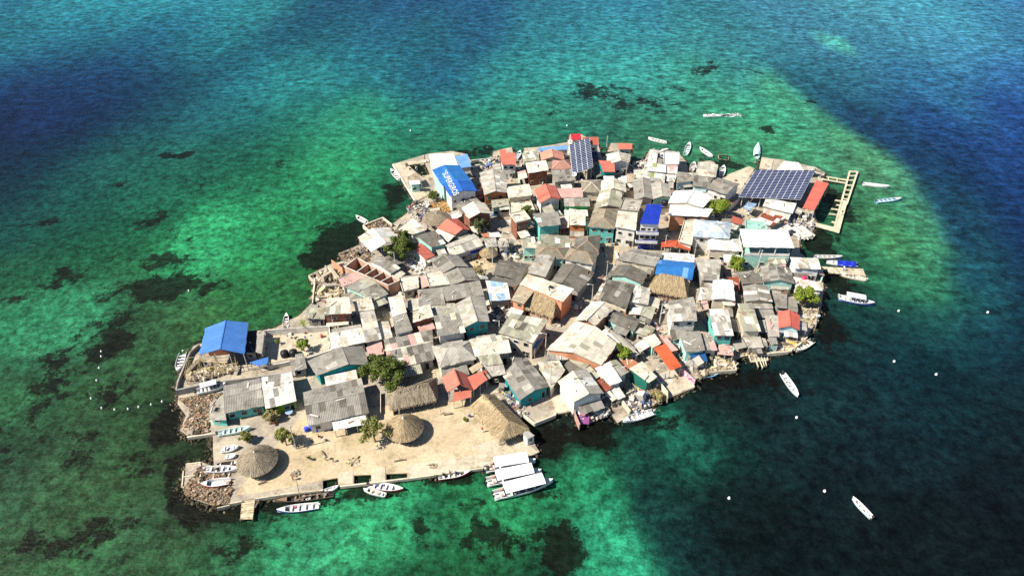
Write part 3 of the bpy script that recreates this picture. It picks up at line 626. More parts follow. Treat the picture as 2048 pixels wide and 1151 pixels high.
CLUTTER = [
 ('rubble','brown broken shells and stones heaped at the western corner',[(-63.77,84.56),(-62.3,89.8),(-56.65,88.34),(-53.76,84.1),(-53.99,81.16),(-56.24,80.5),(-59.54,81.83),(-62.53,82.73)],3000,'rub',0.155),
 ('rubble','pale rubble shore under the stranded canopy boat',[(-73.26,107.91),(-69.67,109.05),(-64.03,109.92),(-65.67,105.94),(-64.71,101.84),(-69.19,101.84),(-69.74,105.1)],2400,'rub',0.155),
 ('rubble','rubble beach beside the turquoise annex',[(-69.79,99.89),(-68.99,102.95),(-64.55,101.83),(-63.34,98.54),(-67.54,97.73)],1000,'rub',0.18),
 ('debris','driftwood and planks in the western dock basin',[(-54.17,152.66),(-49.59,156.81),(-45.05,153.89),(-44.49,148.26),(-42.82,144.39),(-47.89,143.63),(-51.03,141.76)],420,'wood',0.5),
 ('debris','stone fill in the yard by the moored dinghy',[(-43.7,177.37),(-39.34,180.89),(-35.91,177.87),(-34.32,173.95),(-36.79,176.39),(-40.53,176.14),(-42.34,173.95)],350,'rub',0.28),
 ('rubble','tan rubble on the west shore below the white pavilion',[(-48.8,163.08),(-44.62,165.55),(-42.51,166.91),(-39.61,163.3),(-39.56,159.8),(-42.82,161.1),(-46.32,159.37)],420,'rub',0.28),
 ('debris','loose timber under the scaffold frame',[(-73.81,116.51),(-72.05,119.01),(-63.65,118.38),(-62.64,116.51),(-72.83,113.16)],300,'wood',0.5),
 ('debris','household clutter in the laundry yard',[(-3.14,110.9),(-1.59,112.14),(2.16,106.41),(3.63,103.24),(1.69,102.4),(-0.89,106.41)],220,'mix',0.35),
 ('debris','clutter on the purple cloth jetty',[(13.83,105.59),(17.24,107.76),(20.09,107.76),(21.31,103.98),(19.52,102.14),(14.3,101.11)],320,'mix',0.4),
 ('debris','boat gear and boards on the ramp yard',[(23.48,108.87),(27.4,110.56),(30.28,107.76),(29.5,105.32),(25.7,103.98)],300,'mix',0.4),
 ('debris','rubble and weeds in the shore shrub yard',[(28.23,110.56),(32.24,111.13),(34.04,108.32),(30.39,105.86),(28.85,107.76)],260,'rub',0.3),
 ('debris','scrap heaped at the northern reach of clutter yard',[(41.34,215.32),(44.3,218.48),(46.24,217.95),(45.38,212.21),(41.17,212.21)],220,'mix',0.4),
 ('debris','white boards piled at the north shore',[(44.85,208.67),(50.97,208.67),(58.05,224.46),(49.03,226.14),(46.01,216.36)],300,'white',0.5),
 ('debris','plank pile on the rocky east shore',[(81.87,179.15),(85.17,177.15),(86.67,172.47),(84.86,170.19),(81.95,171.71),(81.64,175.57)],420,'white',0.45),
 ('debris','nets and boards on the rounded east shore',[(62.26,127.45),(65.79,128.71),(71.07,128.08),(68.6,125.6),(65.24,123.47),(61.83,123.78)],420,'wood',0.38),
 ('debris','sticks and weeds under the shore tree',[(70.95,139.98),(74.5,139.98),(77.83,139.98),(74.89,132.56),(72.95,133.87),(72.51,136.55)],260,'wood',0.4),
 ('debris','scrap wood in the wash yard',[(42.12,119.06),(46.13,120.8),(52.03,120.8),(51.57,117.35),(45.59,116.5),(41.86,114.82)],420,'wood',0.4),
 ('debris','stilt jetty boards and nets',[(53.4,124.68),(56.54,125.6),(59.85,124.08),(60.05,122.58),(55.92,121.69),(53.62,122.28)],260,'wood',0.4),
 ('debris','rooftop rubble beside grey gables',[(-28.53,160.67),(-23.13,157.23),(-22.25,153.07),(-25.45,153.07),(-28.64,157.23)],200,'white',0.4),
 ('debris','scrap in the courtyard of frames',[(-3.8,166.32),(-0.69,166.32),(2.63,164),(2.8,160.23),(-0.89,160.23),(-3.5,160.23)],260,'mix',0.4),
 ('debris','junk between the sky blue patched roof and salmon wing',[(-5.78,141.56),(-0.42,142.27),(-0.41,137.05),(-2.11,132.06),(-4.72,133.7)],200,'mix',0.4),
 ('debris','dry palm fronds heaped by the round thatch',[(-25.26,190.14),(-21.72,191.91),(-18.71,188.39),(-18.93,184.96),(-23.06,185.81)],420,'frond',0.6),
 ('debris','fishing clutter on the northwest shore',[(-32.53,187.52),(-30,191.46),(-25.72,190.14),(-25.25,184.96),(-27.53,180.79),(-30.82,182.44)],300,'mix',0.4),
 ('debris','yard clutter north of the grey whitewashed gable',[(-10.95,218.36),(-4.67,221.05),(-3.56,213.12),(-5.78,212.1),(-10.7,211.08)],240,'mix',0.4),
 ('debris','garden clutter beside the orange canopy',[(37.98,123.17),(40.69,122.28),(43.4,117.91),(41.91,116.22),(40.07,119.06)],240,'mix',0.4),
 ('debris','yard clutter among sheds above the orange canopy',[(29.44,139.98),(32.99,139.98),(35.13,133.87),(36.43,131.26),(34.52,129.98),(31.74,135.87)],260,'mix',0.4),
 ('debris','balcony clutter below the bright blue roof',[(36.03,143.88),(40.48,143.52),(40.11,141.39),(37.42,139.98),(35.14,141.03)],140,'mix',0.35),
 ('debris','scrap under the rust red patched roof',[(83.51,183.6),(90.83,182.61),(87.99,174.07),(83.77,176.86)],300,'mix',0.4)]
ITEMS = {'tanks':[((-53.28,121.58),0.7,'black water tank west of the pair in the patio'),((-51.3,121.9),0.7,'black water tank east of the pair in the patio'),((45.45,181.8),5.3,'black water tank on the roof behind the blue topped building')],'drums':[((-43.04,98.94),'bright blue plastic drum against the plaza veranda'),((-42.19,99.35),'blue plastic drum middle of the plaza three'),((-40.84,98.94),'blue plastic drum nearest the veranda steps')],'dish':((19.68,198.8),5.3),'table':(-47.83,103.6),'planter':(-50.57,101.27),'rocks':(-48.7,85.72),'ball':(76,147.14),'chairs':[(-39.92,97.07),(-38.87,96.54)],'wake':[(80.41,255.79),(88.51,256.76)],'cloth':(15.3,101.37),'booth':[(3.14,94.81),(4.63,95.79),(3.18,97.21),(2.18,96.36)]}
WATER = [
 (-332.08,493.75,15.6,51.5,0.0028,0.107,0.1714),
 (-234.79,493.75,15.6,51.5,0.0043,0.2188,0.273),
 (-137.5,493.75,15.6,51.5,0.0047,0.0861,0.1307),
 (-40.21,493.75,15.6,51.5,0.0062,0.0677,0.1538),
 (57.08,493.75,15.6,51.5,0.0081,0.1436,0.1927),
 (154.36,493.75,15.6,51.5,0.0226,0.1714,0.273),
 (251.65,493.75,15.6,51.5,0.0326,0.2542,0.3564),
 (335.97,493.75,15.6,51.5,0.0183,0.1307,0.2863),
 (-277.13,397.06,13,35.9,0.0028,0.1185,0.1804),
 (-236.54,397.06,13,35.9,0.0043,0.2023,0.2542),
 (-195.94,397.06,13,35.9,0.0043,0.2188,0.273),
 (-155.35,397.06,13,35.9,0.0043,0.1865,0.2542),
 (-136.4,397.06,13,35.9,0.0062,0.2188,0.2188),
 (-109.34,397.06,13,35.9,0.0034,0.0595,0.1199),
 (-87.69,397.06,13,35.9,0.0041,0.0677,0.1307),
 (-60.62,397.06,13,35.9,0.0053,0.0595,0.142),
 (-20.03,397.06,13,35.9,0.0062,0.0766,0.1662),
 (20.57,397.06,13,35.9,0.0081,0.1257,0.1927),
 (61.16,397.06,13,35.9,0.0113,0.1628,0.2542),
 (101.76,397.06,13,35.9,0.0102,0.1436,0.1927),
 (142.35,397.06,13,35.9,0.0226,0.1714,0.2542),
 (182.95,397.06,13,35.9,0.0326,0.2256,0.2926),
 (223.55,397.06,13,35.9,0.0273,0.2616,0.3564),
 (250.61,397.06,13,35.9,0.0183,0.1714,0.2863),
 (280.38,397.06,13,35.9,0.0171,0.1257,0.2863),
 (-247.55,345,11.6,28.6,0.0011,0.0766,0.1199),
 (-223.37,345,11.6,28.6,0.0028,0.1185,0.1865),
 (-199.2,345,11.6,28.6,0.0011,0.0712,0.1242),
 (-175.03,345,11.6,28.6,0.0011,0.0712,0.142),
 (-150.85,345,11.6,28.6,0.0011,0.0901,0.142),
 (-138.76,345,11.6,28.6,0.0014,0.1357,0.1714),
 (-114.59,345,11.6,28.6,0.0018,0.0595,0.1),
 (-90.41,345,11.6,28.6,0.0027,0.0901,0.1199),
 (-66.24,345,11.6,28.6,0.0043,0.1185,0.1865),
 (-42.06,345,11.6,28.6,0.0034,0.0901,0.1199),
 (-17.89,345,11.6,28.6,0.0047,0.0766,0.142),
 (18.37,345,11.6,28.6,0.0086,0.1714,0.2023),
 (54.63,345,11.6,28.6,0.0113,0.2188,0.2361),
 (90.9,345,11.6,28.6,0.0146,0.1927,0.2023),
 (115.07,345,11.6,28.6,0.0183,0.1714,0.2188),
 (151.33,345,11.6,28.6,0.0226,0.1571,0.2361),
 (175.51,345,11.6,28.6,0.0183,0.1571,0.2542),
 (211.77,345,11.6,28.6,0.0254,0.2023,0.3343),
 (250.45,345,11.6,28.6,0.0136,0.1185,0.2527),
 (-217.23,291.64,10.2,22,0.0024,0.0262,0.0992),
 (-196.01,291.64,10.2,22,0.0037,0.0262,0.0992),
 (-174.8,291.64,10.2,22,0.0024,0.0262,0.0897),
 (-153.59,291.64,10.2,22,0.0024,0.0262,0.0807),
 (-132.37,291.64,10.2,22,0.0024,0.0482,0.0807),
 (-111.16,291.64,10.2,22,0.0015,0.1329,0.1878),
 (-98.43,291.64,10.2,22,0.003,0.2159,0.2051),
 (-79.34,291.64,10.2,22,0.003,0.162,0.1714),
 (-58.13,291.64,10.2,22,0.003,0.1329,0.1559),
 (-36.91,291.64,10.2,22,0.0048,0.0908,0.1559),
 (-26.3,291.64,10.2,22,0.0048,0.0908,0.1559),
 (-5.09,291.64,10.2,22,0.007,0.2051,0.1878),
 (26.73,291.64,10.2,22,0.0097,0.2705,0.2232),
 (58.55,291.64,10.2,22,0.013,0.2705,0.2232),
 (79.76,291.64,10.2,22,0.0168,0.2307,0.1559),
 (100.98,291.64,10.2,22,0.0168,0.2051,0.1878),
 (122.19,291.64,10.2,22,0.013,0.1413,0.2051),
 (143.4,291.64,10.2,22,0.0082,0.0976,0.1559),
 (175.22,291.64,10.2,22,0.0101,0.107,0.2307),
 (219.77,291.64,10.2,22,0.0082,0.0802,0.2655),
 (-194.77,252.13,9.1,17.7,0.0024,0.013,0.0571),
 (-175.75,252.13,9.1,17.7,0.0042,0.0212,0.0897),
 (-156.73,252.13,9.1,17.7,0.0024,0.0212,0.0645),
 (-137.71,252.13,9.1,17.7,0.0024,0.0452,0.0723),
 (-118.69,252.13,9.1,17.7,0.004,0.1022,0.117),
 (-99.67,252.13,9.1,17.7,0.0015,0.0802,0.0802),
 (-80.65,252.13,9.1,17.7,0.0015,0.1413,0.0908),
 (-61.63,252.13,9.1,17.7,0.0024,0.1812,0.1144),
 (-42.61,252.13,9.1,17.7,0.003,0.1812,0.1022),
 (-23.59,252.13,9.1,17.7,0.0037,0.1812,0.0908),
 (-4.56,252.13,9.1,17.7,0.006,0.2051,0.1144),
 (14.46,252.13,9.1,17.7,0.008,0.162,0.0908),
 (33.48,252.13,9.1,17.7,0.0097,0.1144,0.0704),
 (52.5,252.13,9.1,17.7,0.0116,0.1329,0.0704),
 (71.52,252.13,9.1,17.7,0.0152,0.1946,0.1022),
 (90.54,252.13,9.1,17.7,0.0168,0.2831,0.1274),
 (105.76,252.13,9.1,17.7,0.0194,0.3278,0.1559),
 (117.17,252.13,9.1,17.7,0.0116,0.1144,0.1022),
 (132.38,252.13,9.1,17.7,0.0045,0.0423,0.0976),
 (157.11,252.13,9.1,17.7,0.0045,0.0423,0.1559),
 (197.05,252.13,9.1,17.7,0.0045,0.0423,0.1838),
 (-176.52,220.01,8.3,14.6,0.0012,0.0168,0.0381),
 (-159.29,220.01,8.3,14.6,0.0012,0.0262,0.0503),
 (-142.05,220.01,8.3,14.6,0.0024,0.0704,0.0648),
 (-124.81,220.01,8.3,14.6,0.003,0.0908,0.0648),
 (-107.57,220.01,8.3,14.6,0.003,0.0908,0.0565),
 (-90.33,220.01,8.3,14.6,0.0015,0.0844,0.0452),
 (-73.09,220.01,8.3,14.6,0.0015,0.1221,0.0529),
 (-59.3,220.01,8.3,14.6,0.0024,0.2307,0.0802),
 (-47.23,220.01,8.3,14.6,0.003,0.15,0.0704),
 (-30,220.01,8.3,14.6,0.0044,0.1022,0.0529),
 (-11.03,220.01,8.3,14.6,0.0044,0.0908,0.0452),
 (13.1,220.01,8.3,14.6,0.007,0.0908,0.0482),
 (45.86,220.01,8.3,14.6,0.0194,0.1274,0.0612),
 (64.82,220.01,8.3,14.6,0.0232,0.162,0.0704),
 (78.61,220.01,8.3,14.6,0.0232,0.162,0.0704),
 (92.4,220.01,8.3,14.6,0.0296,0.2159,0.0908),
 (107.91,220.01,8.3,14.6,0.0395,0.2307,0.1022),
 (121.71,220.01,8.3,14.6,0.0232,0.1559,0.0908),
 (133.77,220.01,8.3,14.6,0.0045,0.0452,0.0786),
 (151.01,220.01,8.3,14.6,0.0029,0.0262,0.0878),
 (178.59,220.01,8.3,14.6,0.0045,0.0382,0.1559),
 (-161.4,193.4,7.6,12.2,0.0012,0.0262,0.0381),
 (-145.64,193.4,7.6,12.2,0.0015,0.0612,0.0565),
 (-129.88,193.4,7.6,12.2,0.0015,0.0704,0.0488),
 (-114.12,193.4,7.6,12.2,0.0027,0.1144,0.0648),
 (-98.36,193.4,7.6,12.2,0.0015,0.1022,0.0488),
 (-82.59,193.4,7.6,12.2,0.0015,0.162,0.0704),
 (-66.83,193.4,7.6,12.2,0.0015,0.1946,0.0704),
 (-51.07,193.4,7.6,12.2,0.0015,0.162,0.0529),
 (-40.04,193.4,7.6,12.2,0.0037,0.0648,0.0262),
 (104.98,193.4,7.6,12.2,0.013,0.0762,0.0382),
 (116.01,193.4,7.6,12.2,0.0296,0.1812,0.0704),
 (127.04,193.4,7.6,12.2,0.0144,0.15,0.0908),
 (134.92,193.4,7.6,12.2,0.0034,0.0529,0.07),
 (145.96,193.4,7.6,12.2,0.0024,0.0262,0.0878),
 (163.3,193.4,7.6,12.2,0.0024,0.0296,0.119),
 (-148.67,170.99,7,10.3,0.0015,0.0529,0.0417),
 (-134.15,170.99,7,10.3,0.0015,0.0612,0.0353),
 (-119.63,170.99,7,10.3,0.0015,0.0612,0.0296),
 (-105.11,170.99,7,10.3,0.003,0.0908,0.0353),
 (-90.6,170.99,7,10.3,0.004,0.2705,0.0835),
 (-80.43,170.99,7,10.3,0.004,0.2705,0.0738),
 (-68.82,170.99,7,10.3,0.003,0.162,0.0452),
 (-54.3,170.99,7,10.3,0.003,0.0844,0.0262),
 (98.14,170.99,7,10.3,0.0097,0.107,0.0452),
 (108.31,170.99,7,10.3,0.0194,0.1714,0.0612),
 (119.92,170.99,7,10.3,0.0194,0.2159,0.0908),
 (127.18,170.99,7,10.3,0.006,0.0908,0.0908),
 (135.89,170.99,7,10.3,0.0019,0.0262,0.0786),
 (150.41,170.99,7,10.3,0.0019,0.0194,0.0786),
 (-137.8,151.86,6.5,8.9,0.006,0.0754,0.0313),
 (-124.34,151.86,6.5,8.9,0.006,0.1074,0.043),
 (-110.88,151.86,6.5,8.9,0.006,0.096,0.0369),
 (-97.43,151.86,6.5,8.9,0.0152,0.0754,0.0262),
 (-83.97,151.86,6.5,8.9,0.0168,0.1074,0.0313),
 (-70.51,151.86,6.5,8.9,0.007,0.15,0.0382),
 (-59.75,151.86,6.5,8.9,0.0116,0.107,0.0262),
 (90.97,151.86,6.5,8.9,0.007,0.0382,0.0232),
 (101.73,151.86,6.5,8.9,0.0116,0.162,0.0704),
 (111.15,151.86,6.5,8.9,0.006,0.1221,0.0612),
 (120.57,151.86,6.5,8.9,0.0037,0.0908,0.0908),
 (128.65,151.86,6.5,8.9,0.0019,0.0319,0.0619),
 (139.41,151.86,6.5,8.9,0.0019,0.0212,0.0545),
 (-128.41,135.34,6,7.7,0.0116,0.1462,0.057),
 (-115.87,135.34,6,7.7,0.0168,0.1606,0.0648),
 (-108.34,135.34,6,7.7,0.0203,0.1823,0.0648),
 (-97.06,135.34,6,7.7,0.0152,0.0576,0.0244),
 (-87.03,135.34,6,7.7,0.0222,0.0916,0.0313),
 (-75.74,135.34,6,7.7,0.0262,0.1146,0.0313),
 (-65.71,135.34,6,7.7,0.0116,0.0976,0.0262),
 (82.26,135.34,6,7.7,0.0044,0.0382,0.0319),
 (92.29,135.34,6,7.7,0.003,0.0319,0.0382),
 (103.58,135.34,6,7.7,0.0024,0.0452,0.0529),
 (116.12,135.34,6,7.7,0.0024,0.0382,0.0612),
 (129.91,135.34,6,7.7,0.0019,0.0262,0.0476),
 (-120.21,120.92,5.6,6.7,0.0116,0.0853,0.0369),
 (-108.47,120.92,5.6,6.7,0.0137,0.0498,0.0244),
 (-96.73,120.92,5.6,6.7,0.0137,0.0576,0.0244),
 (-89.69,120.92,5.6,6.7,0.0203,0.1005,0.0369),
 (-81.47,120.92,5.6,6.7,0.0222,0.0662,0.0217),
 (74.66,120.92,5.6,6.7,0.0044,0.0212,0.0212),
 (85.23,120.92,5.6,6.7,0.0024,0.0262,0.0382),
 (96.97,120.92,5.6,6.7,0.0012,0.0212,0.03),
 (121.62,120.92,5.6,6.7,0.0019,0.0212,0.0353),
 (-113,108.23,5.3,6,0.0168,0.1074,0.0369),
 (-104.18,108.23,5.3,6,0.0168,0.1195,0.043),
 (-93.14,108.23,5.3,6,0.0222,0.0754,0.0262),
 (-82.1,108.23,5.3,6,0.0185,0.0716,0.0217),
 (-75.48,108.23,5.3,6,0.0152,0.0324,0.0134),
 (43.7,108.23,5.3,6,0.008,0.013,0.013),
 (52.53,108.23,5.3,6,0.0044,0.0168,0.0168),
 (63.56,108.23,5.3,6,0.004,0.0252,0.0296),
 (80.12,108.23,5.3,6,0.0033,0.0212,0.0296),
 (96.67,108.23,5.3,6,0.0027,0.0194,0.0271),
 (114.33,108.23,5.3,6,0.0032,0.0212,0.03),
 (-106.61,96.98,5,5.3,0.011,0.0426,0.0192),
 (-98.28,96.98,5,5.3,0.0137,0.0513,0.0226),
 (-88.91,96.98,5,5.3,0.0222,0.0793,0.0313),
 (-79.54,96.98,5,5.3,0.0222,0.0793,0.0262),
 (-73.29,96.98,5,5.3,0.0137,0.0248,0.011),
 (9.99,96.98,5,5.3,0.0116,0.0212,0.016),
 (18.32,96.98,5,5.3,0.006,0.0176,0.0144),
 (26.65,96.98,5,5.3,0.004,0.0232,0.0194),
 (33.94,96.98,5,5.3,0.0015,0.1221,0.0704),
 (41.23,96.98,5,5.3,0.0027,0.0452,0.0382),
 (54.76,96.98,5,5.3,0.0044,0.0194,0.0232),
 (75.59,96.98,5,5.3,0.004,0.0168,0.0232),
 (107.86,96.98,5,5.3,0.0032,0.0144,0.0185),
 (-100.9,86.93,4.7,4.8,0.0168,0.061,0.0313),
 (-91.05,86.93,4.7,4.8,0.0222,0.0793,0.0313),
 (-81.19,86.93,4.7,4.8,0.0262,0.0874,0.0313),
 (-71.34,86.93,4.7,4.8,0.0222,0.0754,0.0262),
 (-65.43,86.93,4.7,4.8,0.0152,0.0201,0.0098),
 (8.47,86.93,4.7,4.8,0.003,0.0482,0.0232),
 (14.39,86.93,4.7,4.8,0.0015,0.1559,0.0612),
 (21.28,86.93,4.7,4.8,0.0024,0.0844,0.0452),
 (27.2,86.93,4.7,4.8,0.004,0.0262,0.0232),
 (41.98,86.93,4.7,4.8,0.004,0.013,0.0152),
 (66.61,86.93,4.7,4.8,0.0037,0.013,0.0168),
 (102.08,86.93,4.7,4.8,0.0037,0.0116,0.0168),
 (-95.77,77.91,4.5,4.3,0.0222,0.0874,0.0369),
 (-81.74,77.91,4.5,4.3,0.0222,0.0716,0.0262),
 (-69.58,77.91,4.5,4.3,0.0222,0.0874,0.0369),
 (-58.36,77.91,4.5,4.3,0.0185,0.0454,0.0176),
 (-49.01,77.91,4.5,4.3,0.0044,0.0482,0.0212),
 (-39.66,77.91,4.5,4.3,0.006,0.1221,0.0452),
 (-30.3,77.91,4.5,4.3,0.0044,0.1714,0.0612),
 (-24.69,77.91,4.5,4.3,0.0044,0.2232,0.0802),
 (-16.27,77.91,4.5,4.3,0.0044,0.1119,0.0452),
 (-6.92,77.91,4.5,4.3,0.0044,0.1714,0.0529),
 (2.43,77.91,4.5,4.3,0.0024,0.2051,0.0704),
 (11.78,77.91,4.5,4.3,0.004,0.0529,0.0262),
 (16.46,77.91,4.5,4.3,0.0015,0.1714,0.0802),
 (22.07,77.91,4.5,4.3,0.0037,0.0648,0.0482),
 (27.68,77.91,4.5,4.3,0.004,0.0212,0.0232),
 (44.52,77.91,4.5,4.3,0.0037,0.0116,0.013),
 (72.58,77.91,4.5,4.3,0.0037,0.0103,0.013),
 (96.9,77.91,4.5,4.3,0.0037,0.0091,0.013),
 (-91.14,69.76,4.3,3.9,0.0222,0.068,0.0262),
 (-77.79,69.76,4.3,3.9,0.0222,0.1098,0.0369),
 (-64.44,69.76,4.3,3.9,0.0185,0.0716,0.0262),
 (-51.09,69.76,4.3,3.9,0.0185,0.1146,0.043),
 (-42.19,69.76,4.3,3.9,0.0091,0.2016,0.0802),
 (-30.62,69.76,4.3,3.9,0.008,0.1683,0.0704),
 (-23.5,69.76,4.3,3.9,0.0044,0.0723,0.0262),
 (-15.49,69.76,4.3,3.9,0.0044,0.0887,0.0319),
 (-6.59,69.76,4.3,3.9,0.0044,0.0802,0.0262),
 (2.31,69.76,4.3,3.9,0.0044,0.0482,0.0212),
 (8.54,69.76,4.3,3.9,0.0033,0.0194,0.013),
 (13.88,69.76,4.3,3.9,0.0015,0.1559,0.0704),
 (19.22,69.76,4.3,3.9,0.0015,0.2423,0.1144),
 (24.57,69.76,4.3,3.9,0.0027,0.0452,0.0452),
 (33.47,69.76,4.3,3.9,0.0037,0.0144,0.0168),
 (51.27,69.76,4.3,3.9,0.0033,0.0103,0.013),
 (92.21,69.76,4.3,3.9,0.0033,0.0091,0.0116),
 (-86.94,62.36,4.1,3.5,0.0222,0.068,0.0262),
 (-61.47,62.36,4.1,3.5,0.0185,0.0716,0.0262),
 (-36,62.36,4.1,3.5,0.0091,0.1878,0.0802),
 (-10.53,62.36,4.1,3.5,0.0044,0.0802,0.0262),
 (6.45,62.36,4.1,3.5,0.0033,0.0212,0.0144),
 (17.49,62.36,4.1,3.5,0.0015,0.2232,0.1144),
 (25.13,62.36,4.1,3.5,0.003,0.0382,0.0382),
 (48.9,62.36,4.1,3.5,0.0033,0.0103,0.013),
 (87.95,62.36,4.1,3.5,0.0033,0.0091,0.0116),
 (109.75,278.35,4.3,10.7,0.0273,0.2623,0.1413),
 (113.22,263.57,3.8,9.1,0.0252,0.2623,0.1413),
 (117.17,252.13,3.3,7.8,0.0319,0.2623,0.1274),
 (120.12,239.33,3.2,7.2,0.0423,0.2623,0.1144),
 (124.05,230.55,3.1,6.8,0.0452,0.2542,0.107),
 (127.62,221.84,3.1,6.5,0.0482,0.2623,0.1144),
 (129.23,209.47,2.9,6,0.0482,0.2705,0.1274),
 (125.78,193.4,2.8,5.4,0.0369,0.2232,0.1144),
 (124.09,181.74,2.7,4.9,0.0343,0.2307,0.107),
 (121.34,168.44,2.5,4.5,0.0343,0.2623,0.1144),
 (115.95,158.7,2.4,4.1,0.0252,0.2051,0.0908),
 (109.54,151.86,2.6,4.3,0.016,0.1714,0.0802),
 (123.76,283.55,5,12.7,0.0059,0.0802,0.119),
 (126.84,265.95,4.4,10.5,0.0045,0.0482,0.0976),
 (129.53,252.13,4.2,9.7,0.004,0.0382,0.0936),
 (132.35,240.16,4,9.1,0.0037,0.0343,0.0936),
 (136.86,231.33,3.9,8.6,0.0037,0.0343,0.0976),
 (138.19,216.42,3.7,7.8,0.0032,0.0319,0.0936),
 (135.46,199.62,3.5,7,0.0029,0.0382,0.0878),
 (133.01,184.56,3.4,6.3,0.0024,0.0343,0.0822),
 (129.36,170.99,3.2,5.7,0.0024,0.0319,0.0786),
 (123.5,156.38,3.3,5.5,0.0019,0.0452,0.0751),
 (120.6,212.91,4,8.3,0.0452,0.1946,0.0887),
 (111.61,178.97,3.1,5.7,0.0319,0.1812,0.0648),
 (110.48,165.93,3,5.2,0.0296,0.1946,0.0723),
 (105.2,181.74,2.7,4.9,0.0194,0.1221,0.0482),
 (15.37,86.93,2.4,2.9,0.0018,0.2423,0.1022),
 (16.41,82.3,2.5,2.9,0.0018,0.2831,0.1221),
 (17.75,76.84,2.4,2.7,0.0015,0.3278,0.1559),
 (19.58,72.72,2.7,3,0.0015,0.3916,0.1878),
 (15.96,68.32,2.1,2.3,0.0015,0.305,0.1413),
 (20.38,68.32,2.3,2.5,0.0015,0.3278,0.1714),
 (24.41,77.91,2.1,2.4,0.0037,0.0343,0.0343),
 (25.93,72.72,2.4,2.6,0.0033,0.0252,0.0273),
 (25.86,84.59,2.3,2.8,0.0037,0.0296,0.0273),
 (23.23,90.57,2.4,3,0.003,0.0648,0.0395),
 (11.24,84.01,1.9,2.3,0.0024,0.162,0.0612),
 (7.29,82.3,1.9,2.3,0.0024,0.162,0.0612),
 (34.18,98.32,2.3,3,0.0015,0.1413,0.0844),
 (37.45,96.32,2.3,2.9,0.0024,0.0802,0.0545),
 (40.29,102.44,2.4,3.1,0.0044,0.0252,0.0232),
 (30.39,94.36,2.3,2.8,0.003,0.0482,0.0343),
 (-28.08,75.79,3.1,3.5,0.008,0.2961,0.1144),
 (-22.68,76.84,2.8,3.2,0.006,0.305,0.1144),
 (-34.92,73.22,3.1,3.4,0.0116,0.2831,0.1221),
 (-39.16,75.79,2.8,3.1,0.008,0.1878,0.0762),
 (-1.33,80.08,2.8,3.3,0.0037,0.2051,0.0704),
 (-7.98,80.63,2.5,2.9,0.0037,0.1413,0.0482),
 (-87.1,173.6,5,8.9,0.003,0.305,0.107),
 (-90.27,165.93,4.8,8.4,0.0037,0.2705,0.0931),
 (-109.6,135.34,4.3,6.5,0.0116,0.2159,0.0931),
 (-120.88,135.34,3.8,5.8,0.008,0.1878,0.0802),
 (-70.97,173.6,5,8.9,0.003,0.2051,0.0612),
 (-60.07,243.49,6.3,14.3,0.0037,0.2159,0.1144),
 (-58.61,216.42,5.8,12.1,0.003,0.2542,0.0887),
 (155.27,335.9,2.1,6,0.0423,0.3763,0.305),
 (150.1,341.45,1.9,5.6,0.0356,0.3278,0.2961)]
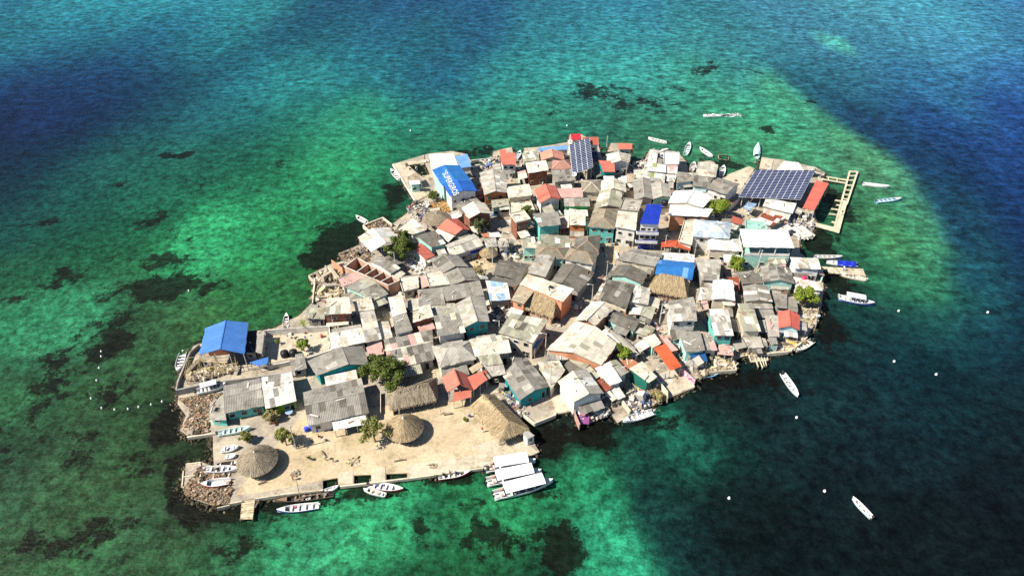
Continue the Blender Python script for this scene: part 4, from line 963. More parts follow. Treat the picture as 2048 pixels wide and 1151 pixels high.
REEF_AND_SHADE = [
 (-92.54,147.94,18.5,8.2,0.86),
 (-88.38,149.23,8,4.3,0.95),
 (-96.48,159.88,8.3,6.6,0.8),
 (-107.15,179.8,6.6,7.7,0.7),
 (-97.9,126.1,9.6,8.9,0.72),
 (-108.04,120.08,7,6.7,0.68),
 (-98.31,135.34,7.5,7.7,0.6),
 (-129.04,143.31,5.8,2.9,0.8),
 (-140.45,180.35,7.5,2.5,0.7),
 (-103.56,106.02,2,3.5,0.7),
 (-106.03,99.67,2.7,3,0.55),
 (-48.59,171.51,9,9.8,1.3),
 (-53.63,161.06,5.6,4.8,1.1),
 (-71.91,101.05,4,6.4,1.5),
 (-66.97,90.57,2.5,5,1),
 (-60.15,82.53,6,4.3,1.5),
 (-53.56,78.99,5.6,2.8,1),
 (35.01,278.35,22.5,14.4,0.64),
 (52.64,265.95,17.8,12.5,0.6),
 (90.87,302.98,17.5,10.5,0.6),
 (65.62,283.55,12.5,9.5,0.5),
 (94.99,244.33,4.1,4.7,0.8),
 (119.13,268.36,4.4,4.4,0.7),
 (-16.49,225.57,5.3,4.5,0.8),
 (-7.72,225.57,4.9,5.3,0.9),
 (16.57,256.61,11.6,5.5,0.5),
 (-38.17,216.42,5.1,5,0.4),
 (9.6,72.52,4.9,6.2,1.2),
 (-5.84,73.73,13.7,4.6,0.6),
 (-15.24,76.84,9.3,3.2,0.5),
 (-9.02,82.3,5.8,2.3,0.6),
 (6.4,84.01,5.8,3,0.7),
 (-45.25,161.06,5.6,4.8,0.7),
 (-73.25,124.35,8.4,10.5,0.62),
 (-84.95,109.73,7.8,6.1,0.6),
 (-73.3,91.82,12.1,8.8,0.5),
 (-92.8,94.36,14.4,9,0.55),
 (-87.38,72.72,9.1,5,0.6),
 (-73.33,75.79,11.1,5.2,0.52),
 (-97.92,111.26,20.2,16.9,0.52),
 (-47.21,71.72,13.5,4,0.45),
 (-121.65,151.86,18.8,13.3,0.42),
 (89.43,170.99,5.8,10.3,1.1),
 (88.28,151.86,5.4,6.7,0.95),
 (77.24,135.34,5,11.5,1),
 (52.08,115.18,14.8,4.2,0.8),
 (29.4,101.32,12.8,3.6,0.75),
 (16.38,98.59,8.4,5.4,0.75),
 (7.39,96.98,4.2,6.6,0.9),
 (-43.67,78.99,8.5,1.5,0.8),
 (-35.75,86.34,2.2,2.4,1.6),  # this and the next two: quay slip shade put into the water colour
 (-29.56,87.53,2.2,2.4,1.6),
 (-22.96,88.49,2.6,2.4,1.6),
 (-30.92,212.21,3.4,4.8,1.2),
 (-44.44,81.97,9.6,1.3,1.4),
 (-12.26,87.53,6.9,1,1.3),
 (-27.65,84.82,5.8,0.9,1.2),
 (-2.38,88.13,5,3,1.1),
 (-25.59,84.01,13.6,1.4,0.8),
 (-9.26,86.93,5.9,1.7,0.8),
 (29.3,227.46,10.6,4.6,0.6),
 (70.88,216.42,10.2,7.1,0.8),
 (-36.88,193.4,4.7,18.2,0.8),
 (101.82,193.4,4.1,15.2,0.9),
 (-122.04,176.26,8.9,3.8,0.4),
 (-97.85,170.99,11.6,3.6,0.4),
 (-127.68,202.83,9.8,4.5,0.55),
 (-117.57,223.7,7,3.7,0.6),
 (-79.06,216.42,8.5,5,0.4),
 (-101.62,202.83,13,5.2,0.5)]
LINES = [
 (7,6,'power line from the mint gable pole down the main alley'),
 (6,4,'power line past the cream hall on the main alley'),
 (4,5,'power line toward the tall white shore pole'),
 (7,12,'power line from the alley pole to the blue topped building'),
 (12,11,'power line in front of the orange red canopy'),
 (11,10,'power line over the whitish hip roof'),
 (10,9,'power line ending before the mint building'),
 (14,13,'power line behind the great white gable'),
 (1,2,'power line past the raised brick house'),
 (2,3,'power line over the grey gables to the courtyard'),
 (8,19,'power line from the slatted yard to the bright white gable'),
 (18,3,'power line from the blue lettered building to the courtyard')]
LAUNDRY = [
 ((-2.67,109.08),(1.71,105.25),1.9,'washing line strung along the laundry yard'),
 ((-11.93,159.54),(-9.3,161.19),1.8,'washing line in the sunlit courtyard'),
 ((27.32,109.99),(30.28,107.76),1.8,'washing line over the boat ramp yard'),
 ((65.22,126.83),(68.46,127.14),1.7,'washing line on the rounded east shore'),
 ((-57.21,129.32),(-50.85,130.02),1.8,'washing line against the patio back wall'),
 ((35.59,128.71),(32.8,131.26),1.9,'washing line in the yard above the orange canopy'),
 ((-30.39,197.36),(-27.37,197.82),1.8,'washing line by the little dock kiosk')]
PLAZA = {'chairs':[((-39.92,97.07),'red plastic chair left out in front of the plaza veranda'),((-38.84,96.4),'whitish plastic chair in front of the plaza veranda'),((-9.23,102.82),'blue plastic chair beside the large thatched hall')],'logs':[((-48.7,85.72),1.6,0.4,'short driftwood log on the sand below the round hut'),((-38.19,92.79),2.2,2.2,'forked driftwood near the seedling bush'),((-22.5,91.14),2.4,0.2,'pale driftwood log near the middle quay slip'),((-48.29,81.16),2,1.4,'grey log beside the plank jetty')],'benches':[((-20.53,101.02),0.3,'wooden bench in the shadow of the conical thatch'),((-46.34,89.8),1,'wooden bench in the shadow of the round hut'),((-13.87,103.43),0.2,'wooden bench in front of the kiosk')],'nets':[((-42.69,87.86),0.8,'heap of tan fishing net on the plaza'),((-31.74,90.88),0.9,'heap of boards by the quay slips'),((-15.9,89.81),0.7,'small heap of gear on the quay pavement')]}
ALLEY = [
 (23.49,164.93),
 (27.75,162.49),
 (25.68,150.94),
 (17.57,134.52),
 (11.38,123.6),
 (9.3,116.89),
 (5.33,118.53),
 (9.31,130.76),
 (17.94,147.68),
 (21.94,155.43)]
GZ = 0.7

# ------------------------------------------------------------------ materials
def newmat(name):
    m = bpy.data.materials.new(name); m.use_nodes = True
    b = m.node_tree.nodes['Principled BSDF']
    return m, m.node_tree, b
def nd(t, typ, **k):
    n = t.nodes.new(typ)
    for a, v in k.items(): setattr(n, a, v)
    return n
def ramp(t, fac, stops):
    r = t.nodes.new('ShaderNodeValToRGB'); t.links.new(fac, r.inputs[0])
    e = r.color_ramp.elements
    while len(e) < len(stops): e.new(0.5)
    for i, (p, c) in enumerate(stops):
        e[i].position = p; e[i].color = (c, c, c, 1) if not isinstance(c, tuple) else (*c, 1)
    return r.outputs[0]
def noise(t, scale, detail=4, rough=.6, vec=None, map_scale=None, map_rot=None):
    n = nd(t, 'ShaderNodeTexNoise'); n.inputs['Scale'].default_value = scale
    n.inputs['Detail'].default_value = detail; n.inputs['Roughness'].default_value = rough
    if vec is None:
        vec = nd(t, 'ShaderNodeNewGeometry').outputs['Position']
    if map_scale or map_rot:
        mp = nd(t, 'ShaderNodeMapping'); t.links.new(vec, mp.inputs[0])
        if map_scale: mp.inputs['Scale'].default_value = map_scale
        if map_rot: mp.inputs['Rotation'].default_value = map_rot
        vec = mp.outputs[0]
    t.links.new(vec, n.inputs['Vector'])
    return n.outputs[0]
def mul(t, a, b, fac=1.0, blend='MULTIPLY'):
    m = nd(t, 'ShaderNodeMix', data_type='RGBA', blend_type=blend); m.inputs[0].default_value = fac
    for s, v in ((6, a), (7, b)):
        if isinstance(v, tuple): m.inputs[s].default_value = (*v, 1)
        else: t.links.new(v, m.inputs[s])
    return m.outputs[2]
def mixf(t, f, a, b):
    m = nd(t, 'ShaderNodeMix', data_type='RGBA'); t.links.new(f, m.inputs[0])
    for s, v in ((6, a), (7, b)):
        if isinstance(v, tuple): m.inputs[s].default_value = (*v, 1)
        else: t.links.new(v, m.inputs[s])
    return m.outputs[2]
def bump(t, b, h, strength, dist):
    n = nd(t, 'ShaderNodeBump'); n.inputs['Strength'].default_value = strength; n.inputs['Distance'].default_value = dist
    t.links.new(h, n.inputs['Height']); t.links.new(n.outputs[0], b.inputs['Normal'])
def wet_band(t, b):
    """algae and damp where a surface stands in the sea"""
    src = b.inputs['Base Color'].links[0].from_socket
    g = nd(t, 'ShaderNodeNewGeometry'); sp = nd(t, 'ShaderNodeSeparateXYZ'); t.links.new(g.outputs['Position'], sp.inputs[0])
    ad = nd(t, 'ShaderNodeMath', operation='MULTIPLY_ADD'); t.links.new(noise(t, .8, 4), ad.inputs[0]); ad.inputs[1].default_value = -.6; t.links.new(sp.outputs[2], ad.inputs[2])
    f = ramp(t, ad.outputs[0], [(0., 1.), (.3, 0.)])
    t.links.new(mixf(t, f, src, (.035, .035, .018)), b.inputs['Base Color'])
def coat(name, rough, lo, hi, scale, stain=None, bs=0.0, metallic=0, spec=.3, rust=False, wet=False):
    """paint / sheet material: takes the piece's own colour and adds wear"""
    m, t, b = newmat(name)
    oi = nd(t, 'ShaderNodeObjectInfo')
    col = mul(t, oi.outputs['Color'], ramp(t, noise(t, scale, 5), [(.3, lo), (.7, hi)]))
    if stain:
        f = ramp(t, noise(t, scale * .35, 6, .7), [(.52, 0.0), (.68, 1.0)])
        sc = mul(t, col, stain)
        col = mixf(t, f, col, sc)
    if rust:
        f = ramp(t, noise(t, .5, 7, .75), [(.6, 0.), (.72, .75)]); col = mixf(t, f, col, mul(t, col, (.78, .56, .4)))
    t.links.new(col, b.inputs['Base Color'])
    b.inputs['Roughness'].default_value = rough; b.inputs['Metallic'].default_value = metallic
    b.inputs['Specular IOR Level'].default_value = spec
    if wet: wet_band(t, b)
    if bs: bump(t, b, noise(t, scale * 3, 3), bs, .05)
    return m
M = {}
M['sheet'] = coat('weathered_roof_sheet', .85, .78, 1.12, .9, (.62, .57, .5), .3, spec=.15, rust=True)
M['metal'] = coat('painted_metal_sheet', .55, .82, 1.08, .5, (.8, .78, .74), 0, spec=.25)
M['wall'] = coat('painted_plaster', .85, .8, 1.08, .7, (.62, .57, .5), .2, spec=.15, wet=True)
M['conc'] = coat('bare_concrete', .9, .72, 1.12, .5, (.6, .55, .47), .3, spec=.15, wet=True)
M['wood'] = coat('weathered_wood', .85, .6, 1.2, 1.6, (.6, .55, .5), .3, spec=.15, wet=True)
M['plain'] = coat('paint_and_plastic', .45, .92, 1.05, 1.5)
m, t, b = newmat('brickwork'); M['brick'] = m
br = nd(t, 'ShaderNodeTexBrick'); br.inputs['Scale'].default_value = 2.2
br.inputs['Color1'].default_value = (.33, .09, .035, 1); br.inputs['Color2'].default_value = (.2, .055, .025, 1)
br.inputs['Mortar'].default_value = (.34, .26, .2, 1); br.inputs['Mortar Size'].default_value = .018
gp = nd(t, 'ShaderNodeNewGeometry'); sp = nd(t, 'ShaderNodeSeparateXYZ'); t.links.new(gp.outputs['Position'], sp.inputs[0])
ad = nd(t, 'ShaderNodeMath', operation='ADD'); t.links.new(sp.outputs[0], ad.inputs[0]); t.links.new(sp.outputs[1], ad.inputs[1])
cb = nd(t, 'ShaderNodeCombineXYZ'); t.links.new(ad.outputs[0], cb.inputs[0]); t.links.new(sp.outputs[2], cb.inputs[1])
t.links.new(cb.outputs[0], br.inputs['Vector'])
oi = nd(t, 'ShaderNodeObjectInfo')
c1 = mul(t, br.outputs[0], ramp(t, noise(t, 1.2, 5), [(.3, .6), (.7, 1.25)]))
t.links.new(mul(t, c1, oi.outputs['Color']), b.inputs['Base Color']); b.inputs['Roughness'].default_value = .9
m, t, b = newmat('dark_window_glass'); M['glass'] = m
b.inputs['Base Color'].default_value = (.012, .014, .018, 1); b.inputs['Roughness'].default_value = .12
m, t, b = newmat('solar_cell_glass'); M['solar'] = m
t.links.new(mul(t, (.02, .032, .095), ramp(t, noise(t, 2.5, 3), [(.3, .75), (.7, 1.35)])), b.inputs['Base Color'])
b.inputs['Roughness'].default_value = .25; b.inputs['Specular IOR Level'].default_value = .4
def thatchmat(name, c):
    m, t, b = newmat(name)
    g = nd(t, 'ShaderNodeNewGeometry')
    r1 = ramp(t, g.outputs['Random Per Island'], [(0, .58), (1, 1.25)])
    col = mul(t, mul(t, c, r1), ramp(t, noise(t, .5, 5, .6), [(.3, .8), (.7, 1.12)]))
    t.links.new(col, b.inputs['Base Color']); b.inputs['Roughness'].default_value = .95; b.inputs['Specular IOR Level'].default_value = .1
    return m
M['thatch'] = thatchmat('palm_thatch', (.46, .345, .2))
M['thatchg'] = thatchmat('grey_palm_thatch', (.38, .31, .215))
M['rub'] = thatchmat('mixed_rubble', (.46, .35, .23))
def leafmat(name, c, c2):
    m, t, b = newmat(name)
    g = nd(t, 'ShaderNodeNewGeometry')
    col = mixf(t, g.outputs['Random Per Island'], c, c2)
    t.links.new(col, b.inputs['Base Color']); b.inputs['Roughness'].default_value = .6; b.inputs['Specular IOR Level'].default_value = .25
    return m
LEAF = {'g': leafmat('dark_leaves', (.05, .075, .012), (.13, .16, .025)), 'y': leafmat('bright_leaves', (.09, .14, .01), (.27, .33, .04)),
        'd': leafmat('dusky_leaves', (.04, .055, .018), (.1, .12, .04)), 's': leafmat('olive_leaves', (.1, .11, .02), (.25, .25, .06)),
        'p': leafmat('dry_leaves', (.2, .17, .06), (.38, .32, .14)), 'palm': leafmat('palm_leaves', (.12, .16, .03), (.3, .32, .08))}
m, t, b = newmat('bark'); M['bark'] = m
t.links.new(mul(t, (.2, .15, .1), ramp(t, noise(t, 3, 5), [(.3, .6), (.7, 1.2)])), b.inputs['Base Color']); b.inputs['Roughness'].default_value = .95
def vcolmat(name, rough=.85):
    m, t, b = newmat(name)
    a = nd(t, 'ShaderNodeVertexColor'); a.layer_name = 'tint'
    t.links.new(mul(t, a.outputs[0], ramp(t, noise(t, 2.5, 4), [(.3, .75), (.7, 1.15)])), b.inputs['Base Color'])
    b.inputs['Roughness'].default_value = rough; b.inputs['Specular IOR Level'].default_value = .2
    return m
M['mixed'] = vcolmat('mixed_scrap')
def groundmat(name, a, bcol, dirt):
    m, t, b = newmat(name)
    col = mixf(t, ramp(t, noise(t, .16, 6, .65), [(.38, 0.), (.56, 1.)]), a, bcol)
    col = mixf(t, ramp(t, noise(t, .3, 8, .75), [(.5, 0.), (.64, 1.)]), col, dirt)
    if name == 'plaza_sand': col = mixf(t, ramp(t, noise(t, .13, 8, .7, map_rot=(0, 0, 1)), [(.56, 0.), (.68, .7)]), col, (.4, .36, .15))
    col = mul(t, col, ramp(t, noise(t, 1.6, 6, .7), [(.3, .78), (.7, 1.12)]))
    t.links.new(col, b.inputs['Base Color']); b.inputs['Roughness'].default_value = .95; b.inputs['Specular IOR Level'].default_value = .1
    wet_band(t, b)
    bump(t, b, noise(t, 2.2, 6, .7), .5, .12)
    return m
M['ground'] = groundmat('trodden_earth', (.52, .44, .32), (.38, .33, .26), (.24, .2, .15))
M['sand'] = groundmat('plaza_sand', (.63, .5, .33), (.52, .405, .255), (.37, .29, .175))
M['pave'] = groundmat('worn_concrete', (.62, .53, .39), (.53, .46, .34), (.35, .29, .18))

# ------------------------------------------------------------------ mesh helpers
ORG = {}
class MB:
    def __init__(s): s.v = []; s.f = []
    def add(s, vs, fs):
        k = len(s.v); s.v += [tuple(x) for x in vs]; s.f += [tuple(i + k for i in f) for f in fs]; return s
    def prism(s, low, up):
        n = len(low); return s.add(list(low) + list(up), [tuple(range(n))[::-1], tuple(range(n, 2 * n))] + [(i, (i + 1) % n, n + (i + 1) % n, n + i) for i in range(n)])
    def box(s, c, sz, rz=0, rx=0, ry=0):
        m = Matrix.Rotation(rz, 3, 'Z') @ Matrix.Rotation(rx, 3, 'X') @ Matrix.Rotation(ry, 3, 'Y'); c = Vector(c); x, y, z = sz[0] / 2, sz[1] / 2, sz[2] / 2
        return s.prism([c + m @ Vector(p) for p in ((-x, -y, -z), (x, -y, -z), (x, y, -z), (-x, y, -z))], [c + m @ Vector(p) for p in ((-x, -y, z), (x, -y, z), (x, y, z), (-x, y, z))])
    def beam(s, a, b, w, h):
        a, b = Vector(a), Vector(b); d = (b - a).normalized()
        side = d.cross(Vector((0, 0, 1)));
        if side.length < .01: side = Vector((1, 0, 0))
        side.normalize(); up = side.cross(d); side = side * w / 2; up = up * h / 2
        return s.prism([a - side - up, a + side - up, a + side + up, a - side + up][::-1], [b - side - up, b + side - up, b + side + up, b - side + up][::-1])
    def tube(s, pts, rad, n=6, cap=True):
        pts = [Vector(p) for p in pts]; rings = []
        for i, p in enumerate(pts):
            d = (pts[min(i + 1, len(pts) - 1)] - pts[max(i - 1, 0)]).normalized()
            u = d.cross(Vector((0, 0, 1)) if abs(d.z) < .9 else Vector((1, 0, 0))).normalized(); w = d.cross(u)
            r = rad[i] if isinstance(rad, (list, tuple)) else rad
            rings.append([p + (u * math.cos(2 * math.pi * k / n) + w * math.sin(2 * math.pi * k / n)) * r for k in range(n)])
        k0 = len(s.v); s.v += [tuple(x) for rg in rings for x in rg]
        for i in range(len(pts) - 1):
            for k in range(n):
                s.f.append((k0 + i * n + k, k0 + i * n + (k + 1) % n, k0 + (i + 1) * n + (k + 1) % n, k0 + (i + 1) * n + k))
        if cap:
            s.f.append(tuple(k0 + k for k in range(n))[::-1]); s.f.append(tuple(k0 + (len(pts) - 1) * n + k for k in range(n)))
        return s
    def lathe(s, c, prof, n=10):
        k0 = len(s.v); c = Vector(c)
        for r, z in prof:
            s.v += [(c.x + r * math.cos(2 * math.pi * k / n), c.y + r * math.sin(2 * math.pi * k / n), c.z + z) for k in range(n)]
        for i in range(len(prof) - 1):
            for k in range(n):
                s.f.append((k0 + i * n + k, k0 + i * n + (k + 1) % n, k0 + (i + 1) * n + (k + 1) % n, k0 + (i + 1) * n + k))
        s.f.append(tuple(k0 + k for k in range(n))[::-1]); s.f.append(tuple(k0 + (len(prof) - 1) * n + k for k in range(n)))
        return s
def mesh(name, v, f, mat, smooth=False):
    me = bpy.data.meshes.new(name); me.from_pydata(v, [], f)
    if mat: me.materials.append(M[mat] if isinstance(mat, str) else mat)
    if smooth: me.polygons.foreach_set('use_smooth', [True] * len(me.polygons))
    me.update(); return me
def part(name, mb, mat, root, parent=None, color=(1, 1, 1), smooth=False):
    """one mesh object under a thing; its shape is given in the plan's metres"""
    o = ORG.get(root.name, (0, 0, 0)) if root else (0, 0, 0)
    v = [(a - o[0], b_ - o[1], c - o[2]) for a, b_, c in mb.v]
    ob = bpy.data.objects.new(name, mesh(name, v, mb.f, mat, smooth)); C.objects.link(ob)
    ob.color = (*color[:3], 1)
    if root: ob.parent = parent or root
    return ob
def tag(o, label=None, cat=None, group=None, kind=None):
    if label: o['label'] = label
    if cat: o['category'] = cat
    if group: o['group'] = group
    if kind: o['kind'] = kind
    return o
def thing(name, loc, label, cat, group=None, rz=0, local=False):
    o = bpy.data.objects.new(name, None); C.objects.link(o); o.location = loc; o.rotation_euler = (0, 0, rz); o.empty_display_size = .3
    if not local: ORG[o.name] = tuple(loc)
    return tag(o, label, cat, group)
def shade(c, s=.1, g=None):
    k = math.exp((g or rnd).gauss(0, s)); return tuple(min(.92, x * k) for x in c[:3])
V = Vector

# ------------------------------------------------------------------ water
def build_water():
    def axis(lo, hi, n, far, k):
        a = np.linspace(lo, hi, n); g = np.geomspace(1, far, k) - 1
        return np.concatenate([lo - (g[1:])[::-1], a, hi + g[1:]])
    xs = axis(-330, 330, 300, 30000, 12)
    ys = np.concatenate([-(np.geomspace(1, 30000, 12) - 1)[1:][::-1] + 30, np.linspace(30, 330, 170), np.linspace(332, 700, 70), 700 + (np.geomspace(1, 30000, 12) - 1)[1:]])
    X, Y = np.meshgrid(xs, ys); n = X.size; X = X.ravel(); Y = Y.ravel()
    cp = np.array(WATER); acc = np.zeros((n, 3)); wt = np.zeros(n) + 1e-12; cp[:, 4:] *= .87; lu = cp[:, 4] * .2126 + cp[:, 5] * .7152 + cp[:, 6] * .0722; cp[:, 4:] = cp[:, 4:] * .89 + lu[:, None] * .11; cp[:, 4:] *= np.clip(.62 + lu * 14, .62, 1.)[:, None]
    dmin = np.full(n, 1e18); near = np.zeros((n, 3))
    for x, y, sx, sy, r, g, b_ in cp:
        d = ((X - x) / sx) ** 2 + ((Y - y) / sy) ** 2
        w_ = np.exp(-.5 * np.minimum(d, 60)); w_ = w_ * (9.0 if sx < .75 * 48 * math.hypot(y, 116) / 1420 else 1.0); acc += w_[:, None] * np.array([r, g, b_]); wt += w_
        k = d < dmin; dmin[k] = d[k]; near[k] = (r, g, b_)
    col = acc / wt[:, None]; far = (wt < 1e-6); col[far] = near[far]
    reef_shade = np.zeros(n)
    for x, y, rx, ry, s_ in REEF_AND_SHADE:
        reef_shade = np.maximum(reef_shade, s_ * np.exp(-.9 * (((X - x) / rx) ** 2 + ((Y - y) / ry) ** 2)))
    me = bpy.data.meshes.new('water'); nx, ny = len(xs), len(ys)
    idx = np.arange(n).reshape(ny, nx)
    q = np.stack([idx[:-1, :-1], idx[:-1, 1:], idx[1:, 1:], idx[1:, :-1]], -1).reshape(-1, 4)
    me.from_pydata(np.stack([X, Y, np.zeros(n)], 1).tolist(), [], q.tolist())
    a = me.attributes.new('depth_tint', 'FLOAT_COLOR', 'POINT')
    a.data.foreach_set('color', np.concatenate([col, np.ones((n, 1))], 1).ravel().astype(np.float32))
    chop = np.clip((Y - 120 - 70 * np.clip((-X - 30) / 30, 0, 1)) / 130, 0, 1) + np.clip((X - 60) / 60, 0, 1) * np.clip((Y - 100) / 60, 0, 1)
    a = me.attributes.new('chop', 'FLOAT', 'POINT'); a.data.foreach_set('value', np.clip(.12 + chop, 0, 1).astype(np.float32))
    a = me.attributes.new('reef_shade', 'FLOAT', 'POINT'); a.data.foreach_set('value', reef_shade.astype(np.float32))
    m, t, b = newmat('sea_water')
    at = nd(t, 'ShaderNodeAttribute', attribute_name='depth_tint'); rf = nd(t, 'ShaderNodeAttribute', attribute_name='reef_shade')
    # sea grass and coral heads seen through the water: patches with broken edges, plus painted shade in the quay slips
    n1 = noise(t, .11, 8, .68, map_scale=(1, .8, 1)); n2 = noise(t, .38, 8, .78)
    s1 = nd(t, 'ShaderNodeMath', operation='MULTIPLY_ADD'); t.links.new(n1, s1.inputs[0]); s1.inputs[1].default_value = 2.3; s1.inputs[2].default_value = -1.66
    s2 = nd(t, 'ShaderNodeMath', operation='MULTIPLY_ADD'); t.links.new(n2, s2.inputs[0]); s2.inputs[1].default_value = 1.4; t.links.new(s1.outputs[0], s2.inputs[2])
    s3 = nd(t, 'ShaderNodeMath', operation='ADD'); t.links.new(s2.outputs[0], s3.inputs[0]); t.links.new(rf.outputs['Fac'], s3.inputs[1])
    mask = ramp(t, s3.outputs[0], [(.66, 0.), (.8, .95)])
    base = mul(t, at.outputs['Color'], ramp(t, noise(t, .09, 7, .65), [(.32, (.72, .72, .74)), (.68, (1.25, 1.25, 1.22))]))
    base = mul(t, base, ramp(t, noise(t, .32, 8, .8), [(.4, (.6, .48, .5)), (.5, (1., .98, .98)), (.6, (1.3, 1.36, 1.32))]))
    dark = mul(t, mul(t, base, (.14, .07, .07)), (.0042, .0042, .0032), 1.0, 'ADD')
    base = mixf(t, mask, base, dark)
    # short wind ripples running slightly askew, their light and dark painted into the colour
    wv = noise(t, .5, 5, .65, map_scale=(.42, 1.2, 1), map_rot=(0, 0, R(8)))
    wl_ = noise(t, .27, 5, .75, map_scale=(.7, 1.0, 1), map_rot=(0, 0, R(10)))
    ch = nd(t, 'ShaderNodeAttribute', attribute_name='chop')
    ripple_shading = mul(t, ramp(t, wv, [(.3, .66), (.5, 1.), (.72, 1.38)]), ramp(t, wl_, [(.34, .5), (.5, .98), (.66, 1.55)]))
    base = mul(t, base, mixf(t, ch.outputs['Fac'], (.97, .97, .97), ripple_shading))
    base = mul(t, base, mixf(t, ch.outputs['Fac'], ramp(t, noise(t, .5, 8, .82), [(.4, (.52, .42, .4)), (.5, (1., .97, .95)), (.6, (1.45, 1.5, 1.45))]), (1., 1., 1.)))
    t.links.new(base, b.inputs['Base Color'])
    b.inputs['Roughness'].default_value = .5; b.inputs['IOR'].default_value = 1.33; b.inputs['Specular IOR Level'].default_value = .12
    bump(t, b, mul(t, wv, wl_, 1.0, 'ADD'), .55, .9)
    me.materials.append(m)
    ob = bpy.data.objects.new('water', me); C.objects.link(ob); tag(ob, kind='structure')
build_water()

# ------------------------------------------------------------------ island ground, pavements
def slab(name, pts, z0, z1, mat, kind=None, root=None, color=(1, 1, 1)):
    a = sum(pts[i][0] * pts[(i + 1) % len(pts)][1] - pts[(i + 1) % len(pts)][0] * pts[i][1] for i in range(len(pts)))
    if a < 0: pts = pts[::-1]
    n = len(pts); tri = tessellate_polygon([[V((p[0], p[1], 0)) for p in pts]])
    v = [(p[0], p[1], z0) for p in pts] + [(p[0], p[1], z1) for p in pts]; f = []
    for a, b_, c in tri:
        k = (V(v[b_]) - V(v[a])).cross(V(v[c]) - V(v[a])).z
        if k < 0: a, c = c, a
        f.append((a + n, b_ + n, c + n)); f.append((c, b_, a))
    f += [(i, (i + 1) % n, n + (i + 1) % n, n + i) for i in range(n)]
    mb = MB(); mb.add(v, f); o = part(name, mb, mat, root, color=color)
    if kind: tag(o, kind=kind)
    return o
slab('ground', COAST, -1.5, GZ, 'ground', 'structure')
for i, (nm, p, th, mt) in enumerate(SLABS):
    slab(nm, p, GZ - .3, GZ + th + .004 * i, 'sand' if mt == 'sand' else 'pave', 'structure')

# ------------------------------------------------------------------ colours
ROOF = {'g': (.285, .265, .225), 'd': (.16, .147, .122), 'p': (.42, .39, .33), 'c': (.64, .58, .46), 'c2': (.66, .58, .44), 'w': (.67, .65, .59), 'W': (.76, .74, .7),
 'e': (.37, .355, .265), 'e2': (.28, .265, .2), 'q': (.42, .34, .235), 'q2': (.26, .225, .165), 's': (.6, .17, .115), 's2': (.4, .11, .075), 's3': (.62, .28, .19), 's4': (.62, .14, .1),
 'R': (.5, .03, .045), 'r': (.52, .1, .045), 'r2': (.6, .12, .045), 'k': (.56, .35, .3), 'k2': (.66, .58, .52), 'u': (.28, .08, .045), 'u2': (.42, .18, .09), 'u3': (.38, .2, .145), 'cp': (.4, .26, .17),
 'b1': (.07, .2, .52), 'b2': (.03, .165, .44), 'b3': (.16, .33, .6), 'b4': (.02, .09, .24), 'b5': (.025, .12, .44), 'B': (.014, .04, .37), 'B2': (.03, .04, .13), 'l': (.28, .42, .62), 'l2': (.42, .5, .56),
 'x': (.04, .04, .045), 'n3': (.34, .4, .12), 'm': (.33, .58, .49)}
METAL = set('s s2 s3 s4 R r r2 b1 b2 b3 b4 b5 B B2 W c2 k'.split())
WALL = {'w': (.76, .73, .66), 'w2': (.84, .82, .8), 'c': (.66, .58, .44), 'g': (.36, .34, .3), 'k': None, 'k2': None, 'o': (.66, .3, .17), 'o2': (.55, .2, .08), 't': (.16, .58, .5), 'T': (.012, .26, .27),
 'T2': (.03, .33, .35), 'n': (.2, .38, .02), 'n2': (.05, .4, .12), 'm': (.42, .72, .62), 'm2': (.55, .75, .78), 'b2': (.03, .15, .5), 'x': (.06, .05, .045), 'M': (.11, .03, .035), 'G': (.02, .14, .1), 'pk': (.72, .3, .36)}
def wmat(k): return ('brick', (1, 1, 1)) if k == 'k' else ('brick', (1.5, 1.35, 1.2)) if k == 'k2' else ('wall', WALL[k])
def parse(s):
    a = s.split('+'); out = []
    for x in a[1:]:
        i = x.index('.') if '.' in x else len(x); out.append((x[:i], float('0' + x[i:])))
    return a[0], out
def pick(spec, g):
    base, alts = spec; r = g.random()
    for k, p in alts:
        if r < p: return k
        r -= p
    return base

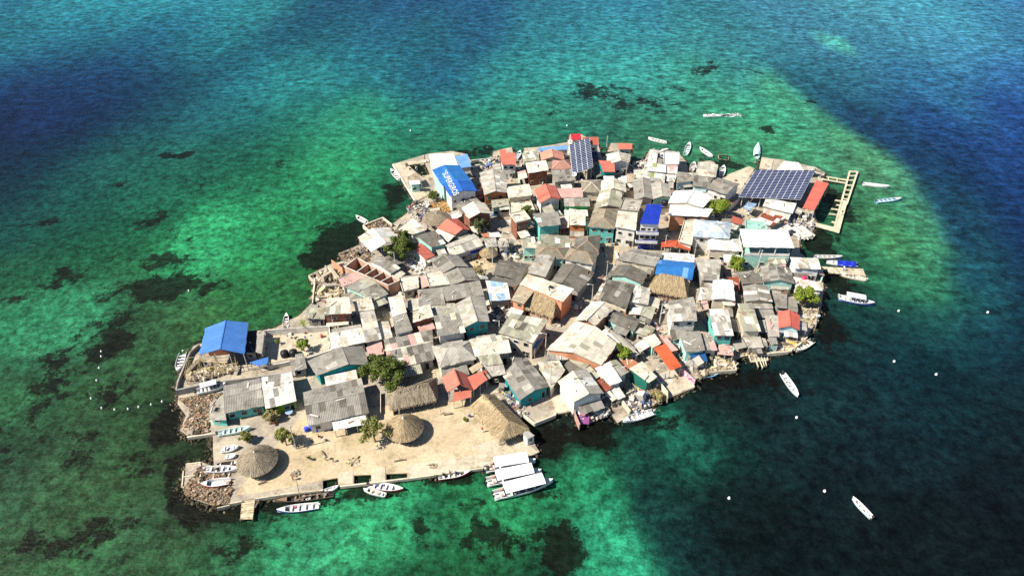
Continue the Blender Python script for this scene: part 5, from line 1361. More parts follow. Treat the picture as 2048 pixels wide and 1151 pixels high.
# ------------------------------------------------------------------ roofs made of single sheets
def clip(poly, ax, lo, hi):
    for sgn, lim in ((1, lo), (-1, -hi)):
        out = []
        for i in range(len(poly)):
            a, b_ = poly[i], poly[(i + 1) % len(poly)]; da, db = sgn * a[ax] - lim, sgn * b_[ax] - lim
            if da >= 0: out.append(a)
            if (da > 0) != (db > 0) and abs(da - db) > 1e-9 and da * db < 0:
                k = da / (da - db); out.append((a[0] + (b_[0] - a[0]) * k, a[1] + (b_[1] - a[1]) * k))
        poly = out
        if len(poly) < 3: return []
    return poly
def parea(p): return abs(sum(p[i][0] * p[(i + 1) % len(p)][1] - p[(i + 1) % len(p)][0] * p[i][1] for i in range(len(p)))) / 2
def sheets(root, roof, poly, spec, g):
    """cover one roof slope (first edge = eave) with corrugated sheets, each an object"""
    O = V(poly[0]); U = (V(poly[1]) - O).normalized(); N = V((0, 0, 0))
    for i in range(len(poly)):
        a, b_ = V(poly[i]), V(poly[(i + 1) % len(poly)]); N += a.cross(b_)
    N.normalize()
    if N.z < 0: N = -N
    U = (U - N * U.dot(N)).normalized(); Vv = N.cross(U)
    p2 = [((V(p) - O).dot(U), (V(p) - O).dot(Vv)) for p in poly]
    u0, u1 = min(p[0] for p in p2), max(p[0] for p in p2); v0, v1 = min(p[1] for p in p2), max(p[1] for p in p2)
    metal = spec[0] in METAL
    nc = max(1, round((u1 - u0) / g.uniform(1.15, 1.5))); rowl = 99 if metal else g.uniform(2.1, 2.7)
    nr = max(1, round((v1 - v0) / rowl)); cw = (u1 - u0) / nc; rh = (v1 - v0) / nr
    amp = .03 if metal else .05
    for i in range(nc):
        for j in range(nr):
            cell = clip(clip(p2, 0, u0 + i * cw, u0 + (i + 1) * cw), 1, v0 + j * rh - (.12 if j else 0), v0 + (j + 1) * rh)
            if len(cell) < 3 or parea(cell) < .04: continue
            if j == 0:
                ee = g.uniform(0, .24); cell = [(u, v - ee if v < v0 + .01 else v) for u, v in cell]
            ns = 8; vs = []; fs = []; off = .02 + (j % 3) * .016 + (i % 2) * .012 + g.uniform(0, .008)
            for k in range(ns):
                a, b_ = u0 + (i + k / ns) * cw, u0 + (i + (k + 1) / ns) * cw
                st = clip(cell, 0, a, b_)
                if len(st) < 3: continue
                q = len(vs)
                for (u, v) in st:
                    fr = (u - a) / (b_ - a); h_ = amp * ((k % 2) * (1 - fr) + ((k + 1) % 2) * fr)
                    vs.append(O + U * u + Vv * v + N * (off + h_))
                fs.append(tuple(range(q, q + len(st))))
            if not fs: continue
            k = pick(spec, g); mb = MB(); mb.v = [tuple(x) for x in vs]; mb.f = fs
            part('sheet', mb, 'metal' if k in METAL else 'sheet', root, roof, shade(ROOF[k], .03 if k in METAL else .09, g))
def lerp(a, b_, t): return tuple(a[i] + (b_[i] - a[i]) * t for i in range(len(a)))
def inset(q, d):
    out = []; n = len(q)
    cx = sum(p[0] for p in q) / n; cy = sum(p[1] for p in q) / n
    for p in q:
        v = V((p[0] - cx, p[1] - cy)); l = v.length; k = max(.4, (l - d * 1.4) / l); out.append((cx + v.x * k, cy + v.y * k))
    return out
PROTO = {}
def window(root, parent, a, b_, tpos, z, w_, h_, kind='window', col=(.5, .48, .44)):
    """a framed opening on the wall running a->b (outside on the right-hand side of a->b)"""
    d = V((b_[0] - a[0], b_[1] - a[1], 0)); L = d.length; d.normalize(); n = V((d.y, -d.x, 0))
    c = V((a[0], a[1], z)) + d * (L * tpos); ang = math.atan2(d.y, d.x)
    mb = MB(); f = .07
    for (cx, cz, sx, sz) in ((-w_ / 2, 0, f, h_ + f), (w_ / 2, 0, f, h_ + f), (0, h_ / 2, w_ - f, f), (0, -h_ / 2, w_ - f, f)):
        mb.box(c + d * cx + V((0, 0, cz)) + n * .05, (sx, .12, sz), ang)
    fr = part(kind, mb, 'wall', root, parent, col)
    mb = MB(); mb.box(c + n * .02, (w_ - f, .05, h_ - f), ang)
    part('pane' if kind == 'window' else 'door_leaf', mb, 'glass', root, fr)
LASTROOT = [None]
def house(i, spec):
    kind, q, he, rise, roof_s, wall_s, label, o = spec
    g = random.Random(i * 31 + 5)
    a2 = sum(q[k][0] * q[(k + 1) % 4][1] - q[(k + 1) % 4][0] * q[k][1] for k in range(4))
    if a2 < 0: q = [q[1], q[0], q[3], q[2]]
    cx, cy = sum(p[0] for p in q) / 4, sum(p[1] for p in q) / 4
    if o.get('join'): root = LASTROOT[0]
    else:
        nm = 'open_shelter' if o.get('open') else 'house'
        root = thing(nm, (cx, cy, GZ), label, 'shelter' if o.get('open') else 'house', 'shelters and awnings of the island' if o.get('open') else 'houses crowding the island')
        LASTROOT[0] = root
    ze = GZ + he; t = kind[0]; rsp = parse(roof_s); lsp = parse(o['rs']) if 'rs' in o else rsp
    z4 = [ze] * 4
    if kind == 'm': z4 = [ze, ze, ze + rise, ze + rise]
    E = [(q[k][0], q[k][1], z4[k]) for k in range(4)]
    slopes = []; ridge = None
    if t in 'mf': slopes = [E]
    elif t == 'g':
        ro = o.get('ro', .5)
        if kind[1] == 'y':
            r0 = lerp(E[0], E[1], ro); r1 = lerp(E[3], E[2], ro)
        else:
            r0 = lerp(E[0], E[3], ro); r1 = lerp(E[1], E[2], ro)
        r0 = (r0[0], r0[1], ze + rise); r1 = (r1[0], r1[1], ze + rise); ridge = (r0, r1)
        if kind[1] == 'y': slopes = [[E[3], E[0], r0, r1], [E[1], E[2], r1, r0]]
        else: slopes = [[E[0], E[1], r1, r0], [E[2], E[3], r0, r1]]
    elif t in 'hp':
        if kind == 'hy': A = [E[1], E[2], E[3], E[0]]
        else: A = E
        L = (V(A[1]) - V(A[0])).length; Wd = (V(A[2]) - V(A[1])).length; k = .5 if t == 'p' else min(.42, .42 * Wd / L)
        m0, m1 = lerp(A[0], A[3], .5), lerp(A[1], A[2], .5)
        r0, r1 = lerp(m0, m1, k), lerp(m0, m1, 1 - k); r0 = (r0[0], r0[1], ze + rise); r1 = (r1[0], r1[1], ze + rise)
        if t == 'p': slopes = [[A[0], A[1], r0], [A[1], A[2], r0], [A[2], A[3], r0], [A[3], A[0], r0]]
        else: slopes = [[A[0], A[1], r1, r0], [A[2], A[3], r0, r1], [A[1], A[2], r1], [A[3], A[0], r0]]; ridge = (r0, r1)
        hips = [(A[0], r0), (A[3], r0), (A[1], r1), (A[2], r1)] + ([(r0, r1)] if t == 'h' else [])
    # roof deck with thickness, then the sheets on it
    rb = MB(); th_ = .22 if t == 'f' else .09
    for s_ in slopes:
        rb.prism([(x, y, z - th_) for x, y, z in s_], [(x, y, z) for x, y, z in s_])
    base = ROOF[rsp[0]]
    roof = part('roof', rb, 'conc' if t == 'f' else 'wood', root, None, base if t == 'f' else tuple(x * .75 for x in base))
    if t == 'f':
        pb = MB()
        for k in range(4):
            a, b_ = E[k], E[(k + 1) % 4]; pb.beam((a[0], a[1], ze + .15), (b_[0], b_[1], ze + .15), .18, .3)
        part('parapet', pb, 'wall', root, None, shade(base, .08, g))
    else:
        for n_, s_ in enumerate(slopes): sheets(root, roof, s_, lsp if (n_ == 1 and 'rs' in o) else rsp, g)
        capc = ROOF[o['cap']] if 'cap' in o else tuple(min(.9, x * 1.1) for x in base)
        cb_ = MB()
        if t == 'g': cb_.beam(V(ridge[0]) + V((0, 0, .06)), V(ridge[1]) + V((0, 0, .06)), .3, .12)
        elif t in 'hp':
            for a, b_ in hips: cb_.beam(V(a) + V((0, 0, .05)), V(b_) + V((0, 0, .05)), .24, .12)
        if cb_.v: part('ridge_cap', cb_, 'sheet', root, roof, capc)
    for (s_, t_, w_, d_) in o.get('hole', []):
        sl = [V(p) for p in slopes[0]]; pt = lambda a, b: (sl[0].lerp(sl[1], a)).lerp(sl[3].lerp(sl[2], a), b)
        c = pt(s_, t_); u = (sl[1] - sl[0]).normalized(); n = u.cross(sl[3] - sl[0]).normalized(); n = n if n.z > 0 else -n; v = n.cross(u)
        mb = MB()
        for a, b_, x, y in ((-1, 0, .12, d_), (1, 0, .12, d_), (0, -1, w_, .12), (0, 1, w_, .12)):
            m = c + u * (a * w_ / 2) + v * (b_ * d_ / 2); mb.prism([m + u * (x / 2 * i) + v * (y / 2 * j) + n * .03 for i, j in ((-1, -1), (1, -1), (1, 1), (-1, 1))], [m + u * (x / 2 * i) + v * (y / 2 * j) + n * .16 for i, j in ((-1, -1), (1, -1), (1, 1), (-1, 1))])
        fr = part('roof_hole_frame', mb, 'plain', root, roof, tuple(x * .6 for x in base)); mb = MB()
        mb.prism([c + u * (w_ / 2 * i) + v * (d_ / 2 * j) + n * .03 for i, j in ((-1, -1), (1, -1), (1, 1), (-1, 1))], [c + u * (w_ / 2 * i) + v * (d_ / 2 * j) + n * .11 for i, j in ((-1, -1), (1, -1), (1, 1), (-1, 1))])
        part('roof_hole_dark', mb, 'glass', root, roof)  # dark pane on the uncut roof stands in for an opening's black shade
    # walls
    iq = inset(q, .4 if not o.get('open') else .15)
    mt, wc = wmat(wall_s); wc = shade(wc, .05, g)
    z0 = GZ - .05
    if o.get('open'):
        for k in range(4):
            pb = MB(); pb.beam((*iq[k], z0), (*iq[k], z4[k] - .05), .16, .16); part('post', pb, 'wood', root, None, (.6, .56, .48))
        for a, b_ in ((0, 1), (3, 2)):
            L = math.dist(iq[a], iq[b_])
            for e in range(1, int(L / 3.2) + 1):
                p = lerp(iq[a], iq[b_], e / (int(L / 3.2) + 1)); pb = MB(); pb.beam((*p, z0), (*p, z4[a] - .05), .14, .14); part('post', pb, 'wood', root, None, (.6, .56, .48))
        if wall_s in ('k',):
            wb = MB(); a, b_ = lerp(iq[0], iq[3], .55), lerp(iq[1], iq[2], .55); wb.beam((*a, GZ + 1.2), (*b_, GZ + 1.2), .2, 2.4); part('back_wall', wb, 'brick', root)
        return
    zt = [z - .06 for z in z4]
    lo = GZ + o.get('stilt', -.05)
    if o.get('terrace'): zt = [GZ + 4.0] * 4
    wb = MB()
    wb.v = [(*iq[k], lo) for k in range(4)] + [(*iq[k], zt[k]) for k in range(4)]
    wb.f = [(3, 2, 1, 0), (0, 1, 5, 4), (1, 2, 6, 5), (2, 3, 7, 6), (3, 0, 4, 7)]
    if t == 'g':
        gr0, gr1 = (0, 1), (3, 2)
        if kind[1] == 'x': gr0, gr1 = (0, 3), (1, 2)
        ro = o.get('ro', .5)
        A_ = (*lerp(iq[gr0[0]], iq[gr0[1]], ro), ze + rise - .09); B_ = (*lerp(iq[gr1[0]], iq[gr1[1]], ro), ze + rise - .09)
        wb.v += [A_, B_]
        if kind[1] == 'y': wb.f += [(4, 5, 8), (6, 7, 9), (7, 4, 8, 9), (5, 6, 9, 8)]
        else: wb.f += [(7, 4, 8), (5, 6, 9), (4, 5, 9, 8), (6, 7, 8, 9)]
    else: wb.f.append((4, 5, 6, 7))
    wall = part('wall', wb, mt, root, None, wc)
    if o.get('stilt'):
        for k in range(4):
            pb = MB(); pb.beam((*iq[k], z0), (*iq[k], lo), .25, .25); part('pillar', pb, 'conc', root, None, (.6, .55, .46))
        for f_ in (.33, .66):
            p = lerp(iq[0], iq[1], f_); pb = MB(); pb.beam((*p, z0), (*p, lo), .22, .22); part('pillar', pb, 'conc', root, None, (.6, .55, .46))
        wb = MB(); wb.beam((*lerp(iq[0], iq[3], .6), GZ + 1.1), (*lerp(iq[1], iq[2], .6), GZ + 1.1), .2, 2.2); part('back_wall', wb, 'conc', root, None, (.3, .26, .2))
    if o.get('terrace'):
        for a, b_ in ((0, 1), (1, 2), (3, 0)):
            n_ = max(2, int(math.dist(iq[a], iq[b_]) / 3.5))
            for e in range(n_ + 1):
                p = lerp(iq[a], iq[b_], e / n_); pb = MB(); pb.beam((*p, GZ + 4), (*p, z4[a] - .1), .2, .2); part('pillar', pb, 'wall', root, None, (.7, .68, .6))
            pb = MB(); pb.beam((*iq[a], GZ + 4.4), (*iq[b_], GZ + 4.4), .14, .8); part('parapet', pb, 'wall', root, None, WALL['w'])
    if o.get('bands'):
        for z, c_ in ((3.0, (.02, .05, .4)), (5.9, (.8, .78, .75))):
            a, b_ = V((*iq[0], 0)), V((*iq[1], 0)); d = (b_ - a).normalized(); n = V((d.y, -d.x, 0))
            pb = MB(); pb.prism([p + V((0, 0, GZ + z - .12)) for p in (a + n * 1.5 - d, b_ + n * 1.5 + d * .4, b_ + d * .4, a - d)], [p + V((0, 0, GZ + z + .12)) for p in (a + n * 1.5 - d, b_ + n * 1.5 + d * .4, b_ + d * .4, a - d)])
            bal = part('balcony', pb, 'wall', root, None, (.8, .78, .74))
            rb2 = MB(); rb2.beam(a + n * 1.45 - d + V((0, 0, GZ + z + .55)), b_ + n * 1.45 + d * .4 + V((0, 0, GZ + z + .55)), .1, .85); part('balcony_rail', rb2, 'wall', root, bal, (.82, .8, .77))
            rb2 = MB(); rb2.beam(a + n * 1.45 - d + V((0, 0, GZ + z + 1.03)), b_ + n * 1.45 + d * .4 + V((0, 0, GZ + z + 1.03)), .16, .1); part('balcony_rail', rb2, 'wall', root, bal, (.02, .05, .4))
        wb = MB(); wb.beam(V((*iq[0], GZ + 1.3)), V((*iq[1], GZ + 1.3)), .16, 2.6); part('painted_band', wb, 'wall', root, None, (.02, .05, .38))
    # windows and a door on the sides that can be seen from the south
    sides = [(0, 1)] + ([(1, 2)] if cx < -5 else []) + ([(3, 0)] if cx > 5 else [])
    nwin = o.get('win', 0); lvl = max(1, int((zt[0] - lo) / 2.5))
    for si, (a, b_) in enumerate(sides):
        L = math.dist(iq[a], iq[b_])
        if L < 1.6: continue
        n_ = (nwin if si == 0 else 1) if nwin else (1 if si == 0 else 0)
        n_ = min(n_, max(1, int(L / 1.5)))
        for l_ in range(lvl):
            zc = lo + 1.45 + 2.65 * l_
            if zc + .7 > zt[a]: continue
            for e in range(n_):
                window(root, None, iq[a], iq[b_], (e + .5 + g.uniform(-.12, .12)) / n_ if not (l_ == 0 and si == 0) else (e + .35) / n_, zc, min(g.uniform(.8, 1.3), L * .5), g.uniform(.8, 1.05), 'window', shade((.5, .47, .42), .3, g))
        if si == 0 and L > 2.6 and zt[0] - lo > 2.3:
            window(root, None, iq[a], iq[b_], .86, lo + 1.05, .85, 1.95, 'door', shade((.45, .4, .35), .3, g))
    if o.get('text'):
        r0, r1 = V(ridge[0]), V(ridge[1]); e0, e1 = V(E[0]), V(E[3])
        d = (r0 - r1).normalized(); up = ((r1 - e1) - d * (r1 - e1).dot(d)).normalized(); n = d.cross(up).normalized()
        if n.z < 0: n = -n
        cu = bpy.data.curves.new('lettering', 'FONT'); cu.body = 'SUPERGIROS'; cu.size = 2.5; cu.extrude = .015; cu.offset = .025; cu.space_character = 1.02
        m_, t_, b2 = newmat('roof_lettering_paint'); b2.inputs['Base Color'].default_value = (.6, .62, .65, 1); cu.materials.append(m_)
        tmp = bpy.data.objects.new('lettering', cu); C.objects.link(tmp)
        me = bpy.data.meshes.new_from_object(tmp.evaluated_get(bpy.context.evaluated_depsgraph_get())); bpy.data.objects.remove(tmp); bpy.data.curves.remove(cu)
        tx = bpy.data.objects.new('lettering', me); C.objects.link(tx); tx.parent = root
        if not me.materials: me.materials.append(m_)
        pos = r1 - d * 6.3 - up * 3.15 + n * .2 - V(ORG[root.name])
        tx.matrix_local = Matrix.Translation(pos) @ Matrix((d, up, n)).transposed().to_4x4()
        lb = MB()
        c0 = r1 - d * 7.4 - up * 2.3 + n * .12
        for k in range(10):
            a0, a1 = k * .5, (k + 1) * .5; f_ = lambda a, r: c0 + d * (r * math.cos(a)) + up * (r * math.sin(a))
            lb.add([f_(a0, .55), f_(a1, .55), f_(a1, .9), f_(a0, .9)], [(0, 1, 2, 3)])
        part('logo', lb, m_, root)

def inq(q, x, y):
    c = False
    for i in range(len(q)):
        a, b_ = q[i], q[i - 1]
        if (a[1] > y) != (b_[1] > y) and x < (b_[0] - a[0]) * (y - a[1]) / (b_[1] - a[1]) + a[0]: c = not c
    return c
TAKEN = [sp_[1] for sp_ in HOUSES] + [p for n_, p, t_, m_ in SLABS] + [ALLEY] + [q for k_, q, a, b_, l_, o in THATCH if k_ != 'cone'] + [sp_[0] for sp_ in SOLAR] + [RUIN]
def lean_to(i, q, he, root, g):
    for a, b_ in ((0, 1), (1, 2), (3, 0), (2, 3)):
        if g.random() > (.75 if a == 0 else .5): continue
        p, r_ = V(q[a]), V(q[b_]); L = (r_ - p).length
        if L < 2.2: continue
        d = (r_ - p) / L; n = V((d.y, -d.x)); w_ = min(L * g.uniform(.45, 1.0), 7); s0 = g.uniform(0, L - w_)
        for dep in (2.6, 1.9, 1.3, .9):
            A, B = p + d * s0, p + d * (s0 + w_); ok = True
            for f in (0.06, .3, .5, .7, .94):
                for e in (.35, .7, 1.0):
                    t_ = A + (B - A) * f + n * dep * e
                    if not inq(COAST, t_.x, t_.y) or any(inq(z, t_.x, t_.y) for z in TAKEN if z is not q): ok = False; break
                if not ok: break
            if ok: break
        if not ok: continue
        zh = min(he - .25, g.uniform(2.5, 3.1)) ; zl = zh - .18 * dep - g.uniform(.0, .2)
        if zl < 1.7: continue
        q4 = [(A + n * dep), (B + n * dep), B, A]; z4 = [zl, zl, zh, zh]; TAKEN.append([tuple(v) for v in q4])
        E = [(v.x, v.y, GZ + z) for v, z in zip(q4, z4)]
        spec = parse(g.choice(['g+p.2', 'p+g.2', 'c+p.2', 'w+p.2', 'e+c.3', 'g', 'g+u.2', 'c+k.3', 'd', 'q', 'p+w.3', 'w', 'p+c.3', 'g+e.2', 'e+g.3', 'c', 'k', 'p', 'g+d.3', 'w+c.3']))
        mb = MB(); mb.prism([(x, y, z - .06) for x, y, z in E], E); rf = part('lean_to_roof', mb, 'wood', root, None, tuple(x * .7 for x in ROOF[spec[0]])); sheets(root, rf, E, spec, g)
        for v in (q4[0], q4[1]):
            v2 = v - n * .12; mb = MB(); mb.beam((v2.x, v2.y, GZ - .05), (v2.x, v2.y, GZ + zl - .04), .1, .1); part('post', mb, 'wood', root, None, (.5, .44, .35))
        if g.random() < .45:
            m_ = A + n * dep * .9; e_ = B + n * dep * .9; mb = MB(); hh_ = g.uniform(.8, zl - .15); mb.beam((m_.x, m_.y, GZ + hh_ / 2), (e_.x, e_.y, GZ + hh_ / 2), .1, hh_); part('partition', mb, 'wall', root, None, shade(g.choice([(.6, .55, .45), (.45, .4, .33), (.4, .62, .55), (.7, .66, .58), (.5, .3, .22)]), .1, g))
for i, sp_ in enumerate(HOUSES):
    house(i, sp_)
    if not sp_[7].get('open') and not sp_[7].get('text') and not sp_[7].get('bands') and not sp_[7].get('terrace'):
        q = sp_[1]; a2 = sum(q[k][0] * q[(k + 1) % 4][1] - q[(k + 1) % 4][0] * q[k][1] for k in range(4))
        lean_to(i, q if a2 > 0 else [q[1], q[0], q[3], q[2]], sp_[2], LASTROOT[0], random.Random(i + 4000))

# ------------------------------------------------------------------ roofless brick building
def ruin():
    q = RUIN; root = thing('roofless_building', (*lerp(q[0], q[2], .5), GZ), 'roofless salmon brick building with open rooms on the west side', 'building')
    h_ = 3.4
    def wl(a, b_, nm='wall'):
        mb = MB(); mb.beam((*a, GZ + h_ / 2), (*b_, GZ + h_ / 2), .2, h_); w_ = part(nm, mb, 'wall', root, None, (.6, .36, .26))
        mb = MB(); mb.beam((*a, GZ + h_ + .06), (*b_, GZ + h_ + .06), .24, .12); part('ring_beam', mb, 'conc', root, w_, (.72, .66, .55))
    for k in range(4): wl(q[k], q[(k + 1) % 4])
    mb = MB(); mb.prism([(*p, GZ) for p in q], [(*p, GZ + .25) for p in q]) if sum(q[k][0] * q[(k + 1) % 4][1] - q[(k + 1) % 4][0] * q[k][1] for k in range(4)) > 0 else mb.prism([(*p, GZ) for p in q[::-1]], [(*p, GZ + .25) for p in q[::-1]]); part('floor_slab', mb, 'conc', root, None, (.5, .36, .28))
    for f_ in (.28, .47, .64, .82): wl(lerp(q[0], q[1], f_), lerp(q[3], q[2], f_), 'cross_wall')
ruin()

# ------------------------------------------------------------------ free-standing walls and kerbs
WCOL = {'g': (.36, .34, .3), 'w': (.72, .68, .6), 'c': (.68, .6, .45), 'pk': (.75, .36, .42), 'k2': (.55, .33, .25), 'o': (.66, .32, .19)}
for nm, pts, hh, th_, col, label in WALLS:
    L = sum(math.dist(pts[k], pts[k + 1]) for k in range(len(pts) - 1))
    root = thing(nm, (*pts[0], GZ), label, 'kerb' if 'kerb' in nm else 'beam' if 'beam' in nm else 'wall', 'low walls of the island'); root['kind'] = 'thing'
    zb = -.6 if hh < 1.1 else GZ - .3
    for k in range(len(pts) - 1):
        a, b_ = pts[k], pts[k + 1]; n_ = max(1, int(math.dist(a, b_) / 4))
        for e in range(n_):
            p, r_ = lerp(a, b_, e / n_), lerp(a, b_, (e + 1) / n_); top = GZ + hh + rnd.uniform(-.05, .05)
            mb = MB(); mb.beam((*p, (zb + top) / 2), (*r_, (zb + top) / 2), th_ * rnd.uniform(.92, 1.08), top - zb)
            part('wall_section', mb, 'wall' if col in 'w pk o' else 'conc', root, None, shade(WCOL[col], .08))
    if nm == 'mural_wall':
        a, b_ = V((*pts[0], 0)), V((*pts[1], 0)); d = (b_ - a).normalized(); n = V((d.y, -d.x, 0)); L = (b_ - a).length
        for k in range(7):
            mb = MB(); c = a + d * (L * (.1 + .13 * k)) + V((0, 0, GZ + rnd.uniform(.6, 1.2)))
            s_ = rnd.uniform(.25, .5)
            for sg in (1, -1):
                if sg * n.y < 0: mb.add([c + sg * n * .16 + d * (s_ * x) + V((0, 0, s_ * z)) for x, z in ((-.6, -.3), (.2, -.6), (.7, .1), (.1, .7), (-.5, .4))], [(0, 1, 2, 3, 4)])
            if mb.v: part('painted_motif', mb, 'plain', root, None, rnd.choice([(.75, .7, .68), (.3, .03, .1), (.65, .08, .2)]))

# ------------------------------------------------------------------ thatched huts
def straw(mb, a, down, side, n, ln, w_, g):
    d = (down + side * g.gauss(0, .08)).normalized(); s_ = d.cross(n).normalized() * w_ / 2
    l0 = a + n * g.uniform(.02, .1); l1 = l0 + d * ln + n * g.uniform(-.02, .09)
    mb.add([l0 - s_, l0 + s_, l1 + s_, l1 - s_], [(0, 1, 2, 3)])
def thatch_slope(poly, mb, g, dens=40):
    O = V(poly[0]); e = (V(poly[1]) - O); L = e.length; e.normalize(); top = [V(p) for p in poly[2:]]
    n = e.cross(top[0] - O).normalized()
    if n.z < 0: n = -n
    up = n.cross(e).normalized(); 
    if up.z < 0: up = -up
    p2 = [((V(p) - O).dot(e), (V(p) - O).dot(up)) for p in poly]; A = parea(p2); vmax = max(p[1] for p in p2); umin, umax = min(p[0] for p in p2), max(p[0] for p in p2)
    def inside(u, v):
        s_ = None
        for i in range(len(p2)):
            a, b_ = p2[i], p2[(i + 1) % len(p2)]; c = (b_[0] - a[0]) * (v - a[1]) - (b_[1] - a[1]) * (u - a[0])
            if s_ is None: s_ = c > 0
            elif (c > 0) != s_: return False
        return True
    k = 0
    while k < A * dens:
        u, v = g.uniform(umin, umax), g.uniform(0, vmax)
        if inside(u, v): straw(mb, O + e * u + up * v, -up, e, n, min(g.uniform(1.1, 2.3), v + .25), g.uniform(.035, .08), g)
        k += 1
    for k in range(int(L * 14)):
        straw(mb, O + e * g.uniform(0, L) + up * .1, (-up + V((0, 0, -.35))).normalized(), e, n, g.uniform(.35, .75), g.uniform(.05, .1), g)
for i, (kind, q, he, rise, label, o) in enumerate(THATCH):
    g = random.Random(900 + i); ze = GZ + he
    mt = 'thatchg' if i in (0, 3, 4) else 'thatch'
    if kind == 'cone':
        c = q[0]; r = math.dist(q[0], q[1]); root = thing('thatched_hut', (*c, GZ), label, 'hut', 'thatched roofs')
        n_ = 22; body = MB(); body.lathe((*c, ze), [(r, 0), (r * .98, .15), (r * .62, rise * .42), (r * .28, rise * .76), (.12, rise)], n_)
        rf = part('roof', body, mt, root)
        st = MB()
        prof = [(r, 0.), (r * .62, rise * .42), (r * .28, rise * .76), (.1, rise)]
        for k in range(int(900 * r)):
            a = g.uniform(0, 2 * math.pi); tt = g.random() ** .6
            sgm = min(2, int((1 - tt) * 3)); fr = (1 - tt) * 3 - sgm
            rr = prof[sgm][0] + (prof[sgm + 1][0] - prof[sgm][0]) * fr; zz = prof[sgm][1] + (prof[sgm + 1][1] - prof[sgm][1]) * fr
            dr, dz = prof[sgm][0] - prof[sgm + 1][0], prof[sgm][1] - prof[sgm + 1][1]; l = math.hypot(dr, dz)
            dn = V((math.cos(a) * dr / l, math.sin(a) * dr / l, dz / l)); nn = V((-math.cos(a) * dz / l, -math.sin(a) * dz / l, dr / l))
            straw(st, V((c[0] + rr * math.cos(a), c[1] + rr * math.sin(a), ze + zz)), dn, V((-math.sin(a), math.cos(a), 0)), nn, min(g.uniform(.8, 1.7), (r - rr) * 1.2 + .3), g.uniform(.035, .08), g)
        tag(part('straw', st, mt, root, rf), kind='stuff')
        tip = MB(); tip.lathe((*c, ze + rise - .1), [(.28, 0), (.2, .2), (.06, .4)], 8); part('cap', tip, 'conc', root, rf, (.7, .66, .58))
        np_ = 6 if r > 2.5 else 1
        for k in range(np_):
            a = 2 * math.pi * k / np_ + .3; p = (c[0] + (r * .75 if np_ > 1 else 0) * math.cos(a), c[1] + (r * .75 if np_ > 1 else 0) * math.sin(a))
            pb = MB(); pb.tube([(*p, GZ - .05), (*p, ze + (.3 if np_ > 1 else rise * .8))], .09, 6); part('post', pb, 'wood', root, None, (.35, .27, .18))
    else:
        a2 = sum(q[k][0] * q[(k + 1) % 4][1] - q[(k + 1) % 4][0] * q[k][1] for k in range(4))
        if a2 < 0: q = [q[1], q[0], q[3], q[2]]
        root = thing('thatched_hall', (*lerp(q[0], q[2], .5), GZ), label, 'hut', 'thatched roofs')
        E = [(*p, ze) for p in q]; A = E if kind != 'hipy' else [E[1], E[2], E[3], E[0]]
        m0, m1 = lerp(A[0], A[3], .5 if kind != 'slope' else .8), lerp(A[1], A[2], .5 if kind != 'slope' else .8)
        k0 = .16; k1 = .84
        if kind == 'hipy': k1 = .96; k0 = .2
        if kind == 'hipy': m0, m1 = m0, m1
        r0, r1 = lerp(m0, m1, k0), lerp(m0, m1, k1); r0 = (r0[0], r0[1], ze + rise); r1 = (r1[0], r1[1], ze + rise)
        slopes = [[A[0], A[1], r1, r0], [A[2], A[3], r0, r1], [A[1], A[2], r1], [A[3], A[0], r0]]
        body = MB(); body.v = list(A) + [r0, r1] + [(x, y, z - .3) for x, y, z in A]
        body.f = [(0, 1, 5, 4), (2, 3, 4, 5), (1, 2, 5), (3, 0, 4), (9, 8, 7, 6), (6, 7, 1, 0), (7, 8, 2, 1), (8, 9, 3, 2), (9, 6, 0, 3)]
        rf = part('roof', body, mt, root); st = MB()
        for s_ in slopes: thatch_slope(s_, st, g)
        rl = (V(r1) - V(r0)).length
        for k in range(int(rl * 30)):
            p = V(lerp(r0, r1, g.random())); dd = V((g.uniform(-1, 1), g.uniform(-1, 1), -.5)).normalized(); straw(st, p + V((0, 0, .08)), dd, V((1, 0, 0)), V((0, 0, 1)), g.uniform(.4, .9), .08, g)
        tag(part('straw', st, mt, root, rf), kind='stuff')
        iq = inset(q, .5)
        for a, b_ in ((0, 1), (1, 2), (2, 3), (3, 0)):
            n_ = max(1, int(math.dist(iq[a], iq[b_]) / 3))
            for e in range(n_):
                p = lerp(iq[a], iq[b_], e / n_); pb = MB(); pb.tube([(*p, GZ - .05), (*p, ze - .1)], .1, 6); part('post', pb, 'wood', root, None, (.4, .32, .22))
        if kind == 'slope':
            wb = MB(); z1 = ze - .35; jq = inset(q, .9); wb.prism([(*p, GZ - .05) for p in jq], [(*p, z1) for p in jq]); part('wall', wb, 'wall', root, None, (.6, .4, .28))
        elif i == 4:
            wb = MB(); wb.beam((*iq[3], GZ + .5), (*iq[0], GZ + .5), .25, 1.0); part('brick_wall', wb, 'brick', root, None, (1.6, 1.4, 1.3))

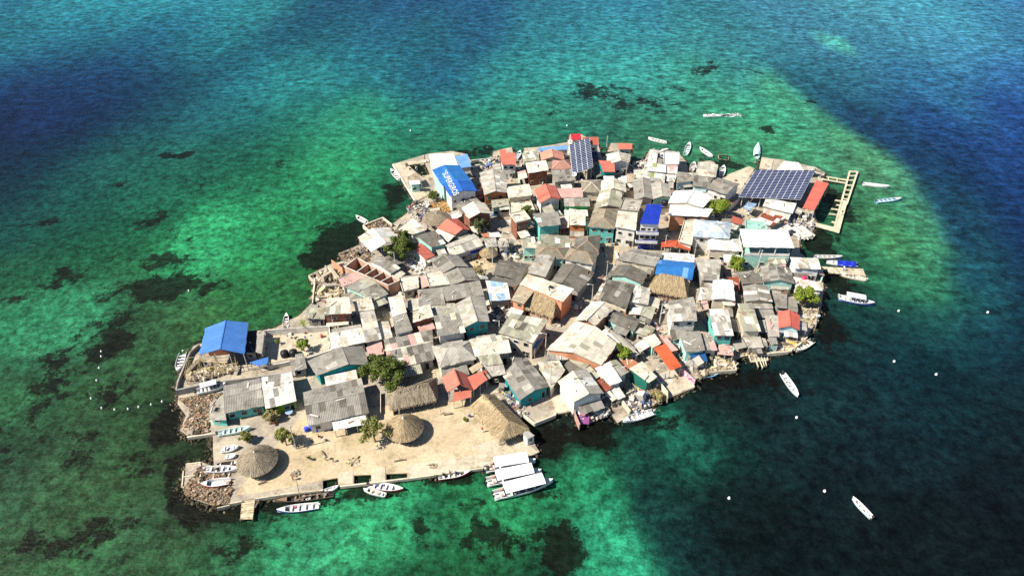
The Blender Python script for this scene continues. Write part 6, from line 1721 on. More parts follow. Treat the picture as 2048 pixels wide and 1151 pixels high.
# ------------------------------------------------------------------ solar arrays
PANEL = None
for q, h0, h1, nc, nr, label in SOLAR:
    root = thing('solar_array', (*lerp(q[0], q[2], .5), GZ), label, 'solar array', 'solar arrays')
    E = [V((*q[0], GZ + h0)), V((*q[1], GZ + h0)), V((*q[2], GZ + h1)), V((*q[3], GZ + h1))]
    U, Vv = (E[1] - E[0] + E[2] - E[3]) / 2, (E[3] - E[0] + E[2] - E[1]) / 2; N = U.cross(Vv).normalized()
    O = E[0]
    mb = MB()
    def bil(s_, t_): return E[0] * (1 - s_) * (1 - t_) + E[1] * s_ * (1 - t_) + E[2] * s_ * t_ + E[3] * (1 - s_) * t_
    low = [p - N * .16 for p in E]; mb.prism(low, [p - N * .06 for p in E]); part('frame', mb, 'wall', root, None, (.62, .64, .66))
    for i in range(nc):
        for j in range(nr):
            gx, gy = .07 if nc < 6 else .055, .15 if nc < 6 else .11
            a, b_, c, d = bil((i + gx) / nc, (j + gy) / nr), bil((i + 1 - gx) / nc, (j + gy) / nr), bil((i + 1 - gx) / nc, (j + 1 - gy) / nr), bil((i + gx) / nc, (j + 1 - gy) / nr)
            mb = MB(); mb.prism([p - N * .055 for p in (a, b_, c, d)], [p + N * rnd.uniform(0, .012) for p in (a, b_, c, d)]); part('panel', mb, 'solar', root)
    for s_ in (.06, .35, .65, .94):
        for t_ in (.05, .5, .95):
            p = bil(s_, t_); mb = MB(); mb.beam((p.x, p.y, GZ - .05), (p.x, p.y, p.z - .2), .2, .2); part('post', mb, 'conc', root, None, (.7, .66, .58))

# ------------------------------------------------------------------ piers, jetties, frames
def pier(name, label, beams_, z, col=(.68, .6, .42), slabs=None, planks=None, depth=.35, mat='conc', cat='pier', piles=True):
    p0 = beams_[0][0] if beams_ else (slabs or planks)[0]
    root = thing(name, (*p0, 0), label, cat, 'piers and timber frames')
    for a, b_, w_ in beams_ or []:
        mb = MB(); mb.beam((*a, z + rnd.uniform(-.02, .02)), (*b_, z + rnd.uniform(-.02, .02)), w_, depth); part('beam', mb, mat, root, None, shade(col, .08))
        if piles:
            n_ = max(1, int(math.dist(a, b_) / 2.2))
            for e in range(n_ + 1):
                p = lerp(a, b_, e / n_); mb = MB(); mb.tube([(*p, -1.2), (*p, z - depth / 2)], .13, 6); part('pile', mb, 'wood', root, None, (.3, .26, .2))
    if slabs: slab('deck', slabs, z - .3, z + .06, 'conc', root=root, color=col)
    if planks:
        q = planks; L = math.dist(q[0], q[3]); n_ = int(L / .42)
        for e in range(n_):
            f0, f1 = (e + .06) / n_, (e + .94) / n_; a, b_, c, d = lerp(q[0], q[3], f0), lerp(q[1], q[2], f0), lerp(q[1], q[2], f1), lerp(q[0], q[3], f1)
            zz = z + rnd.uniform(0, .04); mb = MB(); mb.prism([(*p, zz - .05) for p in (a, b_, c, d)], [(*p, zz) for p in (a, b_, c, d)]); part('plank', mb, 'wood', root, None, shade(col, .16))
        for s_ in ((0, 3), (1, 2)):
            mb = MB(); mb.beam((*q[s_[0]], z - .14), (*q[s_[1]], z - .14), .14, .16); part('beam', mb, 'wood', root, None, tuple(x * .7 for x in col))
            for e in (0, .33, .66, 1):
                p = lerp(q[s_[0]], q[s_[1]], e); mb = MB(); mb.tube([(*p, -1.2), (*p, z + .15)], .11, 6); part('pile', mb, 'wood', root, None, (.35, .29, .2))
    return root
r_ = pier('boat_dock', 'concrete boat dock with ladder like open frames at the northeast corner', PIER_NE, .9, slabs=PIER_NE_SLAB)
pier('walkway', 'narrow concrete walkway joining dock and coral flat roof', PIER_N2, .9)
pier('wooden_pier', 'broad plank pier between moored boats on the east shore', None, .95, col=(.6, .5, .36), planks=[PIER_E[2], PIER_E[3], PIER_E[0], PIER_E[1]] if False else [PIER_E[1], PIER_E[2], PIER_E[3], PIER_E[0]])
pier('wooden_jetty', 'short plank jetty in front of the plaza', None, .75, col=(.62, .5, .32), planks=JETTY, cat='jetty')
pier('stilt_jetty', 'rough stick jetty on the southeast shore', STILT, .9, depth=.2, mat='wood', cat='jetty')
pier('floating_frame', 'square floating net frame off the north shore', FRAME_N, .25, depth=.25, cat='frame', piles=False)
pier('timber_frame', 'driftwood frame around the western rubble corner', FRAME_W, .8, depth=.22, mat='wood', cat='frame')
root = thing('scaffold', (*SCAFFOLD[0], GZ), 'bamboo scaffold frame in front of the blue gabled pavilion', 'scaffold')
for p in SCAFFOLD:
    mb = MB(); mb.tube([(*p, GZ - .05), (p[0] + rnd.uniform(-.3, .3), p[1] + rnd.uniform(-.3, .3), GZ + 3.4)], .06, 5); part('pole', mb, 'wood', root, None, (.5, .38, .18))
for z in (1.2, 2.2, 3.1):
    for k in (0, 1, 2, 4, 5, 6):
        mb = MB(); mb.tube([(*SCAFFOLD[k], GZ + z), (*SCAFFOLD[k + 1], GZ + z + rnd.uniform(-.15, .15))], .05, 5); part('rail', mb, 'wood', root, None, (.55, .42, .2))
    for k in range(4):
        mb = MB(); mb.tube([(*SCAFFOLD[k], GZ + z), (*SCAFFOLD[k + 4], GZ + z)], .05, 5); part('rail', mb, 'wood', root, None, (.5, .38, .18))

# ------------------------------------------------------------------ boats
HC = {'w': (.82, .8, .76), 'bl': (.1, .17, .42), 'br': (.12, .09, .06), 'br2': (.3, .18, .12), 'd': (.06, .05, .045), 're': (.45, .04, .04), 'p': (.6, .56, .52), 'c': (.74, .66, .48), 'm': (.5, .78, .68), 'm2': (.6, .76, .76), 'g': (.5, .49, .46), 'lb': (.25, .55, .75), 'ye': (.85, .5, .02)}
def boat(i, st, bw, kind, hull, inn, z, wid, label):
    L = math.dist(st, bw); ang = math.atan2(bw[1] - st[1], bw[0] - st[0]); g = random.Random(i + 77)
    wd = wid or max(.9, min(1.7, L * .24)); D = .75 if kind not in ('canoe', 'punt') else .5
    if kind in ('tour', 'launch'): D = .95
    name = {'canoe': 'canoe', 'tour': 'tour_boat', 'sail': 'sailing_boat', 'launch': 'motor_launch', 'launch2': 'speedboat', 'tarp': 'covered_boat', 'tarp2': 'covered_boat'}.get(kind, 'skiff')
    root = thing(name, ((st[0] + bw[0]) / 2, (st[1] + bw[1]) / 2, z), label, 'canoe' if kind == 'canoe' else 'boat', 'boats around the island', ang, local=True)
    ns = 11; X = [-L / 2 + L * k / (ns - 1) for k in range(ns)]
    def hb(f):
        if kind == 'canoe': return wd / 2 * max(.04, math.sin(math.pi * (.06 + .88 * f)) ** .7)
        return wd / 2 * (.82 + .18 * min(1, f / .35)) * (max(0.02, 1 - max(0, (f - .5) / .5) ** 2.2))
    def sh(f): return D + (.35 * max(0, (f - .45) / .55) ** 2)
    mb = MB(); k0 = 0; ring = []
    for k in range(ns):
        f = k / (ns - 1); b_ = hb(f); s_ = sh(f); kz = -.15 + .3 * max(0, (f - .8) / .2) ** 2
        ring.append([(X[k], -b_, s_), (X[k], -b_ * .92, s_ * .45), (X[k], -b_ * .55, kz), (X[k], b_ * .55, kz), (X[k], b_ * .92, s_ * .45), (X[k], b_, s_),
                     (X[k], b_ * .86, s_), (X[k], b_ * .72, .22), (X[k], -b_ * .72, .22), (X[k], -b_ * .86, s_)])
    mb.v = [p for r in ring for p in r]
    outer = []; inner = []
    for k in range(ns - 1):
        for j in range(10):
            a = k * 10 + j; b_ = k * 10 + (j + 1) % 10; fc = (a, b_, b_ + 10, a + 10); (outer if j < 5 else inner).append(fc)
    caps = [(0, 9, 8, 7, 6, 5, 4, 3, 2, 1), tuple((ns - 1) * 10 + j for j in range(10))]
    h1 = MB(); h1.v = mb.v; h1.f = outer + caps; part('hull', h1, 'plain', root, None, HC[hull], True)
    h2 = MB(); h2.v = mb.v; h2.f = inner; part('interior', h2, 'plain', root, None, tuple(x * .8 for x in HC[inn]))
    rim = MB()
    for sgn in (-1, 1):
        rim.tube([(X[k], sgn * hb(k / (ns - 1)) * .96, sh(k / (ns - 1)) + .03) for k in range(ns)], .055, 5)
    part('gunwale', rim, 'plain', root, None, HC['w'] if kind not in ('sail', 'canoe') else HC[hull])
    if kind not in ('hull',):
        nb = 2 if L < 5 else 4 if kind in ('skiff',) else 5
        for k in range(nb):
            f = .16 + .5 * k / max(1, nb - 1); x = -L / 2 + L * f; mb = MB(); mb.box((x, 0, D * .72), (.34 if kind != 'canoe' else .2, hb(f) * 1.75, .07)); part('bench', mb, 'plain', root, None, shade(HC['w'] if hull != 'br' else HC['br2'], .06, g))
    if kind in ('skiff', 'punt', 'tarp', 'launch2') and L > 3:
        for k in range(g.randint(2, 4)):
            mb = MB(); sz = g.uniform(.18, .42); mb.box((g.uniform(-L * .42, L * .15), g.uniform(-.3, .3) * wd, .22 + sz * .35), (sz * g.uniform(.8, 1.8), sz, sz * .8), g.uniform(0, 3)); part('gear', mb, 'plain', root, None, g.choice([(.1, .1, .11), (.5, .06, .05), (.08, .15, .4), (.4, .33, .2), (.55, .4, .05), (.3, .28, .25)]))
        mb = MB(); n_ = 6; x0 = -L / 2 + L * .72
        mb.tube([(x0 + .22 * math.cos(a * 1.05), .22 * math.sin(a * 1.05), .3) for a in range(7)], .05, 4); part('rope_coil', mb, 'wood', root, None, (.4, .34, .22))
    f0, f1 = .84, .985
    mb = MB(); x0, x1 = -L / 2 + L * .8, -L / 2 + L * .985
    mb.v = [(x0, -hb(.8) * .9, sh(.8) + .02), (x0, hb(.8) * .9, sh(.8) + .02), (-L / 2 + L * .92, hb(.92) * .9, sh(.92) + .04), (x1, 0, sh(.985) + .05), (-L / 2 + L * .92, -hb(.92) * .9, sh(.92) + .04)]
    mb.f = [(0, 1, 2, 3, 4)]; mb.v += [(x, y, zz - .05) for x, y, zz in mb.v]; mb.f += [(9, 8, 7, 6, 5), (1, 0, 5, 6), (2, 1, 6, 7), (3, 2, 7, 8), (4, 3, 8, 9), (0, 4, 9, 5)]
    part('foredeck', mb, 'plain', root, None, HC['w'] if hull != 'br' else HC['br2'])
    if kind in ('skiff', 'launch', 'launch2', 'tour', 'tarp'):
        for yy in ((0,) if kind in ('skiff', 'tarp') else (-.45, .45)):
            mb = MB(); mb.box((-L / 2 - .16, yy, D + .3), (.42, .3, .36)); mo = part('outboard_motor', mb, 'plain', root, None, (.05, .05, .055) if i % 3 else (.6, .6, .58))
            mb = MB(); mb.box((-L / 2 - .12, yy, D - .3), (.14, .1, .9)); part('motor_leg', mb, 'plain', root, mo, (.08, .08, .085))
    if kind in ('tour', 'launch'):
        a0, a1 = (.17, .84) if kind == 'tour' else (.18, .72); x0, x1 = -L / 2 + L * a0, -L / 2 + L * a1; zt = 2.35; w2 = wd * (.5 if kind == 'tour' else .42)
        n_ = 8; mb = MB(); top = []; 
        for k in range(n_ + 1):
            x = x0 + (x1 - x0) * k / n_; top.append([(x, -w2, zt), (x, -w2 * .55, zt + .14), (x, 0, zt + .18), (x, w2 * .55, zt + .14), (x, w2, zt)])
        mb.v = [p for r in top for p in r] + [(x, y, zz - .07) for r in top for x, y, zz in r]; q = 5 * (n_ + 1)
        for k in range(n_):
            for j in range(4):
                a = k * 5 + j; mb.f.append((a, a + 5, a + 6, a + 1)); mb.f.append((q + a + 1, q + a + 6, q + a + 5, q + a))
            for j in (0, 4):
                a = k * 5 + j; mb.f.append((a, q + a, q + a + 5, a + 5))
        mb.f += [(0, 1, 2, 3, 4, q + 4, q + 3, q + 2, q + 1, q), (5 * n_, 5 * n_ + 1, 5 * n_ + 2, 5 * n_ + 3, 5 * n_ + 4, q + 5 * n_ + 4, q + 5 * n_ + 3, q + 5 * n_ + 2, q + 5 * n_ + 1, q + 5 * n_)]
        cn = part('canopy', mb, 'metal', root, None, (.88, .86, .83))
        for k in range(1, n_):
            x = x0 + (x1 - x0) * k / n_; mb = MB(); mb.tube([(x, -w2, zt + .02), (x, -w2 * .55, zt + .16), (x, 0, zt + .2), (x, w2 * .55, zt + .16), (x, w2, zt + .02)], .025, 4); part('batten', mb, 'plain', root, cn, (.78, .76, .72))
        for k in range(0, n_ + 1, 2):
            for sg in (-1, 1):
                x = x0 + (x1 - x0) * (k / n_ * .96 + .02); mb = MB(); mb.tube([(x, sg * w2 * .95, D), (x, sg * w2 * .95, zt)], .035, 5); part('canopy_post', mb, 'plain', root, None, (.75, .74, .7))
        if kind == 'tour':
            mb = MB(); mb.box((x1 + .35, 0, D + .55), (.08, wd * .72, .7), ry=-.3); part('windscreen', mb, 'glass', root)
            for sg in (-.7, .7):
                mb = MB(); mb.box((-L / 2 + L * .13, sg, D + .1), (.5, .45, .4)); part('cooler', mb, 'plain', root, None, (.6, .3, .22))
            mb = MB(); mb.box((-L / 2 + L * .5, 0, .42), (L * .6, wd * .2, .05)); part('aisle', mb, 'plain', root, None, (.1, .1, .12))
    if kind in ('tarp', 'tarp2'):
        mb = MB(); prof = []
        for k in range(8):
            f = .06 + .62 * k / 7 if kind == 'tarp' else .1 + .82 * k / 7; x = -L / 2 + L * f; b_ = hb(f) * 1.12; zt = sh(f); hp = .75 + .18 * math.sin(k * 2.1)
            prof += [(x, -b_, zt - .1), (x, -b_ * .6, zt + hp * .65), (x, 0, zt + hp), (x, b_ * .6, zt + hp * .65), (x, b_, zt - .1)]
        mb.v = prof
        for k in range(7):
            for j in range(4): a = k * 5 + j; mb.f.append((a, a + 5, a + 6, a + 1))
        part('tarpaulin', mb, 'plain', root, None, (.012, .03, .42) if kind == 'tarp' else (.5, .78, .74))
    if kind == 'sail':
        mb = MB(); mb.tube([(L * .08, 0, .3), (L * .05, 0, 6.0)], [.1, .05], 6); part('mast', mb, 'wood', root, None, (.4, .32, .22))
        mb = MB(); mb.tube([(L * .07, 0, 1.1), (-L * .42, .1, 1.4)], .06, 6); part('boom', mb, 'wood', root, None, (.4, .32, .22))
        for k in range(9):
            mb = MB(); mb.box((g.uniform(-L * .35, L * .3), g.uniform(-.4, .4), .5), (g.uniform(.4, 1.0), g.uniform(.2, .5), .3), g.uniform(0, 3)); part('cargo', mb, 'wood', root, None, g.choice([(.35, .28, .18), (.55, .5, .42), (.2, .17, .13)]))
    if kind == 'launch2':
        mb = MB(); mb.box((-L * .05, 0, D + .3), (.9, .7, .6)); part('console', mb, 'plain', root, None, (.7, .7, .7))
    return root
for i, b_ in enumerate(BOATS): boat(i, *b_)

# ------------------------------------------------------------------ trees
def tree(i, x, y, r, zc, kind, dens, label):
    g = random.Random(300 + i); big = r > 1.2
    root = thing('palm' if kind == 'palm' else 'tree' if big else 'plant', (x, y, GZ), label, 'palm' if kind == 'palm' else 'tree' if big else 'plant', 'trees and plants of the island')
    tk = MB(); fl = MB(); zc = max(zc, r * .55); zb = GZ + zc
    if kind == 'palm':
        tk.tube([(x, y, GZ - .1), (x + .15, y, GZ + zc)], [.16, .1], 7); part('trunk', tk, 'bark', root)
        for k in range(16):
            a = 2 * math.pi * k / 16 + g.uniform(-.2, .2); p = V((x + .15, y, zb)); d = V((math.cos(a), math.sin(a), g.uniform(.2, .9))).normalized(); s_ = V((-math.sin(a), math.cos(a), 0))
            for e in range(5):
                q = p + d * (r * .24); d = (d + V((0, 0, -.28))).normalized(); w0, w1 = .22 * (1 - e / 6), .22 * (1 - (e + 1) / 6)
                fl.add([p - s_ * w0, p + s_ * w0, q + s_ * w1, q - s_ * w1], [(0, 1, 2, 3)]); p = q
        tag(part('crown', fl, LEAF['palm'], root), kind='stuff'); return
    tk.tube([(x, y, GZ - .1), (x + g.uniform(-.2, .2) * r * .3, y, GZ + zc * .55), (x, y, zb)], [max(.05, r * .075), max(.04, r * .055), max(.02, r * .03)], 7)
    nl = 7 if big else 3; clumps = []
    for k in range(nl * 3):
        a = g.uniform(0, 2 * math.pi); e = g.uniform(-.4, 1.0); rr = r * g.uniform(.35, 1.0)
        c = V((x + math.cos(a) * rr * math.sqrt(max(.05, 1 - e * e * .8)), y + math.sin(a) * rr * math.sqrt(max(.05, 1 - e * e * .8)), zb + e * r * .62)); clumps.append((c, r * g.uniform(.17, .36)))
        if k < nl: tk.tube([(x, y, GZ + zc * g.uniform(.4, .7)), lerp((x, y, zb), tuple(c), .5), tuple(c)], [max(.03, r * .04), max(.02, r * .025), .02], 5)
    clumps.append((V((x, y, zb + r * .2)), r * .45))
    part('trunk', tk, 'bark', root)
    ls = .27 if r > 2 else .22 if big else .13
    for c, cr in clumps:
        n_ = int(dens * 85 * (cr / ls) ** 1.6 * .32)
        for k in range(n_):
            d = V((g.gauss(0, 1), g.gauss(0, 1), g.gauss(0, 1))).normalized(); p = c + V((d.x, d.y, d.z * .8)) * cr * g.uniform(.45, 1.08)
            n = (d + V((g.gauss(0, .5), g.gauss(0, .5), g.gauss(.35, .5)))).normalized(); u = n.orthogonal().normalized(); w_ = n.cross(u); s_ = ls * g.uniform(.6, 1.25); a = g.uniform(0, 6.28)
            u2 = u * math.cos(a) + w_ * math.sin(a); w2 = n.cross(u2)
            fl.add([p - u2 * s_, p + w2 * s_ * .5, p + u2 * s_, p - w2 * s_ * .5], [(0, 1, 2, 3)])
    tag(part('crown', fl, LEAF[kind], root), kind='stuff')
for i, tr_ in enumerate(TREES): tree(i, *tr_)

# ------------------------------------------------------------------ poles and lamps
for i, (p, h_, arm, label) in enumerate(POLES):
    root = thing('street_lamp' if arm else 'utility_pole', (*p, GZ), label, 'street lamp' if arm else 'pole', 'poles of the island')
    lx, ly = rnd.uniform(-.12, .12), rnd.uniform(-.1, .1)
    mb = MB(); mb.tube([(*p, GZ - .1), (p[0] + lx, p[1] + ly, GZ + h_)], [.14, .09], 7); part('shaft', mb, 'conc', root, None, (.66, .62, .54))
    if arm:
        mb = MB(); mb.tube([(p[0] + lx, p[1] + ly, GZ + h_ - .1), (p[0] + lx - .6, p[1] + ly, GZ + h_ + .12), (p[0] + lx - 1.1, p[1] + ly, GZ + h_ + .15)], .05, 5); ar = part('arm', mb, 'plain', root, None, (.7, .68, .64))
        mb = MB(); mb.box((p[0] + lx - 1.3, p[1] + ly, GZ + h_ + .13), (.55, .24, .12)); part('lamp_head', mb, 'plain', root, ar, (.75, .74, .7))
    else:
        mb = MB(); mb.beam((p[0] + lx - .5, p[1] + ly, GZ + h_ - .35), (p[0] + lx + .5, p[1] + ly, GZ + h_ - .35), .08, .08); part('cross_arm', mb, 'wood', root, None, (.45, .4, .33))

# ------------------------------------------------------------------ people: one skinned body each
PC = {'re': (.6, .07, .04), 'd': (.05, .05, .06), 'w': (.8, .78, .74), 'k': (.7, .5, .42), 'pk': (.75, .25, .3), 'bl': (.08, .15, .45)}
for i, (p, z, ang, top, leg, pose, label) in enumerate(PEOPLE):
    J = {'pel': (0, 0, .92), 'ch': (0, 0, 1.3), 'nk': (0, 0, 1.48), 'hd': (.02, 0, 1.62), 'tp': (.02, 0, 1.72), 'ls': (0, .2, 1.4), 'le': (.03, .27, 1.12), 'lh': (.15, .28, .88), 'rs': (0, -.2, 1.4), 're': (-.05, -.27, 1.12), 'rh': (.08, -.29, .9),
         'lp': (0, .1, .88), 'lk': (.12, .11, .48), 'la': (.08, .11, .06), 'lt': (.24, .12, .03), 'rp': (0, -.1, .88), 'rk': (-.02, -.11, .48), 'ra': (-.14, -.11, .06), 'rt': (.02, -.12, .03)}
    if pose == 'sit':
        for k in ('pel', 'ch', 'nk', 'hd', 'tp', 'ls', 'le', 'lh', 'rs', 're', 'rh', 'lp', 'rp'): a = J[k]; J[k] = (a[0], a[1], a[2] - .42)
        J['lk'] = (.42, .12, .5); J['la'] = (.46, .12, .08); J['lt'] = (.6, .12, .04); J['rk'] = (.42, -.12, .5); J['ra'] = (.46, -.12, .08); J['rt'] = (.6, -.12, .04)
    if pose == 'bend':
        for k, v in {'ch': (.25, 0, 1.2), 'nk': (.4, 0, 1.3), 'hd': (.53, 0, 1.33), 'tp': (.62, 0, 1.36), 'ls': (.3, .2, 1.25), 'le': (.4, .22, .98), 'lh': (.5, .2, .72), 'rs': (.3, -.2, 1.25), 're': (.4, -.22, .98), 'rh': (.5, -.2, .72)}.items(): J[k] = v
    ks = list(J); ed = [('pel', 'ch'), ('ch', 'nk'), ('nk', 'hd'), ('hd', 'tp'), ('ch', 'ls'), ('ls', 'le'), ('le', 'lh'), ('ch', 'rs'), ('rs', 're'), ('re', 'rh'), ('pel', 'lp'), ('lp', 'lk'), ('lk', 'la'), ('la', 'lt'), ('pel', 'rp'), ('rp', 'rk'), ('rk', 'ra'), ('ra', 'rt')]
    rad = {'pel': .15, 'ch': .15, 'nk': .06, 'hd': .1, 'tp': .07, 'ls': .075, 'rs': .075, 'le': .05, 're': .05, 'lh': .04, 'rh': .04, 'lp': .1, 'rp': .1, 'lk': .065, 'rk': .065, 'la': .045, 'ra': .045, 'lt': .04, 'rt': .04}
    me = bpy.data.meshes.new('person'); me.from_pydata([J[k] for k in ks], [(ks.index(a), ks.index(b_)) for a, b_ in ed], [])
    ob = bpy.data.objects.new('person', me); C.objects.link(ob); ob.location = (*p, z); ob.rotation_euler = (0, 0, R(ang))
    md = ob.modifiers.new('skin', 'SKIN'); sv = me.skin_vertices[0].data if me.skin_vertices else None
    if sv is None:
        bm_ = bmesh.new(); bm_.from_mesh(me); bm_.verts.layers.skin.verify(); bm_.to_mesh(me); bm_.free(); sv = me.skin_vertices[0].data
    for k, n in enumerate(ks): sv[k].radius = (rad[n], rad[n])
    sv[0].use_root = True
    ob.modifiers.new('smooth', 'SUBSURF').levels = 1; ob.modifiers['smooth'].render_levels = 1
    m, t, b = newmat('clothes_and_skin_%s_%s' % (top, leg)); me.materials.append(m)
    tc = nd(t, 'ShaderNodeTexCoord'); sp = nd(t, 'ShaderNodeSeparateXYZ'); t.links.new(tc.outputs['Object'], sp.inputs[0])
    zz = .42 if pose == 'sit' else 0
    rp = nd(t, 'ShaderNodeValToRGB'); rp.color_ramp.interpolation = 'CONSTANT'
    dv = nd(t, 'ShaderNodeMath', operation='DIVIDE'); t.links.new(sp.outputs[2], dv.inputs[0]); dv.inputs[1].default_value = 2.0; t.links.new(dv.outputs[0], rp.inputs[0])
    e = rp.color_ramp.elements; sk = (.2, .1, .06)
    for q, (pp, cc) in enumerate([(0, sk), (.12, PC[leg]), ((.95 - zz) / 2, PC[top]), ((1.46 - zz) / 2 if pose != 'bend' else .64, sk), ((1.66 - zz) / 2, (.02, .015, .012))]):
        if q > 1: e.new(.5)
        e[q].position = pp; e[q].color = (*cc, 1)
    t.links.new(rp.outputs[0], b.inputs['Base Color']); b.inputs['Roughness'].default_value = .8
    tag(ob, label, 'person', 'people on the island')

# ------------------------------------------------------------------ rubble and clutter (too many small pieces to count)
PAL = {'rub': [(.34, .26, .17), (.24, .18, .12), (.46, .39, .3), (.14, .1, .07), (.36, .23, .14), (.07, .055, .04), (.28, .17, .1)], 'wood': [(.5, .42, .3), (.35, .28, .2), (.62, .55, .44), (.24, .19, .14), (.55, .45, .25)],
       'mix': [(.55, .52, .46), (.3, .26, .22), (.6, .5, .38), (.1, .14, .3), (.35, .15, .11), (.72, .7, .64), (.16, .14, .12), (.45, .4, .32), (.08, .07, .06), (.5, .46, .4), (.64, .6, .52)], 'white': [(.75, .72, .65), (.62, .58, .5), (.5, .46, .4), (.8, .78, .74), (.3, .27, .23)],
       'frond': [(.5, .25, .08), (.6, .36, .14), (.38, .19, .07), (.55, .42, .22)]}
def scatter(name, label, pts, n, pal, sz, z0=GZ, seed=0, root=None):
    g = random.Random(seed); xs = [p[0] for p in pts]; ys = [p[1] for p in pts]; vs, fs, cols = [], [], []; k = 0; tries = 0
    def ins(x, y):
        c = False
        for i in range(len(pts)):
            a, b_ = pts[i], pts[i - 1]
            if (a[1] > y) != (b_[1] > y) and x < (b_[0] - a[0]) * (y - a[1]) / (b_[1] - a[1]) + a[0]: c = not c
        return c
    while k < n and tries < n * 8:
        tries += 1; x, y = g.uniform(min(xs), max(xs)), g.uniform(min(ys), max(ys))
        if not ins(x, y): continue
        k += 1; s_ = sz * math.exp(g.gauss(0, .5))
        dims = (s_ * g.uniform(.6, 1.3), s_ * g.uniform(.5, 1.1), s_ * g.uniform(.3, .8)) if pal == 'rub' else (s_ * g.uniform(.8, 3.2), s_ * g.uniform(.25, .7), s_ * g.uniform(.15, .7))
        if pal == 'frond': dims = (s_ * 2.2, s_ * .14, s_ * .1)
        if pal == 'mix' and g.random() < .4: dims = (s_ * .9, s_ * .8, s_ * g.uniform(.6, 1.8))
        mb = MB(); mb.box((x, y, z0 + dims[2] * .35 + g.random() * sz * .5), dims, g.uniform(0, 3.1), g.gauss(0, .25), g.gauss(0, .25)); q = len(vs); vs += mb.v; fs += [tuple(i + q for i in f) for f in mb.f]
        c = shade(g.choice(PAL[pal]), .15, g); cols += [(*c, 1)] * 8
    me = mesh(name, vs, fs, 'mixed'); a = me.attributes.new('tint', 'FLOAT_COLOR', 'POINT'); a.data.foreach_set('color', np.array(cols, dtype=np.float32).ravel())
    ob = bpy.data.objects.new(name, me); C.objects.link(ob)
    tag(ob, label, 'rubble' if name == 'rubble' else 'clutter', None, 'stuff')
for i, (nm, lb, pts, n, pal, sz) in enumerate(CLUTTER): scatter(nm, lb, pts, n, pal, sz, seed=i + 50)
scatter('debris', 'odds and ends lying in yards and alleys all over the island', inset([p for p in COAST if p[1] > 112 or p[0] > 10], 2.5), 3200, 'mix', .34, seed=11)

# ------------------------------------------------------------------ small single things
for k, (p, z, label) in enumerate(ITEMS['tanks']):
    root = thing('water_tank', (*p, z), label, 'water tank', 'black water tanks'); r = .95 if k < 2 else 1.0
    mb = MB(); mb.lathe((*p, z), [(r * .95, 0), (r, .25), (r * .97, .3), (r, .36), (r, .8), (r * .97, .85), (r, .9), (r, 1.3), (r * .6, 1.6), (r * .35, 1.68)], 16); part('body', mb, 'plain', root, None, (.018, .018, .02), True)
    mb = MB(); mb.lathe((*p, z + 1.66), [(r * .3, 0), (r * .3, .1), (r * .2, .14)], 12); part('lid', mb, 'plain', root, None, (.03, .03, .032))
for k, (p, label) in enumerate(ITEMS['drums']):
    root = thing('drum', (*p, GZ), label, 'drum', 'blue drums on the plaza'); mb = MB(); mb.lathe((*p, GZ), [(.4, 0), (.46, .08), (.46, .5), (.48, .54), (.46, .58), (.46, 1.0), (.4, 1.08)], 12); part('body', mb, 'plain', root, None, (.03, .06, .55), True)
    mb = MB(); mb.lathe((*p, GZ + 1.08), [(.36, 0), (.34, .05)], 12); part('lid', mb, 'plain', root, None, (.06, .1, .6))
p, z = ITEMS['dish']; root = thing('satellite_dish', (*p, z), 'white satellite dish on the slate grey roof', 'dish')
mb = MB(); mb.tube([(*p, z - .5), (*p, z + .7)], .05, 6); part('mast', mb, 'plain', root, None, (.5, .5, .5))
mb = MB(); n = V((-.3, -.75, .6)).normalized(); u = n.orthogonal().normalized(); w_ = n.cross(u); c = V((*p, z + .9)); k0 = [c - n * .15]
for rr, dd in ((.4, -.08), (.75, .1)):
    k0 += [c + n * dd + (u * math.cos(a * math.pi / 6) + w_ * math.sin(a * math.pi / 6)) * rr for a in range(12)]
mb.add(k0, [(0, 1 + a, 1 + (a + 1) % 12) for a in range(12)] + [(1 + a, 13 + a, 13 + (a + 1) % 12, 1 + (a + 1) % 12) for a in range(12)]); part('reflector', mb, 'plain', root, None, (.8, .79, .76), True)
p = ITEMS['table']; root = thing('round_table', (*p, GZ), 'round table with blue and white cloth before the green front', 'table')
mb = MB(); mb.lathe((*p, GZ + .7), [(.78, 0), (.8, .04)], 16); part('table_top', mb, 'plain', root, None, (.3, .42, .75)); mb = MB(); mb.tube([(*p, GZ), (*p, GZ + .7)], .07, 6); part('leg', mb, 'plain', root, None, (.3, .3, .3))
p = ITEMS['planter']; root = thing('planter', (*p, GZ), 'low brick planter under the pale shrub', 'planter')
mb = MB(); mb.box((*p, GZ + .25), (1.7, 1.1, .5), .15); part('box', mb, 'brick', root); mb = MB(); mb.box((*p, GZ + .5), (1.5, .9, .06), .15); part('soil', mb, 'wood', root, None, (.1, .07, .05))
p = ITEMS['ball']; root = thing('plastic_tub', (*p, GZ + 3.3), 'round crimson tub on the very pale pink roof', 'tub'); mb = MB(); mb.lathe((*p, GZ + 3.3), [(.5, 0), (.75, .3), (.7, .6), (.45, .85)], 14); part('body', mb, 'plain', root, None, (.6, .03, .1), True)
q = ITEMS['booth']; root = thing('ticket_booth', (*lerp(q[0], q[2], .5), GZ), 'little white booth at the quay corner beside the thatched hall', 'booth')
a2 = sum(q[k][0] * q[(k + 1) % 4][1] - q[(k + 1) % 4][0] * q[k][1] for k in range(4)); q = q if a2 > 0 else q[::-1]
mb = MB(); mb.prism([(*p, GZ) for p in inset(q, .1)], [(*p, GZ + 2.15) for p in inset(q, .1)]); part('wall', mb, 'wall', root, None, (.7, .68, .62)); mb = MB(); mb.prism([(*p, GZ + 2.15) for p in q], [(*p, GZ + 2.27) for p in q]); part('roof', mb, 'conc', root, None, (.5, .5, .48))
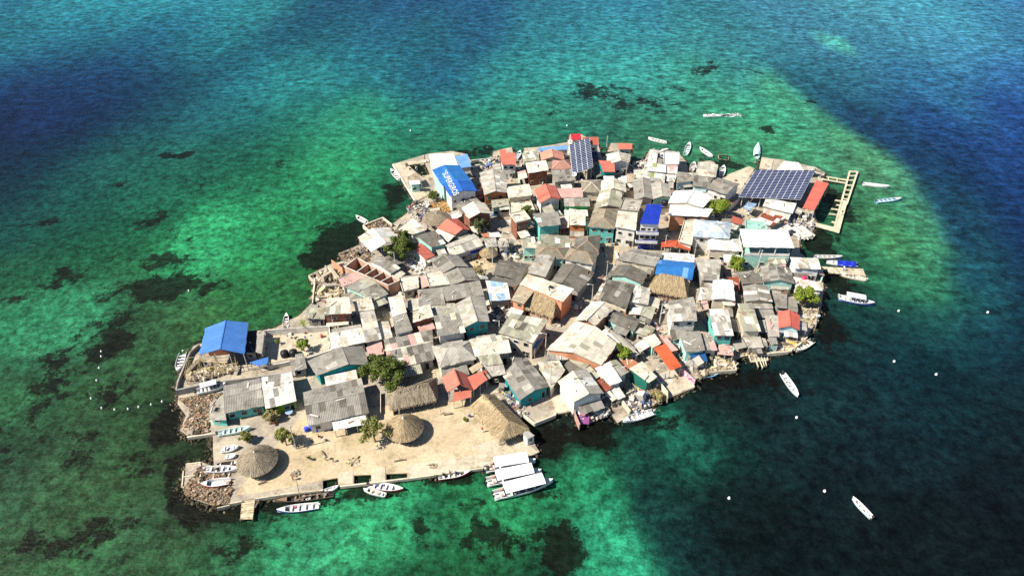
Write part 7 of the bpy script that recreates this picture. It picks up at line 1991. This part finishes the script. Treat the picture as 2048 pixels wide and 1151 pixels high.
for a, b_ in ((0, 1), (1, 2)): window(root, None, inset(q, .1)[a], inset(q, .1)[b_], .5, GZ + 1.4, .7, .6)
BUOY_LABELS = ['white buoy tethered to the bow of the long white skiff', 'white buoy between the two boats anchored in dark water', 'white buoy farthest from any boat in the dark southern water', 'white buoy north of the crimson hut', 'white buoy north of the blue lettered building',
 'white buoy alone in the southeast beyond the anchored skiff', 'white buoy just east of the canopied launch', 'white buoy farthest east in open water', 'white buoy southeast of the canopied launch', 'upper of two buoys close together west of the blue pavilion', 'lower of two buoys close together west of the blue pavilion',
 'white float just below the close pair of buoys', 'white float starting the curve of the dotted line', 'westernmost float of the dotted line off the rubble shore', 'float at the bend of the dotted line', 'third float along the dotted line from its western end', 'fourth float along the dotted line from its western end',
 'fifth float along the dotted line from its western end', 'next to last float of the dotted line toward the shore', 'last float of the dotted line nearest the rubble shore', 'white buoy over the dark sea grass patch in the west']
for k, p in enumerate(BUOYS):
    root = thing('buoy', (*p, 0), BUOY_LABELS[k], 'buoy', 'white mooring buoys'); s_ = .3 if k < 9 else .24
    mb = MB(); mb.lathe((*p, -.2), [(s_ * .4, 0), (s_ * .9, .12), (s_, .3), (s_ * .85, .5), (s_ * .4, .66)], 10); part('float', mb, 'plain', root, None, (.8, .79, .75), True); mb = MB(); mb.tube([(*p, .42), (*p, .62)], .06, 5); part('ring', mb, 'plain', root, None, (.5, .5, .5))
root = thing('hanging_cloth', (*ITEMS['cloth'], GZ), 'purple and pink cloth draped on the jutting wall', 'cloth')
g = random.Random(4); p = ITEMS['cloth']
for k, c_ in enumerate([(.26, .07, .22), (.5, .2, .2)]):
    mb = MB(); n_ = 7
    vs = [(p[0] - .9 + 1.9 * i / (n_ - 1) + g.uniform(-.1, .1), p[1] + 1.3 * k - .9 + 1.7 * j / (n_ - 1), GZ + .4 + .9 * j / (n_ - 1) + g.uniform(-.16, .16)) for j in range(n_) for i in range(n_)]
    mb.add(vs, [(j * n_ + i, j * n_ + i + 1, j * n_ + n_ + i + 1, j * n_ + n_ + i) for j in range(n_ - 1) for i in range(n_ - 1)]); part('fold', mb, 'plain', root, None, c_, True)
# wake of the speedboat: foam lumps on the water
g = random.Random(9); a, b_ = ITEMS['wake']; vs, fs = [], []
for k in range(260):
    f = g.random() ** 1.5; x, y = lerp(a, b_, f); wd_ = .3 + 1.6 * f; mb = MB(); s_ = g.uniform(.12, .42) * (1.1 - .7 * f); mb.box((x, y + g.gauss(0, .5) * wd_, .02), (s_ * 3, s_, .1), g.gauss(0, .2)); q = len(vs); vs += mb.v; fs += [tuple(i + q for i in fc) for fc in mb.f]
mb = MB(); mb.v = vs; mb.f = fs; tag(part('foam', mb, 'plain', None, None, (.8, .82, .8)), 'white foam wake trailing the speedboat', 'foam', None, 'stuff')

# stones, boards and tyres weighing down the roofs
g = random.Random(21); vs, fs, cols = [], [], []
for sp_ in HOUSES:
    kind, q, he, rise = sp_[:4]
    if sp_[4][0] in 'bBWsrR' or kind[0] in 'f' and False: continue
    for k in range(g.randint(1, 5)):
        u, v = g.uniform(.08, .92), g.uniform(.08, .92); x, y = lerp(lerp(q[0], q[1], u), lerp(q[3], q[2], u), v); ro = .5
        z = GZ + he + (rise * v if kind == 'm' else rise * (1 - abs(2 * (u if kind == 'gy' else v) - 1)) if kind[0] == 'g' else rise * .5 if kind[0] in 'hp' else 0) + .12
        if kind[0] in 'hp': continue
        mb = MB(); L_ = g.choice([.25, .3, .4, 1.2, 2.0]); mb.box((x, y, z), (L_, g.uniform(.1, .3), g.uniform(.08, .25)), g.uniform(0, 3)); n0 = len(vs); vs += mb.v; fs += [tuple(i + n0 for i in f) for f in mb.f]
        cols += [(*shade(g.choice([(.3, .27, .22), (.15, .13, .11), (.6, .56, .48), (.36, .16, .08), (.75, .72, .66)]), .1, g), 1)] * 8
me = mesh('debris', vs, fs, 'mixed'); a = me.attributes.new('tint', 'FLOAT_COLOR', 'POINT'); a.data.foreach_set('color', np.array(cols, dtype=np.float32).ravel())
ob = bpy.data.objects.new('debris', me); C.objects.link(ob); tag(ob, 'loose boards and stones weighing down the sheet roofs', 'clutter', None, 'stuff')
# dark wet rocks along the shore
g = random.Random(33); vs, fs, cols = [], [], []
for k in range(len(COAST)):
    a, b_ = V(COAST[k]), V(COAST[(k + 1) % len(COAST)]); L = (b_ - a).length
    if L < .3: continue
    d = (b_ - a) / L; n = V((-d.y, d.x)); 
    if inq(COAST, *(a + (b_ - a) * .5 + n * .3)): n = -n
    west = a.x < -55; dens = 9 if west else 3.2 if a.y > 105 else 2
    if -42 < a.x < 5 and a.y < 105: dens = .8
    for e in range(int(L * dens)):
        off = abs(g.gauss(0, 1.1 if west else .6)); p = a + d * g.uniform(0, L) + n * off; sz = g.uniform(.2, .65) * (1.15 if off < .8 else .8); zz = .28 - off * .22
        mb = MB(); mb.lathe((0, 0, 0), [(sz * .25, -sz * .4), (sz * .55, -sz * .1), (sz * .5, sz * .2), (sz * .2, sz * .42)], 6); R3 = Matrix.Rotation(g.uniform(0, 6), 3, 'Z') @ Matrix.Rotation(g.gauss(0, .6), 3, 'X'); n0 = len(vs)
        sc = (g.uniform(.8, 1.5), g.uniform(.7, 1.1), g.uniform(.6, 1.0))
        vs += [tuple(R3 @ V((x * sc[0] * g.uniform(.85, 1.15), y * sc[1], z * sc[2])) + V((p.x, p.y, zz))) for x, y, z in mb.v]; fs += [tuple(i + n0 for i in f) for f in mb.f]
        c = shade(g.choice([(.05, .042, .028), (.09, .068, .045), (.035, .032, .02), (.15, .115, .08), (.07, .058, .03)]), .2, g); cols += [(*c, 1)] * len(mb.v)
me = mesh('shore_rocks', vs, fs, 'mixed'); a = me.attributes.new('tint', 'FLOAT_COLOR', 'POINT'); a.data.foreach_set('color', np.array(cols, dtype=np.float32).ravel())
ob = bpy.data.objects.new('shore_rocks', me); C.objects.link(ob); tag(ob, 'dark wet rocks lining the island shore', 'rocks', None, 'stuff')
# grass tufts and twigs on the plaza
g = random.Random(5); vs, fs = [], []; pz = SLABS[0][1]
for k in range(900):
    x, y = g.uniform(-60, 8), g.uniform(85, 122)
    if not inq(pz, x, y): continue
    if (math.sin(x * .31 + 1) + math.sin(y * .47) + math.sin(x * .11 - y * .2)) < .9: continue
    for e in range(5):
        a = g.uniform(0, 6.28); s_ = g.uniform(.1, .26); p = V((x + g.gauss(0, .25), y + g.gauss(0, .25), GZ + .02)); u = V((math.cos(a), math.sin(a), 0)) * .05; n0 = len(vs); vs += [tuple(p - u), tuple(p + u), tuple(p + V((g.gauss(0, .1), g.gauss(0, .1), s_)))]; fs.append((n0, n0 + 1, n0 + 2))
mb = MB(); mb.v = vs; mb.f = fs; tag(part('grass', mb, LEAF['s'], None), 'thin grass tufts growing on the plaza sand', 'grass', None, 'stuff')
# power lines
for a, b_, label in LINES:
    pa, pb = POLES[a], POLES[b_]; A, B = V((*pa[0], GZ + pa[1] - .3)), V((*pb[0], GZ + pb[1] - .3)); pts = [A.lerp(B, k / 8) - V((0, 0, 1.1 * math.sin(math.pi * k / 8))) for k in range(9)]
    mb = MB(); mb.tube(pts, .035, 4); root = thing('power_line', tuple(A), label, 'cable', 'power lines'); part('wire', mb, 'plain', root, None, (.05, .05, .05))
# washing lines
for k, (a, b_, z, label) in enumerate(LAUNDRY):
    g = random.Random(70 + k); root = thing('washing_line', (*a, GZ), label, 'washing line', 'washing lines'); mb = MB(); mb.tube([(*a, GZ + z), (*lerp(a, b_, .5), GZ + z - .12), (*b_, GZ + z)], .02, 4); part('rope', mb, 'plain', root, None, (.5, .5, .48))
    for p in (a, b_): mb = MB(); mb.tube([(*p, GZ - .05), (*p, GZ + z + .1)], .05, 5); part('post', mb, 'wood', root, None, (.45, .38, .28))
    L = math.dist(a, b_); d = V((b_[0] - a[0], b_[1] - a[1], 0)) / L; n = V((-d.y, d.x, 0)); f = .1
    while f < .9:
        w_ = g.uniform(.35, .8); h_ = g.uniform(.5, 1.1); c = V((*a, GZ + z - .05)) + d * (L * f); mb = MB()
        top = [c + d * (w_ * i / 3) + n * .02 for i in range(4)]; bot = [c + d * (w_ * i / 3) + n * g.uniform(-.15, .15) - V((0, 0, h_)) for i in range(4)]
        mb.add(top + bot, [(i, i + 1, i + 5, i + 4) for i in range(3)]); part('garment', mb, 'plain', root, None, g.choice([(.75, .72, .68), (.6, .1, .1), (.1, .18, .5), (.7, .45, .4), (.15, .4, .4), (.7, .55, .1), (.12, .1, .12)])); f += (w_ + .12) / L

# things left about on the plaza
for k, (p, label) in enumerate(PLAZA['chairs']):
    root = thing('plastic_chair', (*p, GZ), label, 'chair', 'plastic chairs on the plaza'); a = k * 1.3; c_ = [(.45, .1, .07), (.6, .58, .54), (.08, .16, .4)][k % 3]
    m = Matrix.Rotation(a, 3, 'Z'); pt = lambda x, y, z: tuple(m @ V((x, y, z)) + V((*p, GZ)))
    mb = MB(); mb.box(pt(0, 0, .44), (.46, .46, .05), a); part('seat', mb, 'plain', root, None, c_); mb = MB(); mb.box(pt(-.22, 0, .72), (.05, .46, .5), a); part('backrest', mb, 'plain', root, None, c_)
    for x in (-.2, .2):
        for y in (-.2, .2): mb = MB(); mb.beam(pt(x, y, .02), pt(x, y, .43), .05, .05); part('leg', mb, 'plain', root, None, c_)
for k, (p, L, a, label) in enumerate(PLAZA['logs']):
    g = random.Random(k); d = V((math.cos(a), math.sin(a), 0)); A = V((*p, GZ + .16)); mb = MB(); mb.tube([A - d * L / 2, A + V((0, .05, .02)), A + d * L / 2], [.16, .19, .12], 7); root = thing('driftwood_log', (*p, GZ), label, 'log', 'driftwood on the plaza'); part('stem', mb, 'bark', root)
    mb = MB(); mb.tube([A, A + V((-d.y, d.x, .9)) * .5], [.08, .03], 5); part('branch', mb, 'bark', root)
for k, (p, a, label) in enumerate(PLAZA['benches']):
    root = thing('wooden_bench', (*p, GZ), label, 'bench', 'benches on the plaza'); d = V((math.cos(a), math.sin(a), 0)); n = V((-d.y, d.x, 0)); P_ = V((*p, GZ))
    for e in (-.16, 0, .16): mb = MB(); mb.beam(P_ - d * .9 + n * e + V((0, 0, .45)), P_ + d * .9 + n * e + V((0, 0, .45)), .14, .05); part('slat', mb, 'wood', root, None, shade((.4, .3, .19), .1))
    for e in (-.7, .7): mb = MB(); mb.beam(P_ + d * e - n * .2 + V((0, 0, .21)), P_ + d * e + n * .2 + V((0, 0, .21)), .08, .42); part('leg', mb, 'wood', root, None, (.3, .23, .15))
for p, w_, label in PLAZA['nets']:
    scatter('net_heap', label, [(p[0] + w_ * math.cos(a) * (1 + .3 * math.sin(3 * a)), p[1] + w_ * .7 * math.sin(a)) for a in [k * .7 for k in range(9)]], 90, 'wood', .22, seed=int(p[0] * 10) % 97)
